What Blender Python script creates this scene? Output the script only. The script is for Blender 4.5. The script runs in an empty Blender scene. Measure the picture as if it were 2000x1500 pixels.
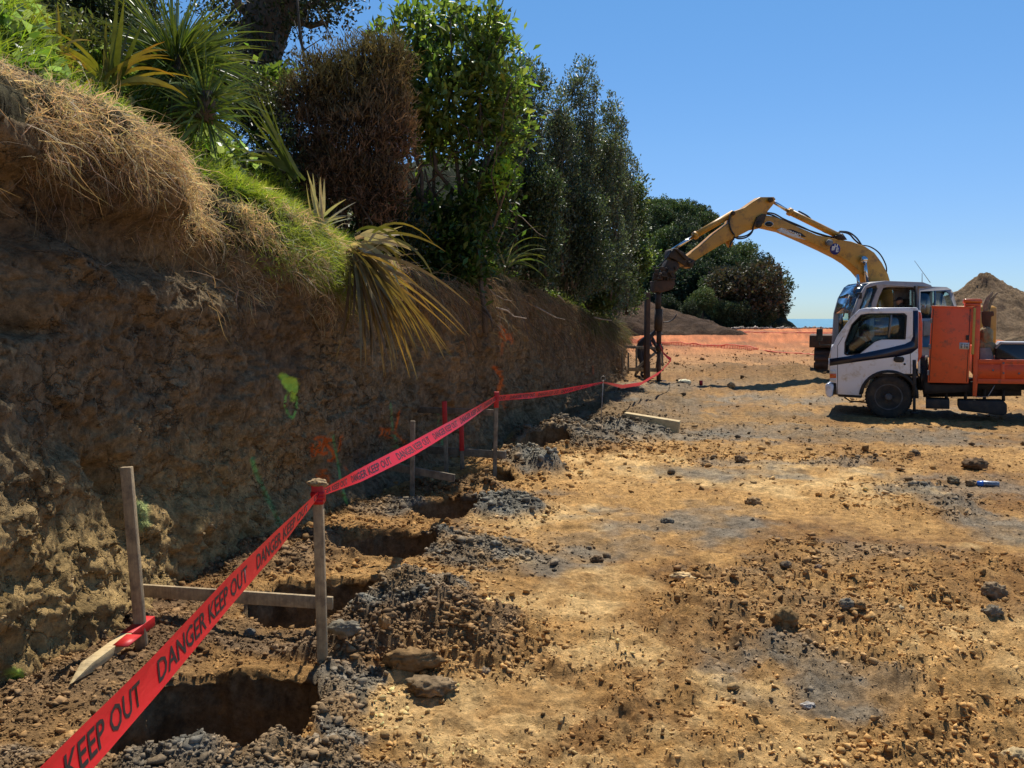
import bpy, math, random
import numpy as np
from mathutils import Vector, Matrix, geometry
R = math.radians
rng = np.random.default_rng(7)
random.seed(7)
scn = bpy.context.scene
col = scn.collection

# ------------------------------------------------------------ camera, sky, sun, exposure
CAM_H = 1.75
F = 1650.0
PITCH = math.atan(128 / F)
cam_data = bpy.data.cameras.new('camera')
cam_data.sensor_width = 36
cam_data.lens = 36 * F / 2000
cam_data.clip_start = 0.05
cam_data.clip_end = 30000
cam = bpy.data.objects.new('camera', cam_data)
col.objects.link(cam)
cam.location = (0, 0, CAM_H)
cam.rotation_euler = (math.pi / 2 - PITCH, 0, 0)
scn.camera = cam

SUN = Vector((0.12, 0.475, 0.875)).normalized()
w = bpy.data.worlds.new('World')
scn.world = w
w.use_nodes = True
nt = w.node_tree
nt.nodes.clear()
wo = nt.nodes.new('ShaderNodeOutputWorld')
bg = nt.nodes.new('ShaderNodeBackground')
sky = nt.nodes.new('ShaderNodeTexSky')
sky.sky_type = 'NISHITA'
sky.sun_disc = False
sky.sun_elevation = math.asin(SUN.z)
sky.sun_rotation = math.atan2(SUN.x, SUN.y)
sky.altitude = 0
sky.air_density = 1.0
sky.dust_density = 0.0
sky.ozone_density = 1.6
bg.inputs['Strength'].default_value = 0.090
hs = nt.nodes.new('ShaderNodeHueSaturation'); hs.inputs['Saturation'].default_value = 1.3; hs.inputs['Value'].default_value = 1.0
nt.links.new(sky.outputs[0], hs.inputs['Color']); tcw = nt.nodes.new('ShaderNodeTexCoord'); sxyz = nt.nodes.new('ShaderNodeSeparateXYZ'); rmp = nt.nodes.new('ShaderNodeValToRGB'); mlt = nt.nodes.new('ShaderNodeMix')
mlt.data_type = 'RGBA'; mlt.blend_type = 'MULTIPLY'; mlt.inputs[0].default_value = 1
nt.links.new(tcw.outputs['Generated'], sxyz.inputs[0]); nt.links.new(sxyz.outputs[2], rmp.inputs[0])
el = rmp.color_ramp.elements
el[0].position = 0.0; el[0].color = (.50, .72, 1.25, 1); el[1].position = .36; el[1].color = (1.25, 1.16, 1.14, 1)
for ps_, cc_ in ((.08, (.62, .74, 1.05, 1)), (.19, (.93, .95, 1.08, 1))):
    e_ = el.new(ps_); e_.color = cc_
nt.links.new(hs.outputs[0], mlt.inputs[6]); nt.links.new(rmp.outputs[0], mlt.inputs[7]); nt.links.new(mlt.outputs[2], bg.inputs[0])
nt.links.new(bg.outputs[0], wo.inputs[0])
sl = bpy.data.lights.new('sun', 'SUN')
sl.energy = 5.0
sl.angle = R(0.53)
sl.color = (1.0, 0.94, 0.84)
so = bpy.data.objects.new('sun', sl)
col.objects.link(so)
so.rotation_euler = SUN.to_track_quat('Z', 'Y').to_euler()
scn.view_settings.view_transform = 'Standard'
scn.view_settings.look = 'None'
scn.view_settings.exposure = 0.27
scn.view_settings.gamma = 1.0
scn.view_settings.use_curve_mapping = False
try:
    scn.cycles.max_bounces = 8
    scn.cycles.transparent_max_bounces = 12
    scn.cycles.use_denoising = True
except Exception:
    pass

# ------------------------------------------------------------ survey helpers: photo bearings to site coordinates
def ray(px, py):
    a = (px - 1000) / F; b = (750 - py) / F
    return Vector((a, math.cos(PITCH) + b * math.sin(PITCH), -math.sin(PITCH) + b * math.cos(PITCH)))
def P(px, py, Y):
    d = ray(px, py)
    t = Y / d.y
    return Vector((d.x * t, Y, CAM_H + d.z * t))
def G(px, py, z=0.0):
    d = ray(px, py)
    t = (z - CAM_H) / d.z
    return Vector((d.x * t, d.y * t, z))
class Plane:
    """a vertical plane through o with horizontal direction e; n points away from the camera"""
    def __init__(s, o, e):
        s.o = Vector((o[0], o[1], 0)); s.e = Vector((e[0], e[1], 0)).normalized()
        s.n = Vector((-s.e.y, s.e.x, 0))
        if s.n.y < 0: s.n = -s.n
    def uv(s, px, py, w=0.0):
        d = ray(px, py); c = Vector((0, 0, CAM_H))
        o = s.o + s.n * w
        t = (o - c).dot(s.n) / d.dot(s.n)
        p = c + d * t
        return ((p - o).dot(s.e), p.z)
    def at(s, u, z, w=0.0):
        return s.o + s.e * u + s.n * w + Vector((0, 0, z))
    def shift(s, w):
        return Plane(s.o + s.n * w, s.e)

# ------------------------------------------------------------ noise
def _hash(ix, iy, iz, seed):
    h = (ix.astype(np.int64) * 374761393 + iy.astype(np.int64) * 668265263 + iz.astype(np.int64) * 2147483647 + seed * 974711) & 0xffffffff
    h = ((h ^ (h >> 13)) * 1274126177) & 0xffffffff
    h = ((h ^ (h >> 16)) * 2246822519) & 0xffffffff
    return ((h ^ (h >> 15)) & 0xffffff) / float(0xffffff)
def vnoise(x, y, z=None, seed=0):
    x = np.asarray(x, float); y = np.asarray(y, float)
    ix = np.floor(x); iy = np.floor(y)
    fx = x - ix; fy = y - iy
    fx = fx * fx * fx * (fx * (fx * 6 - 15) + 10); fy = fy * fy * fy * (fy * (fy * 6 - 15) + 10)
    if z is None:
        zz = np.zeros_like(ix)
        a = _hash(ix, iy, zz, seed); b = _hash(ix + 1, iy, zz, seed)
        c = _hash(ix, iy + 1, zz, seed); d = _hash(ix + 1, iy + 1, zz, seed)
        return ((a * (1 - fx) + b * fx) * (1 - fy) + (c * (1 - fx) + d * fx) * fy) * 2 - 1
    z = np.asarray(z, float)
    iz = np.floor(z); fz = z - iz; fz = fz * fz * (3 - 2 * fz)
    r = 0
    for k, wk in ((0, 1 - fz), (1, fz)):
        a = _hash(ix, iy, iz + k, seed); b = _hash(ix + 1, iy, iz + k, seed)
        c = _hash(ix, iy + 1, iz + k, seed); d = _hash(ix + 1, iy + 1, iz + k, seed)
        r = r + wk * ((a * (1 - fx) + b * fx) * (1 - fy) + (c * (1 - fx) + d * fx) * fy)
    return r * 2 - 1
def fbm(x, y, z=None, oct=4, seed=0, gain=0.5):
    s = 0; a = 1; t = 0
    for i in range(oct):
        s = s + a * vnoise(x, y, z, seed + i * 17); t += a; a *= gain
        c, q = math.cos(0.6), math.sin(0.6)
        x, y = (c * x - q * y) * 2.03 + 5.1, (q * x + c * y) * 2.03 - 3.7
        if z is not None: z = z * 2.03 + 1.3
    return s / t
def cells(x, y, seed=0):
    """rounded lumps: 1 at a lump centre, 0 at its rim; also a random value per lump"""
    ix = np.floor(x); iy = np.floor(y)
    best = np.full(np.shape(x), -1.0); rid = np.zeros(np.shape(x)); z0 = np.zeros_like(ix)
    for dx in (-1, 0, 1):
        for dy in (-1, 0, 1):
            cx = ix + dx; cy = iy + dy
            h1 = _hash(cx, cy, z0, seed); h2 = _hash(cx, cy, z0, seed + 1); h3 = _hash(cx, cy, z0, seed + 2)
            px = cx + 0.1 + 0.8 * h1; py = cy + 0.1 + 0.8 * h2
            r = 0.25 + 0.5 * h3 * h3
            v = (1 - ((x - px) ** 2 + (y - py) ** 2) / (r * r)) * r
            m = v > best
            best = np.where(m, v, best); rid = np.where(m, h1, rid)
    return np.clip(best, 0, None) ** .8 * 1.15, rid
def sstep(a, b, x):
    t = np.clip((x - a) / (b - a), 0, 1)
    return t * t * (3 - 2 * t)

# ------------------------------------------------------------ mesh building
class MB:
    def __init__(s):
        s.V = []; s.Fc = []; s.C = []; s.n = 0
    def add(s, V, Fs, C=None):
        V = np.asarray(V, float).reshape(-1, 3)
        if isinstance(Fs, np.ndarray): Fs = [Fs]
        elif Fs and not isinstance(Fs[0], np.ndarray):
            d = {}
            for f in Fs: d.setdefault(len(f), []).append(f)
            Fs = [np.array(v) for v in d.values()]
        for f in Fs:
            if len(f): s.Fc.append(f + s.n)
        s.V.append(V)
        if C is None: C = np.ones((len(V), 3))
        C = np.asarray(C, float)
        if C.ndim == 1: C = np.tile(C, (len(V), 1))
        s.C.append(C)
        s.n += len(V)
        return s
    def box(s, c, size, ax=None):
        """box centred at c; ax = three axis vectors"""
        c = Vector(c)
        if ax is None: ax = (Vector((1, 0, 0)), Vector((0, 1, 0)), Vector((0, 0, 1)))
        v = []
        for i in (-.5, .5):
            for j in (-.5, .5):
                for k in (-.5, .5):
                    v.append(c + ax[0] * size[0] * i + ax[1] * size[1] * j + ax[2] * size[2] * k)
        return s.add(v, [(0, 1, 3, 2), (4, 6, 7, 5), (0, 4, 5, 1), (2, 3, 7, 6), (0, 2, 6, 4), (1, 5, 7, 3)])
    def bar(s, p0, p1, wd, dp, up=(0, 0, 1)):
        p0 = Vector(p0); p1 = Vector(p1); d = (p1 - p0); L = d.length; d.normalize()
        up = Vector(up)
        if abs(d.dot(up)) > 0.98: up = Vector((0, 1, 0))
        sd = d.cross(up).normalized(); u2 = sd.cross(d).normalized()
        return s.box((p0 + p1) / 2, (L, wd, dp), (d, sd, u2))
    def tube(s, pts, rad, n=8, cap=True, col=None):
        pts = np.array([tuple(p) for p in pts], float)
        m = len(pts)
        rad = np.broadcast_to(np.asarray(rad, float), (m,))
        T = np.gradient(pts, axis=0); T /= np.linalg.norm(T, axis=1)[:, None] + 1e-9
        ref = np.array([0, 0, 1.0]) if abs(T[0, 2]) < 0.9 else np.array([1.0, 0, 0])
        A = np.zeros_like(T); a = np.cross(T[0], ref); a /= np.linalg.norm(a); A[0] = a
        for i in range(1, m):
            a = a - T[i] * a.dot(T[i]); a /= np.linalg.norm(a) + 1e-9; A[i] = a
        B = np.cross(T, A)
        th = np.linspace(0, 2 * np.pi, n, endpoint=False)
        V = pts[:, None, :] + rad[:, None, None] * (np.cos(th)[None, :, None] * A[:, None, :] + np.sin(th)[None, :, None] * B[:, None, :])
        i = np.arange(m - 1)[:, None] * n; j = np.arange(n)[None, :]; k = (j + 1) % n
        Q = np.stack([i + j, i + k, i + n + k, i + n + j], -1).reshape(-1, 4)
        Fs = [Q]
        if cap: Fs.append(np.array([list(range(n))[::-1]])); Fs.append(np.array([list(range((m - 1) * n, m * n))]))
        return s.add(V.reshape(-1, 3), Fs, col)
    def cyl(s, p0, p1, r0, r1=None, n=14):
        return s.tube([p0, p1], [r0, r0 if r1 is None else r1], n)
    def lathe(s, o, ax, prof, n=28):
        """prof: list of (distance along ax, radius)"""
        o = np.array(o, float); ax = Vector(ax).normalized()
        a = ax.orthogonal().normalized(); b = ax.cross(a)
        a = np.array(a); b = np.array(b); axn = np.array(ax)
        th = np.linspace(0, 2 * np.pi, n, endpoint=False)
        V = []
        for d, r in prof:
            V.append(o + axn * d + r * (np.cos(th)[:, None] * a + np.sin(th)[:, None] * b))
        m = len(prof); V = np.concatenate(V)
        i = np.arange(m - 1)[:, None] * n; j = np.arange(n)[None, :]; k = (j + 1) % n
        Q = np.stack([i + j, i + k, i + n + k, i + n + j], -1).reshape(-1, 4)
        return s.add(V, [Q, np.array([list(range(n))[::-1]]), np.array([list(range((m - 1) * n, m * n))])])
    def prism(s, pl, outer, holes, w0, w1):
        """polygon (u,z) with holes on Plane pl, extruded from w0 to w1"""
        loops = [outer] + list(holes or [])
        tri = geometry.tessellate_polygon([[Vector((u, z, 0)) for u, z in lp] for lp in loops])
        flat = [p for lp in loops for p in lp]; n = len(flat)
        V = [pl.at(u, z, w0) for u, z in flat] + [pl.at(u, z, w1) for u, z in flat]
        Fs = [tuple(t) for t in tri] + [tuple(i + n for i in reversed(t)) for t in tri]
        b = 0
        for lp in loops:
            m = len(lp)
            for i in range(m):
                j = (i + 1) % m
                Fs.append((b + i, b + j, b + j + n, b + i + n))
            b += m
        return s.add(V, Fs)
    def each(s, name, mat, parent=None, **k):
        out = []
        j = 0
        # one object per added primitive
        starts = np.cumsum([0] + [len(v) for v in s.V])
        for i in range(len(s.V)):
            m = MB(); fs = [f - starts[i] for f in s.Fc if f.min() >= starts[i] and f.max() < starts[i + 1]]
            m.add(s.V[i], fs, s.C[i]); out.append(m.build(name, mat, parent, **k))
        return out
    def build(s, name, mat, parent=None, org=(0, 0, 0), smooth=False, bevel=0, recalc=True):
        V = np.concatenate(s.V); C = np.concatenate(s.C)
        if parent is not None: o3 = np.array(parent['_org'])
        else: o3 = np.array(tuple(org), float)
        V = V - o3
        me = bpy.data.meshes.new(name)
        me.vertices.add(len(V)); me.vertices.foreach_set('co', V.astype(np.float32).ravel())
        lt = np.concatenate([np.full(len(f), f.shape[1]) for f in s.Fc])
        lv = np.concatenate([f.ravel() for f in s.Fc])
        me.loops.add(len(lv)); me.loops.foreach_set('vertex_index', lv.astype(np.int32))
        me.polygons.add(len(lt))
        me.polygons.foreach_set('loop_start', np.concatenate([[0], np.cumsum(lt)[:-1]]).astype(np.int32))
        me.polygons.foreach_set('loop_total', lt.astype(np.int32))
        me.update(calc_edges=True)
        if smooth: me.polygons.foreach_set('use_smooth', np.ones(len(lt), bool))
        ca = me.attributes.new('Col', 'FLOAT_COLOR', 'POINT')
        ca.data.foreach_set('color', np.concatenate([C, np.ones((len(C), 1))], 1).astype(np.float32).ravel())
        me.materials.append(mat)
        me.validate()
        if recalc and len(V) < 20000:
            import bmesh
            bm = bmesh.new(); bm.from_mesh(me)
            bmesh.ops.recalc_face_normals(bm, faces=bm.faces)
            bm.to_mesh(me); bm.free()
        ob = bpy.data.objects.new(name, me)
        col.objects.link(ob)
        if parent is not None: ob.parent = parent
        else: ob.location = tuple(o3)
        ob['_org'] = tuple(float(v) for v in o3)
        if bevel:
            bv = ob.modifiers.new('bevel', 'BEVEL'); bv.width = bevel; bv.segments = 2
            bv.limit_method = 'ANGLE'; bv.angle_limit = R(35)
        return ob
def tag(o, label=None, cat=None, group=None, kind=None):
    if label: o['label'] = label
    if cat: o['category'] = cat
    if group: o['group'] = group
    if kind: o['kind'] = kind
    return o
def thing(name, label, cat, loc, group=None):
    o = bpy.data.objects.new(name, None); col.objects.link(o)
    o.empty_display_size = 0.2
    o.location = tuple(loc); o['_org'] = tuple(float(v) for v in loc)
    return tag(o, label, cat, group)

def blades(base, d0, L, W, nseg=4, grav=0.3, curl=0.25, side=None, rg=rng, taper=1.0, round_base=False):
    """curved strips; returns V, quads, index of blade per vertex, position along blade"""
    base = np.asarray(base, float); N = len(base)
    d = np.asarray(d0, float); d = d / (np.linalg.norm(d, axis=1)[:, None] + 1e-9)
    L = np.broadcast_to(np.asarray(L, float), (N,)); W = np.broadcast_to(np.asarray(W, float), (N,))
    gv = np.broadcast_to(np.asarray(grav, float), (N,))
    if side is None: side = rg.normal(size=(N, 3))
    p = base.copy(); out = []
    cd = rg.normal(size=(N, 3)) * curl
    for i in range(nseg + 1):
        t = i / nseg
        sd = np.cross(d, side); sd /= np.linalg.norm(sd, axis=1)[:, None] + 1e-9
        wf = (1 - t ** 1.6) ** 0.8 * taper + (1 - taper)
        if round_base: wf = wf * (0.45 + 0.55 * min(1, t * 4))
        if i == nseg: wf = 0.06 * (1 if taper == 1 else 3)
        out.append(np.stack([p - sd * (W * wf / 2)[:, None], p + sd * (W * wf / 2)[:, None]], 1))
        d = d + cd / nseg * 2 + np.array([0, 0, -1.0]) * (gv / nseg * 2)[:, None]
        if curl > 0.3: d = d + rg.normal(size=(N, 3)) * curl * 0.6
        d = d / (np.linalg.norm(d, axis=1)[:, None] + 1e-9)
        p = p + d * (L / nseg)[:, None]
    V = np.stack(out, 1)                     # N, nseg+1, 2, 3
    k = (np.arange(N) * (nseg + 1) * 2)[:, None]
    i = np.arange(nseg)[None, :] * 2
    Q = np.stack([k + i, k + i + 1, k + i + 3, k + i + 2], -1).reshape(-1, 4)
    bid = np.repeat(np.arange(N), (nseg + 1) * 2)
    tt = np.tile(np.repeat(np.linspace(0, 1, nseg + 1), 2), N)
    return V.reshape(-1, 3), Q, bid, tt
def leaves(pos, axis, L, W, rg=rng, fold=0.25):
    """diamond leaves folded on the midrib: 2 quads' worth of outline, 2 triangles each"""
    pos = np.asarray(pos, float); N = len(pos)
    a = np.asarray(axis, float); a = a / (np.linalg.norm(a, axis=1)[:, None] + 1e-9)
    up = rg.normal(size=(N, 3)) * 0.6 + np.array([0, 0, 1.0])
    sd = np.cross(a, up); sd /= np.linalg.norm(sd, axis=1)[:, None] + 1e-9
    nn = np.cross(sd, a)
    L = np.broadcast_to(np.asarray(L, float), (N,))[:, None]; W = np.broadcast_to(np.asarray(W, float), (N,))[:, None]
    v0 = pos; v2 = pos + a * L
    m = pos + a * L * 0.5
    v1 = m - sd * W / 2 + nn * W * fold; v3 = m + sd * W / 2 + nn * W * fold
    V = np.stack([v0, v1, v2, v3], 1).reshape(-1, 3)
    k = np.arange(N)[:, None] * 4
    T = np.concatenate([k + np.array([[0, 1, 2]]), k + np.array([[0, 2, 3]])])
    return V, T, np.repeat(np.arange(N), 4)

# ------------------------------------------------------------ materials
def newmat(name):
    m = bpy.data.materials.new(name); m.use_nodes = True
    nt = m.node_tree; b = nt.nodes['Principled BSDF']
    return m, nt, b
def N_(nt, t, **kw):
    n = nt.nodes.new(t)
    for k, v in kw.items(): setattr(n, k, v)
    return n
def tex_noise(nt, scale, detail=6, rough=0.6, vec=None, stretch=None):
    tc = N_(nt, 'ShaderNodeNewGeometry')
    src = tc.outputs['Position']
    if stretch:
        mp = N_(nt, 'ShaderNodeMapping'); mp.inputs['Scale'].default_value = stretch
        nt.links.new(src, mp.inputs[0]); src = mp.outputs[0]
    n = N_(nt, 'ShaderNodeTexNoise'); n.inputs['Scale'].default_value = scale
    n.inputs['Detail'].default_value = detail; n.inputs['Roughness'].default_value = rough
    nt.links.new(src, n.inputs['Vector'])
    return n
def mat(name, c1, c2=None, scale=8, rough=0.6, bump=0.0, bscale=None, metal=0.0, dirt=None, dirt_amt=0.4, dscale=3, coat=0, stretch=None, spec=0.5):
    m, nt, b = newmat(name)
    b.inputs['Roughness'].default_value = rough
    b.inputs['Metallic'].default_value = metal
    b.inputs['Specular IOR Level'].default_value = spec
    if coat: b.inputs['Coat Weight'].default_value = coat; b.inputs['Coat Roughness'].default_value = 0.15
    c2 = c2 or tuple(v * 0.8 for v in c1)
    n = tex_noise(nt, scale, stretch=stretch)
    cr = N_(nt, 'ShaderNodeValToRGB')
    cr.color_ramp.elements[0].position = 0.35; cr.color_ramp.elements[1].position = 0.65
    cr.color_ramp.elements[0].color = (*c2, 1); cr.color_ramp.elements[1].color = (*c1, 1)
    nt.links.new(n.outputs['Fac'], cr.inputs[0])
    out = cr.outputs[0]
    if dirt:
        n2 = tex_noise(nt, dscale, 8, 0.7)
        r2 = N_(nt, 'ShaderNodeValToRGB')
        r2.color_ramp.elements[0].position = 0.62 - dirt_amt * 0.35; r2.color_ramp.elements[0].color = (0, 0, 0, 1)
        r2.color_ramp.elements[1].position = 0.72; r2.color_ramp.elements[1].color = (1, 1, 1, 1)
        nt.links.new(n2.outputs['Fac'], r2.inputs[0])
        mx = N_(nt, 'ShaderNodeMix', data_type='RGBA')
        nt.links.new(r2.outputs[0], mx.inputs[0]); nt.links.new(out, mx.inputs[6])
        mx.inputs[7].default_value = (*dirt, 1); out = mx.outputs[2]
    nt.links.new(out, b.inputs['Base Color'])
    if bump:
        n3 = tex_noise(nt, bscale or scale * 4, 8, 0.65, stretch=stretch)
        bp = N_(nt, 'ShaderNodeBump'); bp.inputs['Strength'].default_value = bump; bp.inputs['Distance'].default_value = 0.02
        nt.links.new(n3.outputs['Fac'], bp.inputs['Height']); nt.links.new(bp.outputs[0], b.inputs['Normal'])
    return m
def mat_soil(name, bump1=0.8, crack=0.0, fine=60, dist=0.012, mul=1.0, spec=0.15, crackscale=9):
    """earth: colour from the Col attribute, varied by noise; crumbly bump, optional cracks"""
    m, nt, b = newmat(name)
    b.inputs['Roughness'].default_value = 0.95
    b.inputs['Specular IOR Level'].default_value = spec
    at = N_(nt, 'ShaderNodeAttribute', attribute_name='Col')
    n1 = tex_noise(nt, 35, 8, 0.7)
    mr = N_(nt, 'ShaderNodeMapRange'); mr.inputs[1].default_value = 0.25; mr.inputs[2].default_value = 0.75
    mr.inputs[3].default_value = 0.62 * mul; mr.inputs[4].default_value = 1.35 * mul
    nt.links.new(n1.outputs['Fac'], mr.inputs[0])
    mx = N_(nt, 'ShaderNodeMix', data_type='RGBA', blend_type='MULTIPLY'); mx.inputs[0].default_value = 1
    nt.links.new(at.outputs['Color'], mx.inputs[6]); nt.links.new(mr.outputs[0], mx.inputs[7])
    nm = tex_noise(nt, 9 if name != 'far_earth' else 1.2, 9, 0.78)
    mr2 = N_(nt, 'ShaderNodeMapRange'); mr2.inputs[1].default_value = 0.38; mr2.inputs[2].default_value = 0.60
    mr2.inputs[3].default_value = 0.50; mr2.inputs[4].default_value = 1.12
    nt.links.new(nm.outputs['Fac'], mr2.inputs[0])
    mxb = N_(nt, 'ShaderNodeMix', data_type='RGBA', blend_type='MULTIPLY'); mxb.inputs[0].default_value = 1
    nt.links.new(mx.outputs[2], mxb.inputs[6]); nt.links.new(mr2.outputs[0], mxb.inputs[7])
    # paint on the earth (alpha below 1) keeps its own even colour
    inv = N_(nt, 'ShaderNodeMath', operation='SUBTRACT'); inv.inputs[0].default_value = 1.0; nt.links.new(at.outputs['Alpha'], inv.inputs[1])
    mxp = N_(nt, 'ShaderNodeMix', data_type='RGBA'); nt.links.new(inv.outputs[0], mxp.inputs[0])
    nt.links.new(mxb.outputs[2], mxp.inputs[6]); nt.links.new(at.outputs['Color'], mxp.inputs[7])
    out = mxp.outputs[2]
    n2 = tex_noise(nt, fine, 10, 0.75)
    h = n2.outputs['Fac']
    if crack:
        ge = N_(nt, 'ShaderNodeNewGeometry')
        nd = tex_noise(nt, 5, 5, 0.6)
        ad = N_(nt, 'ShaderNodeVectorMath', operation='MULTIPLY_ADD')
        ad.inputs[1].default_value = (0.35, 0.35, 0.35)
        nt.links.new(nd.outputs['Color'], ad.inputs[0]); nt.links.new(ge.outputs['Position'], ad.inputs[2])
        mp = N_(nt, 'ShaderNodeMapping'); mp.inputs['Scale'].default_value = (1, 0.8, 1.6)
        nt.links.new(ad.outputs[0], mp.inputs[0])
        vo = N_(nt, 'ShaderNodeTexVoronoi', feature='DISTANCE_TO_EDGE'); vo.inputs['Scale'].default_value = crackscale * 0.45
        nt.links.new(mp.outputs[0], vo.inputs['Vector'])
        c = N_(nt, 'ShaderNodeMapRange'); c.inputs[1].default_value = 0.0; c.inputs[2].default_value = 0.05
        nt.links.new(vo.outputs['Distance'], c.inputs[0])
        # cracks only where a slow noise lets them
        n5 = tex_noise(nt, 2.3, 4, 0.6)
        g = N_(nt, 'ShaderNodeMapRange'); g.inputs[1].default_value = 0.45; g.inputs[2].default_value = 0.6
        nt.links.new(n5.outputs['Fac'], g.inputs[0])
        mm = N_(nt, 'ShaderNodeMath', operation='MAXIMUM'); nt.links.new(c.outputs[0], mm.inputs[0])
        iv = N_(nt, 'ShaderNodeMath', operation='SUBTRACT'); iv.inputs[0].default_value = 1.0
        nt.links.new(g.outputs[0], iv.inputs[1]); nt.links.new(iv.outputs[0], mm.inputs[1])
        m2 = N_(nt, 'ShaderNodeMath', operation='MULTIPLY_ADD'); m2.inputs[1].default_value = crack
        nt.links.new(mm.outputs[0], m2.inputs[0]); nt.links.new(h, m2.inputs[2]); h = m2.outputs[0]
    bp = N_(nt, 'ShaderNodeBump'); bp.inputs['Strength'].default_value = bump1; bp.inputs['Distance'].default_value = dist
    nt.links.new(h, bp.inputs['Height']); nt.links.new(bp.outputs[0], b.inputs['Normal'])
    nt.links.new(out, b.inputs['Base Color'])
    return m
def mat_leaf(name, trans=0.35, rough=0.45, spec=0.4, tint=(1.15, 1.2, 0.5)):
    m, nt, b = newmat(name)
    at = N_(nt, 'ShaderNodeAttribute', attribute_name='Col')
    n1 = tex_noise(nt, 14, 3, 0.6)
    mr = N_(nt, 'ShaderNodeMapRange'); mr.inputs[1].default_value = 0.3; mr.inputs[2].default_value = 0.7
    mr.inputs[3].default_value = 0.75; mr.inputs[4].default_value = 1.25
    nt.links.new(n1.outputs['Fac'], mr.inputs[0])
    mx = N_(nt, 'ShaderNodeMix', data_type='RGBA', blend_type='MULTIPLY'); mx.inputs[0].default_value = 1
    nt.links.new(at.outputs['Color'], mx.inputs[6]); nt.links.new(mr.outputs[0], mx.inputs[7])
    nt.links.new(mx.outputs[2], b.inputs['Base Color'])
    b.inputs['Roughness'].default_value = rough; b.inputs['Specular IOR Level'].default_value = spec
    tr = N_(nt, 'ShaderNodeBsdfTranslucent')
    m2 = N_(nt, 'ShaderNodeMix', data_type='RGBA', blend_type='MULTIPLY'); m2.inputs[0].default_value = 1
    nt.links.new(mx.outputs[2], m2.inputs[6]); m2.inputs[7].default_value = (*tint, 1)
    nt.links.new(m2.outputs[2], tr.inputs[0])
    ms = N_(nt, 'ShaderNodeMixShader'); ms.inputs[0].default_value = trans
    out = nt.nodes['Material Output']
    nt.links.new(b.outputs[0], ms.inputs[1]); nt.links.new(tr.outputs[0], ms.inputs[2]); nt.links.new(ms.outputs[0], out.inputs[0])
    return m
def mat_glass(name, tint=(0.75, 0.85, 0.85), alpha=0.35):
    m, nt, b = newmat(name)
    n = tex_noise(nt, 4, 6, 0.7)
    mr = N_(nt, 'ShaderNodeMapRange'); mr.inputs[3].default_value = 0.04; mr.inputs[4].default_value = 0.16
    nt.links.new(n.outputs['Fac'], mr.inputs[0])
    gl = N_(nt, 'ShaderNodeBsdfGlossy'); nt.links.new(mr.outputs[0], gl.inputs['Roughness'])
    gl.inputs['Color'].default_value = (0.9, 0.95, 1, 1)
    tr = N_(nt, 'ShaderNodeBsdfTransparent'); tr.inputs[0].default_value = (*tint, 1)
    fr = N_(nt, 'ShaderNodeFresnel'); fr.inputs[0].default_value = 1.5
    ad = N_(nt, 'ShaderNodeMath', operation='MULTIPLY_ADD'); ad.inputs[1].default_value = 1.2; ad.inputs[2].default_value = alpha * 0.2
    nt.links.new(fr.outputs[0], ad.inputs[0])
    ms = N_(nt, 'ShaderNodeMixShader'); nt.links.new(ad.outputs[0], ms.inputs[0])
    nt.links.new(tr.outputs[0], ms.inputs[1]); nt.links.new(gl.outputs[0], ms.inputs[2])
    nt.links.new(ms.outputs[0], nt.nodes['Material Output'].inputs[0])
    return m

M = dict(
    soil=mat_soil('ground_clay', 1.0, 0, 30, 0.035, mul=1.32),
    bank=mat_soil('bank_clay', 1.0, 1.6, 30, 0.035, crackscale=11),
    clod=mat_soil('clod_earth', 0.6, 0, 70, 0.008, mul=1.2),
    farsoil=mat_soil('far_earth', 1.0, 0, 3.5, 0.5),
    wood=mat('sawn_wood', (0.52, 0.39, 0.22), (0.36, 0.26, 0.14), 12, 0.85, 0.3, 60, stretch=(6, 6, 0.7), dirt=(0.16, 0.12, 0.08), dirt_amt=0.5, dscale=14),
    greywood=mat('weathered_wood', (0.40, 0.33, 0.23), (0.27, 0.22, 0.15), 14, 0.9, 0.3, 60, stretch=(8, 8, 0.6), dirt=(0.12, 0.09, 0.06), dirt_amt=0.7, dscale=10),
    palewood=mat('fresh_pine', (0.62, 0.47, 0.24), (0.50, 0.36, 0.17), 14, 0.8, 0.25, 70, stretch=(1, 6, 6), dirt=(0.25, 0.18, 0.1), dirt_amt=0.3, dscale=12),
    redpaint=mat('red_marker_paint', (0.62, 0.02, 0.02), (0.48, 0.015, 0.015), 30, 0.5, 0.1),
    leaf=mat_leaf('broad_leaf', 0.45, 0.42, 0.4),
    darkleaf=mat_leaf('small_dark_leaf', 0.32, 0.42, 0.45, (1.1, 1.15, 0.6)),
    twig=mat_leaf('brown_twig', 0.2, 0.8, 0.1, (1.1, 1.0, 0.7)),
    grass=mat_leaf('grass_blade', 0.5, 0.5, 0.3, (1.2, 1.2, 0.45)),
    straw=mat_leaf('dry_straw', 0.45, 0.7, 0.2, (1.15, 1.0, 0.7)),
    flax=mat_leaf('flax_leaf', 0.3, 0.4, 0.5, (1.2, 1.05, 0.4)),
    bark=mat('bark', (0.16, 0.12, 0.08), (0.08, 0.06, 0.045), 12, 0.95, 0.8, 30, stretch=(3, 3, 0.6)),
    farleaf=mat_leaf('far_foliage', 0.15, 0.6, 0.2, (1.1, 1.15, 0.6)),
)

# ------------------------------------------------------------ site survey data
# auger holes: centre x, y, radius x, radius y
PITS = [(-1.30, 3.52, .47, .52), (-1.20, 5.06, .47, .46), (-.98, 6.34, .41, .40), (-.62, 7.62, .36, .37),
        (-.36, 9.0, .38, .38), (.42, 11.35, .36, .38), (.95, 13.0, .33, .3)]
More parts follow.
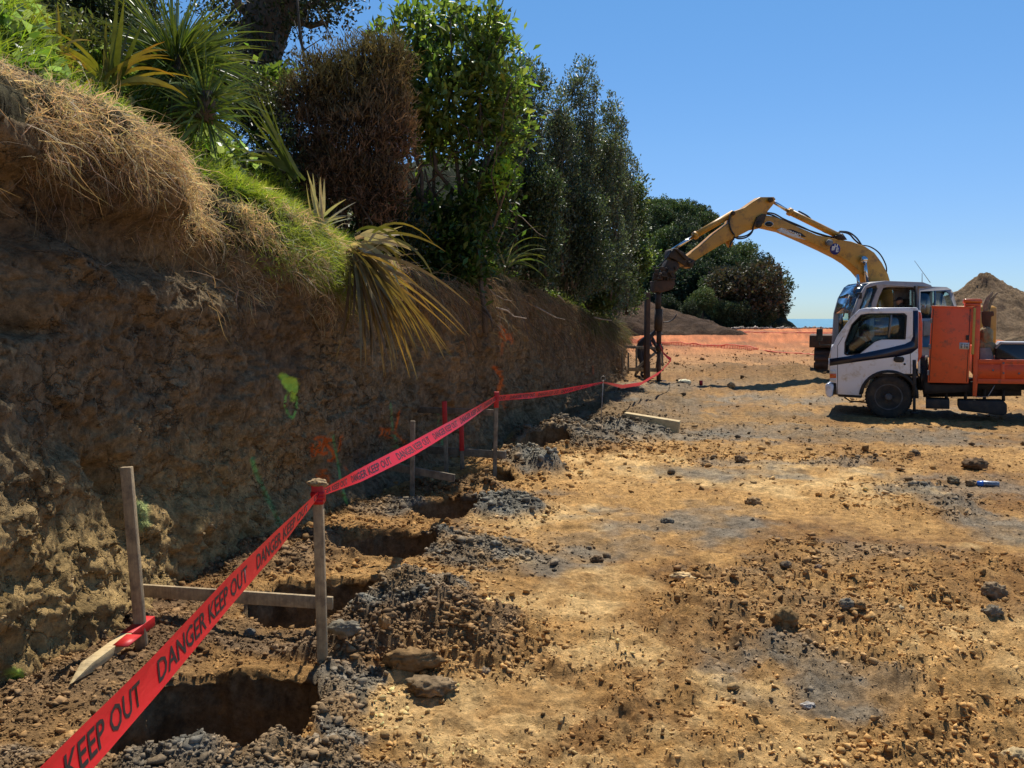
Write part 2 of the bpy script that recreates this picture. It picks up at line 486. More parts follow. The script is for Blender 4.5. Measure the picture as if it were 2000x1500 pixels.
# heaps of grey clay drilled out: x, y, sx, sy, height, greyness
HEAPS = [(-.80, 2.92, .42, .17, .13, 1), (-.72, 3.62, .12, .40, .05, .9), (-.55, 4.95, .24, .40, .15, 1), (-.40, 4.55, .3, .3, .11, .35),
         (-.95, 4.42, .6, .16, .07, .4), (-.40, 6.3, .26, .30, .10, 1), (-.2, 6.1, .3, .2, .03, .9), (-.10, 7.6, .26, .27, .12, 1),
         (-.55, 8.5, .4, .16, .09, .3), (.22, 9.75, .26, .36, .22, 1), (.0, 10.4, .3, .3, .12, .6), (.78, 11.6, .5, .45, .17, .9), (1.35, 12.9, .7, .6, .20, .9),
         (.55, 12.5, .4, .4, .16, .5), (1.9, 15.0, .7, 1.0, .16, .8), (2.7, 17.5, .8, 1.2, .12, .9), (3.3, 20.5, .8, 1.0, .15, .8), (-1.75, 6.1, .35, .5, .08, .3),
         (-2.05, 4.2, .35, .7, .08, .3), (-1.5, 2.9, .4, .3, .05, .6), (-1.1, 7.6, .4, .3, .05, .8)]
GREYS = [(1.5, 7.1, .75, .6), (.5, 6.2, .6, .4), (2.5, 9.5, .9, .4), (3.6, 13.0, 1.6, .9), (5.5, 12.6, 1.7, .7), (2.6, 16.5, 1.3, 1.5), (5.5, 18, 2.5, 1.2),
         (4.1, 7.5, .3, 1.3), (1.5, 4.0, .3, .35), (7, 15.5, 2.5, .5), (4.5, 21.5, 1.5, 1)]
SMOOTHS = [(2.55, 4.25, .5, .55), (.35, 5.3, .55, .5), (.2, 7.4, .6, .5), (1.3, 9.8, .8, .8), (-.2, 3.6, .35, .45), (1.15, 3.5, .25, .4), (3.3, 9.0, 1.0, .8), (4.4, 5.8, .6, 1.0), (.9, 3.0, .6, .3), (.6, 4.3, .35, .4), (4, 26, 3, 1.0), (9, 34, 6, 2)]
ROUGHS = [(1.0, 3.2, 1.2, .5, .5), (3, 4.5, .8, 1.2, .5), (-.5, 6.9, .6, .2, .5), (1.9, 4.9, .75, .9, 1), (-.25, 4.35, .5, .3, 1), (2.6, 5.8, .9, .5, .8), (1.0, 4.0, .5, .7, .5), (1.6, 3.1, .6, .4, .8), (2.0, 10.8, 1.6, .6, .6), (3.8, 8, .7, .7, .7), (4, 10.5, 1, .5, .6)]

BPTS = [(-2.55, -4), (-2.5, 0), (-2.52, 2.5), (-2.42, 4.0), (-2.15, 5.7), (-1.72, 7.6), (-.95, 10.0), (0.0, 12.7), (1.15, 16.6), (2.35, 21.0), (3.2, 24.6),
        (3.5, 26.6), (3.2, 28.2), (1.6, 29.8), (-2.0, 31.5), (-9, 34), (-20, 38)]
def _catmull(pts, n=40):
    p = np.array(pts, float); p = np.vstack([2 * p[0] - p[1], p, 2 * p[-1] - p[-2]])
    out = []
    for i in range(1, len(p) - 2):
        t = np.linspace(0, 1, n, endpoint=False)[:, None]
        out.append(0.5 * ((2 * p[i]) + (-p[i - 1] + p[i + 1]) * t + (2 * p[i - 1] - 5 * p[i] + 4 * p[i + 1] - p[i + 2]) * t ** 2 + (-p[i - 1] + 3 * p[i] - 3 * p[i + 1] + p[i + 2]) * t ** 3))
    out.append(p[-2][None])
    return np.concatenate(out)
BC = _catmull(BPTS)
BS = np.concatenate([[0], np.cumsum(np.linalg.norm(np.diff(BC, axis=0), axis=1))])
def bcurve(s):
    x = np.interp(s, BS, BC[:, 0]); y = np.interp(s, BS, BC[:, 1])
    e = 0.15
    tx = np.interp(s + e, BS, BC[:, 0]) - np.interp(s - e, BS, BC[:, 0]); ty = np.interp(s + e, BS, BC[:, 1]) - np.interp(s - e, BS, BC[:, 1])
    l = np.hypot(tx, ty) + 1e-9
    return x, y, ty / l, -tx / l            # point and outward normal
def s_of_y(yy): return np.interp(yy, BC[:480, 1], BS[:480])
_HY = np.array([(-4, 3.4), (3, 3.2), (4.5, 3.1), (5.5, 3.1), (6.3, 3.0), (7.5, 2.85), (8.5, 2.58), (10, 2.22), (11, 2.3), (12, 2.48), (13.5, 2.32), (15.5, 2.15), (20, 1.9), (25, 1.55), (28, 1.3), (45, .9)])
HS = s_of_y(np.clip(_HY[:, 0], -4, 26)); HS[-2] = HS[-3] + 3; HS[-1] = HS[-2] + 20
def crest(s): return np.interp(s, HS, _HY[:, 1])
def slope_of(s): return np.interp(s, [0, s_of_y(6), s_of_y(12), s_of_y(20), BS[-1]], [.62, .72, .5, .30, .15])
def near_curve(x, y):
    x = np.atleast_1d(x); y = np.atleast_1d(y); sub = BC[::5]; ss = BS[::5]
    out_s = np.zeros(len(x)); out_d = np.zeros(len(x))
    for i in range(0, len(x), 20000):
        d = np.hypot(x[i:i + 20000, None] - sub[None, :, 0], y[i:i + 20000, None] - sub[None, :, 1])
        k = d.argmin(1); out_s[i:i + 20000] = ss[k]; out_d[i:i + 20000] = d[np.arange(len(k)), k]
    return out_s, out_d
def hillz(x, y):
    s, d = near_curve(x, y)
    d = np.maximum(d - 0.3, 0)
    return crest(s) + slope_of(s) * d * (1 - 0.012 * np.minimum(d, 30)) + 0.10 * fbm(np.atleast_1d(x) * .8, np.atleast_1d(y) * .8, oct=3, seed=91) * np.minimum(d, 1)

# ------------------------------------------------------------ ground
def pit_r(an, cx):
    return 1 + .16 * fbm(np.cos(an) * 1.6 + cx * 3, np.sin(an) * 1.6 + 5, oct=5, seed=55, gain=.6)
def ground_z(x, y, detail=True, pits=False):
    x = np.asarray(x, float); y = np.asarray(y, float)
    r = np.hypot(x, y)
    fl_ = sstep(3, 14, r)
    z = (.012 + .04 * fl_) * fbm(x * .35, y * .35, oct=3, seed=3) + (.018 + .02 * fl_) * fbm(x * 1.3, y * 1.3, oct=3, seed=5)
    z = z + 0.78 * sstep(34, 80, y) * sstep(-20, 5, x + 15)
    grey = np.zeros_like(x); heap = np.zeros_like(x)
    wx = x + .26 * fbm(x * 2.2, y * 2.2, oct=4, seed=31); wy = y + .26 * fbm(x * 2.2 + 9, y * 2.2, oct=3, seed=32)
    for hx, hy, sx, sy, h, g in HEAPS:
        q = np.exp(-0.5 * (((wx - hx) / sx) ** 2 + ((wy - hy) / sy) ** 2))
        z = z + h * .85 * sstep(.05, .9, q) * (1 + .9 * fbm(x * 3.1, y * 3.1, oct=3, seed=33)); heap = np.maximum(heap, sstep(.12, .6, q)); grey = np.maximum(grey, g * sstep(.22, .55, q))
    for hx, hy, sx, sy in GREYS:
        q = np.exp(-0.5 * (((wx - hx) / sx) ** 2 + ((wy - hy) / sy) ** 2))
        grey = np.maximum(grey, .78 * sstep(.3, .9, q + .5 * fbm(x * 4, y * 4, oct=3, seed=44)))
    smooth = np.zeros_like(x); rough = np.zeros_like(x)
    for hx, hy, sx, sy in SMOOTHS:
        q = np.exp(-0.5 * (((wx - hx) / sx) ** 2 + ((wy - hy) / sy) ** 2))
        smooth = np.maximum(smooth, sstep(.35, .7, q + .35 * fbm(x * 3.5, y * 3.5, oct=3, seed=45)))
    for hx, hy, sx, sy, a in ROUGHS:
        q = np.exp(-0.5 * (((wx - hx) / sx) ** 2 + ((wy - hy) / sy) ** 2))
        rough = np.maximum(rough, a * sstep(.25, .7, q + .3 * fbm(x * 3, y * 3, oct=3, seed=46)))
    # churned clay bank by the excavator, track ruts
    q = np.exp(-0.5 * (((wx - 7.2) / 1.9) ** 2 + ((wy - 24.5) / 2.0) ** 2)); z = z + .38 * q * (1 + .5 * fbm(x * 1.5, y * 1.5, oct=3, seed=8)); heap = np.maximum(heap, q)
    q = np.exp(-0.5 * (((wx - 4.2) / 1.2) ** 2 + ((wy - 30.5) / 3.0) ** 2)); z = z + .18 * q; heap = np.maximum(heap, q * .8)
    q2 = sstep(20, 30, y); heap = np.maximum(heap, q2 * sstep(-.1, .4, fbm(x * .5, y * .35, oct=3, seed=71)) * .8)
    if detail:
        near = 1 - sstep(10, 18, r); mid = 1 - sstep(24, 45, r)
        lumpy = np.clip(.50 + .9 * fbm(x * 1.1, y * 1.1, oct=3, seed=12) + rough * .9 + heap * .05 - smooth * .4 + .25 * sstep(6, 10, r), 0.28, 1.45)
        c1, _ = cells(x * 7, y * 7, 1); c2, _ = cells(x * 17 + 3, y * 17, 4); c3, _ = cells(x * 38 + 7, y * 38, 8)
        cb, _ = cells(x * 2.6, y * 2.6, 21)
        g1 = sstep(.0, .5, fbm(x * 2, y * 2, oct=2, seed=77) + rough * .6 + heap * .7 - .15)
        z = z + near * (c1 * (.016 + .014 * rough) * lumpy * g1 + c2 * (.013 + .008 * rough) * lumpy + c3 * .0085 * (0.25 + lumpy))
        z = z + mid * (1 - near * .6) * (cb * .07 * np.clip(lumpy - .4, 0, 1) + c1 * .035 * lumpy)
        z = z + .024 * fbm(x * 6, y * 6, oct=4, seed=15) * (0.4 + lumpy)
        rg_ = fbm(x * 14, y * 14, oct=4, seed=16, gain=.65); z = z + near * (.013 * rg_ + .010 * np.abs(fbm(x * 9 + 4, y * 9, oct=3, seed=19))) * (.5 + lumpy)
        # flaky pressed clay: thin plates
        fl = fbm(x * 3 + 20, y * 9, oct=4, seed=61)
        z = z + .016 * sstep(.0, .06, fl) * smooth * mid + .02 * sstep(.05, .12, fbm(x * 1.6, y * 5, oct=4, seed=62)) * (1 - rough) * mid * (1 - near * .4)
        # far churned ground
        z = z + sstep(16, 30, y) * .16 * np.abs(fbm(x * .9, y * .9, oct=5, seed=66, gain=.6)) * (1 - .6 * sstep(50, 80, y))
    else:
        lumpy = np.clip(.35 + rough + heap - smooth, 0, 1.7)
    pit = np.zeros_like(x)
    for cx, cy, rx, ry in PITS:
        m = (np.abs(x - cx) < 1) & (np.abs(y - cy) < 1)
        if not np.any(m): continue
        xm = x[m]; ym = y[m]
        an = np.arctan2((ym - cy) / ry, (xm - cx) / rx)
        rr = np.hypot((xm - cx) / rx, (ym - cy) / ry) / pit_r(an, cx)
        pit[m] = np.maximum(pit[m], rr < 1.02)
        lip_ = np.exp(-((rr - 1.15) / .12) ** 2) * .022
        z[m] = z[m] + lip_
        if pits: z[m] = z[m] - 1.5 * (1 - sstep(1.08, 1.24, rr)) - .004 * (rr < 1.36)
    return z, grey, heap, smooth, rough, lumpy, pit
def ground_col(x, y, z, grey, heap, smooth, rough, lumpy, pit):
    n = fbm(x * .9, y * .9, oct=5, seed=101)[:, None]; n2 = fbm(x * 4, y * 4, oct=4, seed=102)[:, None]
    tan = np.array([.44, .250, .088]); brown = np.array([.23, .115, .038]); pale = np.array([.60, .385, .16]); gr = np.array([.145, .138, .112]); red = np.array([.42, .145, .055]); far = np.array([.36, .185, .075])
    c = tan + (brown - tan) * np.clip(.42 + 1.2 * n + 1.0 * n2, 0, 1)
    c = c + (pale - c) * np.clip(smooth * .7 * (1 + 1.6 * n2[:, 0]) + .45 * n2[:, 0] + .1 * n[:, 0] - .04, 0, 1)[:, None]
    c = c + (brown * .8 - c) * (np.clip(heap * .75, 0, 1) * (1 - grey))[:, None]
    c = c + (gr * (1 + .5 * n2) - c) * (grey * np.clip(.95 + .5 * n2[:, 0] + .4 * n[:, 0], .3, .95))[:, None]
    gn = sstep(.12, .4, fbm(x * .7 + 40, y * 1.1, oct=5, seed=103)) * .55
    c = c + (gr * 1.15 - c) * (gn * (1 - smooth) * sstep(3.5, 8, y) * (1 - sstep(19, 24, y)))[:, None]
    bq = (sstep(9, 15, y) * np.clip(.45 + 1.1 * fbm(x * .6 + 7, y * .9, oct=5, seed=107), 0, .9))[:, None]; c = c + (np.array([.20, .125, .055]) * (1 + .4 * n2) - c) * bq
    f = sstep(19, 36, y)[:, None]; c = c + (far * (1 + .45 * n) - c) * f
    f = sstep(34, 55, y)[:, None]; c = c + (red * (1 + .5 * n + .35 * n2) - c) * f
    bq = (sstep(20, 24, y) * (1 - sstep(33, 45, y)) * np.clip(heap + .5 * n[:, 0], 0, 1))[:, None]; c = c + (np.array([.17, .10, .045]) - c) * bq * .8
    dk = sstep(.1, .5, fbm(x * .25, y * .5, oct=4, seed=106))[:, None] * sstep(24, 34, y)[:, None]
    c = c + (np.array([.17, .09, .045]) - c) * dk * .7
    pc = np.array([.20, .125, .06]) * (1 + .25 * n2)
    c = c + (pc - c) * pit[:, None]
    c = c * (0.88 + .24 * _hash(np.floor(x * 30), np.floor(y * 30), np.zeros_like(x), 5)[:, None])
    return np.clip(c, .02, .8)
def grid_faces(nr, nc, wrap=False):
    i = np.arange(nr - 1)[:, None] * nc; j = np.arange(nc if wrap else nc - 1)[None, :]; k = (j + 1) % nc
    return np.stack([i + j, i + k, i + nc + k, i + nc + j], -1).reshape(-1, 4)
ang = np.concatenate([np.arange(-180, -44, 4.0), np.linspace(-43, 41, 790), np.arange(42, 179, 4.0)])
rad = [0.02, .5, 1.0, 1.5, 1.9, 2.2, 2.4]
while rad[-1] < 100:
    r0 = rad[-1]; rad.append(r0 + max(.0098, r0 * r0 / (845 * 1.75) * 1.75))
rad = np.array(rad + [110, 130, 160, 200])
AA, RR = np.meshgrid(np.radians(ang), rad)
gx = (RR * np.sin(AA)).ravel(); gy = (RR * np.cos(AA)).ravel()
gz, *msk = ground_z(gx, gy, pits=True)
gc = ground_col(gx, gy, gz, *msk)
edge = 82 + 3 * fbm(gx * .1, gy * 0, oct=2, seed=9)
gz = gz - 7.5 * sstep(0, 14, gy - edge)
gb = MB(); gb.add(np.stack([gx, gy, gz], 1), grid_faces(len(rad), len(ang), True)[:, ::-1], gc)
ground = gb.build('ground', M['soil'], smooth=True, recalc=False)
tag(ground, kind='structure')
# bored holes: real walls and floors, set into the sheet
for (cx, cy, rx, ry) in PITS:
    na, n1_, n2_ = (150, 22, 38) if cy < 7 else (100, 12, 20)
    an = np.linspace(0, 2 * np.pi, na, endpoint=False); R0 = pit_r(an, cx); rings = []; cols_ = []
    dep = 1.0 if cy < 8.5 else .7
    for q in np.linspace(1.42, 1.0, n1_):
        X = cx + rx * R0 * q * np.cos(an); Y = cy + ry * R0 * q * np.sin(an)
        Z, *mk_ = ground_z(X, Y); mk_[-1] = mk_[-1] * 0
        rag = .03 * sstep(1.12, 1.0, q) * fbm(X * 14, Y * 14, oct=3, seed=57)
        rings.append(np.stack([X, Y, Z + .002 - .03 * sstep(1.06, 1.0, q) + rag], 1)); cols_.append(ground_col(X, Y, Z, *mk_))
    Z0 = rings[-1][:, 2]; XY0 = rings[-1][:, :2]
    for t in (np.arange(1, n2_ + 1) / n2_) ** 1.3:
        zz5 = Z0 * (1 - t) - dep * t
        f = 1.0 + .015 * np.sin(min(1, t * 8) * 3.14) - .05 * t
        f = f + .085 * fbm(np.cos(an) * 3 + cx, np.sin(an) * 3, zz5 * 4, oct=5, seed=58, gain=.62) + .02 * sstep(.05, .1, fbm(an * 6 + 40, zz5 * 9, oct=3, seed=59))
        XY = np.array([cx, cy]) + (XY0 - np.array([cx, cy])) * f[:, None]
        rings.append(np.stack([XY[:, 0], XY[:, 1], zz5 + .01 * vnoise(an * 9, zz5 * 9, seed=3)], 1))
        nn2 = fbm(np.cos(an) * 4 + cx, np.sin(an) * 4, zz5 * 5, oct=4, seed=60)[:, None]
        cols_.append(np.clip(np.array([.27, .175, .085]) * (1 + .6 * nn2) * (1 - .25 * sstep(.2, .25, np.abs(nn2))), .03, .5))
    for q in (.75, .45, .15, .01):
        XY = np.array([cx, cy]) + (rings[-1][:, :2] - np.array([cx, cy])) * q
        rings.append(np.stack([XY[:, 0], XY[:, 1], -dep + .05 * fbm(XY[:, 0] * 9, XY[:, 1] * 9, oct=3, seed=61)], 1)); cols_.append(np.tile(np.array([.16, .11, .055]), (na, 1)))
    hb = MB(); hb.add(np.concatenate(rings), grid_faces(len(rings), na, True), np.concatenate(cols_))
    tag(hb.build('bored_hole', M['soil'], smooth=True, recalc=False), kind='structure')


# ------------------------------------------------------------ the cut bank
def lip(s):
    y = np.interp(s, BS, BC[:, 1]); k = 1 - sstep(7.6, 9.4, y); q = sstep(5.0, 6.4, y)
    return .22 + (.18 + .30 * q) * k, .42 + (.20 + .26 * q) * k          # drop below the crest, set-back behind the face
def wall_off(s, z, y):
    """distance of the cut face in front of the base line"""
    o = .05 * np.clip(z - 1.0, 0, None) - .03
    foot = 1 - sstep(5.4, 7.2, y); zt_ = 1.15 - .36 * np.clip(y - 4, 0, 2.2)
    o = o + foot * (.19 * np.clip(zt_ - z, 0, None) ** 1.1 * (1 + .55 * fbm(s * 1.3, z * 1.5, oct=4, seed=201)))
    o = o + (1 - foot) * .16 * np.clip(.35 - z, 0, None) * 3
    o = o + foot * .16 * sstep(.35, .0, np.abs(z - .35 - .1 * vnoise(s * 1.7, s * 0, seed=3))) * np.clip(fbm(s * 1.6, z * 2, oct=3, seed=202) + .2, 0, 1)
    o = o + .07 * fbm(s * .9, z * .9, oct=4, seed=203) + .035 * fbm(s * 4, z * 4, oct=4, seed=204)
    o = o - foot * .11 * sstep(zt_ - .17, zt_ + .1, z + .12 * fbm(s * 2, z * 0, oct=3, seed=240)) + .018 * fbm(s * 11, z * .9, oct=3, seed=241)
    strat = sstep(8, 12, y)
    o = o + strat * .075 * fbm(s * 5, z * .8, oct=4, seed=205)
    # slumped blocks: steps in the face with sharp edges
    st = fbm(s * 1.5 + .3 * vnoise(s * 5, z * 5, seed=9), z * 1.9, oct=4, seed=206)
    o = o + .035 * sstep(.04, .06, st) - .030 * sstep(-.18, -.20, st)
    st2 = fbm(s * 4.2, z * 4.6, oct=3, seed=216)
    o = o + .028 * sstep(.1, .14, st2) + .02 * sstep(.0, .03, fbm(s * 7, z * 9, oct=4, seed=218))
    # hollow under the turf, and the ledge at the left
    hol = sstep(3.3, 4.2, y) * (1 - sstep(5.9, 6.9, y))
    zc = 2.38 - .11 * (y - 4) + .05 * vnoise(s * 3, s * 0, seed=4)
    o = o - hol * .26 * np.exp(-((z - zc) / .20) ** 4) + hol * .06 * np.exp(-((z - zc + .33 + .05 * vnoise(s * 6, s * 0, seed=14)) / .13) ** 2)
    rec = 1 - sstep(4.2, 4.6, y + .1 * vnoise(z * 5, z * 0, seed=6))
    o = o - rec * .20 * sstep(1.62, 1.68, z + .03 * vnoise(s * 8, s * 0, seed=5)) * (1 - sstep(2.12, 2.25, z))
    # notch behind the left stake
    o = o - .20 * np.exp(-((s - NOTCH) / .13) ** 4) * np.exp(-((z - .62) / .27) ** 4)
    c1, _ = cells(s * 9, z * 9, 33); c2, _ = cells(s * 22, z * 22, 35)
    cm = np.clip(-.05 + fbm(s * 1.4, z * 1.4, oct=3, seed=207) + foot * np.clip(1.1 - z, 0, 1) * .9, 0, 1)
    o = o + .03 * c1 * cm + .016 * c2 * (.25 + cm)
    ck = np.abs(fbm(s * 2.2 + 3, z * 3.2, oct=4, seed=208)); o = o - .035 * (1 - sstep(0, .022, ck)) * (1 - strat)
    ck = np.abs(fbm(s * 4.6 + 9, z * 5.5, oct=3, seed=209)); o = o - .020 * (1 - sstep(0, .03, ck)) * (1 - strat)
    return o
NOTCH = float(s_of_y(4.95))
sv = [float(s_of_y(-3.5))]
while sv[-1] < BS[-1] - .5:
    y_ = np.interp(sv[-1], BS, BC[:, 1])
    if y_ < 2.2: d_ = .15
    elif y_ < 27 and sv[-1] < s_of_y(26) + .5: d_ = .0095 * max(1, y_ / 4) ** 1.45 * (.62 if 5.8 < y_ < 9.6 else 1)
    else: d_ = .25
    sv.append(sv[-1] + d_)
sv = np.array(sv); nc = len(sv)
bx, by, nx, ny = bcurve(sv); Hs = crest(sv) + .05 * vnoise(sv * 1.5, sv * 0, seed=71)
NZ = 184; LV, LH = lip(sv)
rows = []; rcol = []
def wall_paint(C, S, Z): return C
zz_ = np.linspace(0, 1, NZ)
for t in zz_:
    z = -.4 + (Hs - LV + .4) * t
    o = wall_off(sv, z, by)
    rows.append(np.stack([bx + nx * o, by + ny * o, z + .01 * vnoise(sv * 30, z * 30, seed=2)], 1))
oT = wall_off(sv, Hs - LV, by)
NL = 28
for k in range(1, NL + 1):
    a = k / NL * math.pi / 2
    o = oT + .05 * math.sin(k / NL * math.pi) - LH * (1 - math.cos(a)) ** .8; z = Hs - LV + LV * math.sin(a)
    nz_ = .045 * fbm(sv * 2.2, z * 3 + k * .04, oct=5, seed=220)
    rows.append(np.stack([bx + nx * (o + nz_), by + ny * (o + nz_), z + nz_], 1))
w0_ = -(oT - LH)
for wv in np.concatenate([np.arange(.08, 3, .16), np.geomspace(3.1, 34, 18)]):
    ww = w0_ + wv
    X = bx - nx * ww; Y = by - ny * ww
    Z = hillz(X, Y) * 1.0
    k_ = sstep(0, .5, wv); Z = (Hs + .3 * wv) * (1 - k_) + Z * k_
    rows.append(np.stack([X, Y, Z + .05 * fbm(X * 5, Y * 5, oct=3, seed=221)], 1))
BV = np.concatenate(rows); nr = len(rows)
S2 = np.tile(sv, nr); Z2 = BV[:, 2]; Y2 = BV[:, 1]
n1 = fbm(S2 * .9, Z2 * 1.2, oct=5, seed=230)[:, None]; n2 = fbm(S2 * 5, Z2 * 5, oct=4, seed=231)[:, None]
c = np.array([.37, .27, .145]) + (np.array([.20, .142, .085]) - np.array([.37, .27, .145])) * np.clip(.5 + .9 * n1 + .4 * n2, 0, 1)
lowm = (sstep(1.3, .5, Z2) * (1 - sstep(6, 8.5, Y2)))[:, None]
c = c + (np.array([.56, .37, .145]) * (1 + .3 * n2) - c) * lowm * .9  # lower near face: sunlit sandy tone painted into the clay colour
farm = sstep(8, 12, Y2)[:, None]; c = c + (np.array([.32, .20, .095]) * (1 + .55 * fbm(S2 * 6, Z2 * .7, oct=4, seed=232)[:, None]) - c) * farm * .8
top = (np.arange(len(BV)) >= NZ * nc)
c[top] = np.array([.10, .085, .04]) * (1 + .4 * n2[top])
# spray paint marks (paint on the clay): polylines read off the photo, brought onto the face
def face_sz(px, py):
    d = ray(px, py); m = np.arctan2(BC[:480, 0] - .0, BC[:480, 1]); t = math.atan2(d.x, d.y)
    msk_ = BC[:480, 1] > 1.5
    ss = BS[:480][msk_]; mm = m[msk_]
    k = np.interp(t, mm, ss)
    x, y, _, _ = bcurve(k)
    return float(k), CAM_H + d.z * float(y) / d.y
ORANGE = np.array([.95, .20, .035]); GREEN = np.array([.40, .80, .16]); LIME = np.array([.62, .95, .12]); GRN2 = np.array([.20, .55, .17])
def zoomer(x0, y0, k): return lambda pts: [(x0 + a / k, y0 + b / k) for a, b in pts]
z7 = zoomer(560, 680, 4.1667); z6 = zoomer(0, 500, 2.679); z5 = zoomer(850, 400, 3.75)
MARKS = [
    (ORANGE, z7([(205, 800), (235, 730), (262, 722), (268, 780), (240, 860), (215, 885), (200, 850), (205, 800)]), .016, .95),
    (ORANGE, z7([(250, 725), (290, 715), (310, 745), (295, 800), (280, 850), (300, 866), (328, 850)]), .016, .95),
    (ORANGE, z7([(360, 745), (318, 740), (335, 800), (372, 840), (385, 880), (370, 915), (338, 915)]), .018, .95),
    (ORANGE, z7([(395, 880), (408, 915)]), .016, .8), (ORANGE, z7([(448, 705), (436, 770), (416, 840)]), .012, .9),
    (ORANGE, z7([(245, 1040), (275, 1070)]), .014, .8), (ORANGE, z7([(320, 992), (285, 1000), (290, 1040), (335, 1040), (345, 1075), (320, 1100)]), .016, .85),
    (ORANGE, z7([(470, 965), (505, 1005)]), .012, .6),
    (ORANGE, z7([(745, 690), (765, 650), (780, 660), (772, 705), (752, 715)]), .014, .9), (ORANGE, z7([(785, 660), (808, 655), (800, 710), (820, 720)]), .014, .9),
    (ORANGE, z7([(840, 660), (818, 665), (838, 700), (848, 722), (832, 730)]), .014, .9), (ORANGE, z7([(918, 515), (900, 600), (878, 680), (920, 730), (965, 775)]), .016, .9),
    (GREEN, z6([(1495, 730), (1490, 780), (1510, 835), (1532, 850), (1552, 800), (1552, 725)]), .012, .9),
    (LIME, z6([(1475, 630), (1500, 645), (1540, 655), (1520, 700), (1490, 655), (1545, 680), (1535, 745)]), .034, 1.0), (LIME, z6([(1490, 640), (1540, 700)]), .034, 1.0),
    (GRN2, z7([(375, 710), (395, 820), (420, 960), (440, 1080), (485, 1255)]), .014, .7), (GREEN, z7([(465, 1190), (488, 1262)]), .016, .8),
    (GRN2, z7([(845, 450), (860, 640), (900, 800), (930, 900), (960, 970)]), .014, .5), (GRN2, z7([(1222, 480), (1240, 620), (1270, 780)]), .014, .6),
    (GRN2, z6([(1320, 1060), (1335, 1130), (1380, 1220), (1430, 1330), (1475, 1430)]), .020, .6), (GREEN, z6([(1320, 1070), (1335, 1120)]), .022, .6),
    (GRN2, z6([(735, 1310), (740, 1400)]), .05, .45), (LIME, [(33, 1318), (40, 1340)], .035, .9),
    (ORANGE, z5([(432, 1190), (470, 1240), (490, 1280), (478, 1330), (465, 1355)]), .035, .95), (ORANGE, z5([(485, 1290), (470, 1345)]), .045, .9),
    (ORANGE, z5([(480, 900), (485, 960)]), .05, .6), (ORANGE, z5([(500, 930), (515, 980)]), .06, .9), (ORANGE, z5([(545, 960), (560, 1000)]), .05, .8), (ORANGE, z5([(490, 1010), (478, 1160)]), .02, .4),
    (ORANGE, z5([(1155, 1180), (1158, 1260)]), .04, .5), (ORANGE, z5([(470, 1370), (510, 1490)]), .03, .5),
]
face = (~top)
PAINT = np.zeros(len(c))
# true positions use the displaced face, so marks follow plan bearing and height
fa = np.arctan2(BV[:, 0], BV[:, 1]); fe = (BV[:, 2] - CAM_H) / BV[:, 1]
for colr, pts, wd, op in MARKS:
    A = []
    wd *= 1.0 if wd > .018 else .95
    for (px, py) in pts:
        d = ray(px, py); A.append((math.atan2(d.x, d.y), d.z / d.y))
    k0, zc_ = face_sz(*pts[0]); yk = float(np.interp(k0, BS, BC[:, 1]))
    # convert both to metres on the face near this mark
    x1, y1, _, _ = bcurve(k0); x2, y2, _, _ = bcurve(k0 + .1)
    sa = .1 / (math.atan2(x2, y2) - math.atan2(x1, y1))
    sa *= .5; A = np.array(A) * np.array([sa, yk])
    bb = face & (np.abs(fa * sa - A[:, 0].mean()) < .8) & (np.abs(Y2 - yk) < 2.5)
    q = np.stack([fa[bb] * sa, fe[bb] * yk], 1)
    D = np.full(len(q), 9.)
    for i in range(len(A) - 1):
        e = A[i + 1] - A[i]; t = np.clip(((q - A[i]) @ e) / (e @ e + 1e-9), 0, 1)
        D = np.minimum(D, np.linalg.norm(q - (A[i] + t[:, None] * e), axis=1))
    nn_ = .15 * vnoise(q[:, 0] * 60, q[:, 1] * 60, seed=81)
    wgt = op * (1 - sstep(.55, 1.15, D / wd + nn_))
    c[bb] = c[bb] + (colr - c[bb]) * wgt[:, None]; PAINT[bb] = np.maximum(PAINT[bb], wgt)
bb_ = MB(); bb_.add(BV, grid_faces(nr, nc), np.clip(c, .01, .95))
bank = bb_.build('bank', M['bank'], smooth=True, recalc=False)
tag(bank, kind='structure')
q_ = np.empty(len(c) * 4, np.float32); at_ = bank.data.attributes['Col'].data; at_.foreach_get('color', q_)
q_ = q_.reshape(-1, 4); q_[:, 3] = 1 - PAINT; at_.foreach_set('color', q_.ravel())
print('bank verts', len(BV))
def bank_point(sq, zq=None, back=None):
    """points on the bank: on the face at height z, or back from the crest"""
    x, y, nx_, ny_ = bcurve(sq)
    if zq is not None:
        o = wall_off(sq, zq, y)
        return np.stack([x + nx_ * o, y + ny_ * o, zq], 1), np.stack([nx_, ny_, 0 * nx_], 1)
    Hh = crest(sq); lv, lh = lip(sq); oT_ = wall_off(sq, Hh - lv, y)
    ww = -(oT_ - lh) + back
    X = x - nx_ * ww; Y = y - ny_ * ww
    k_ = sstep(0, .5, back); Z = (Hh + .3 * back) * (1 - k_) + hillz(X, Y) * k_
    return np.stack([X, Y, Z], 1), np.stack([nx_, ny_, 0 * nx_], 1)

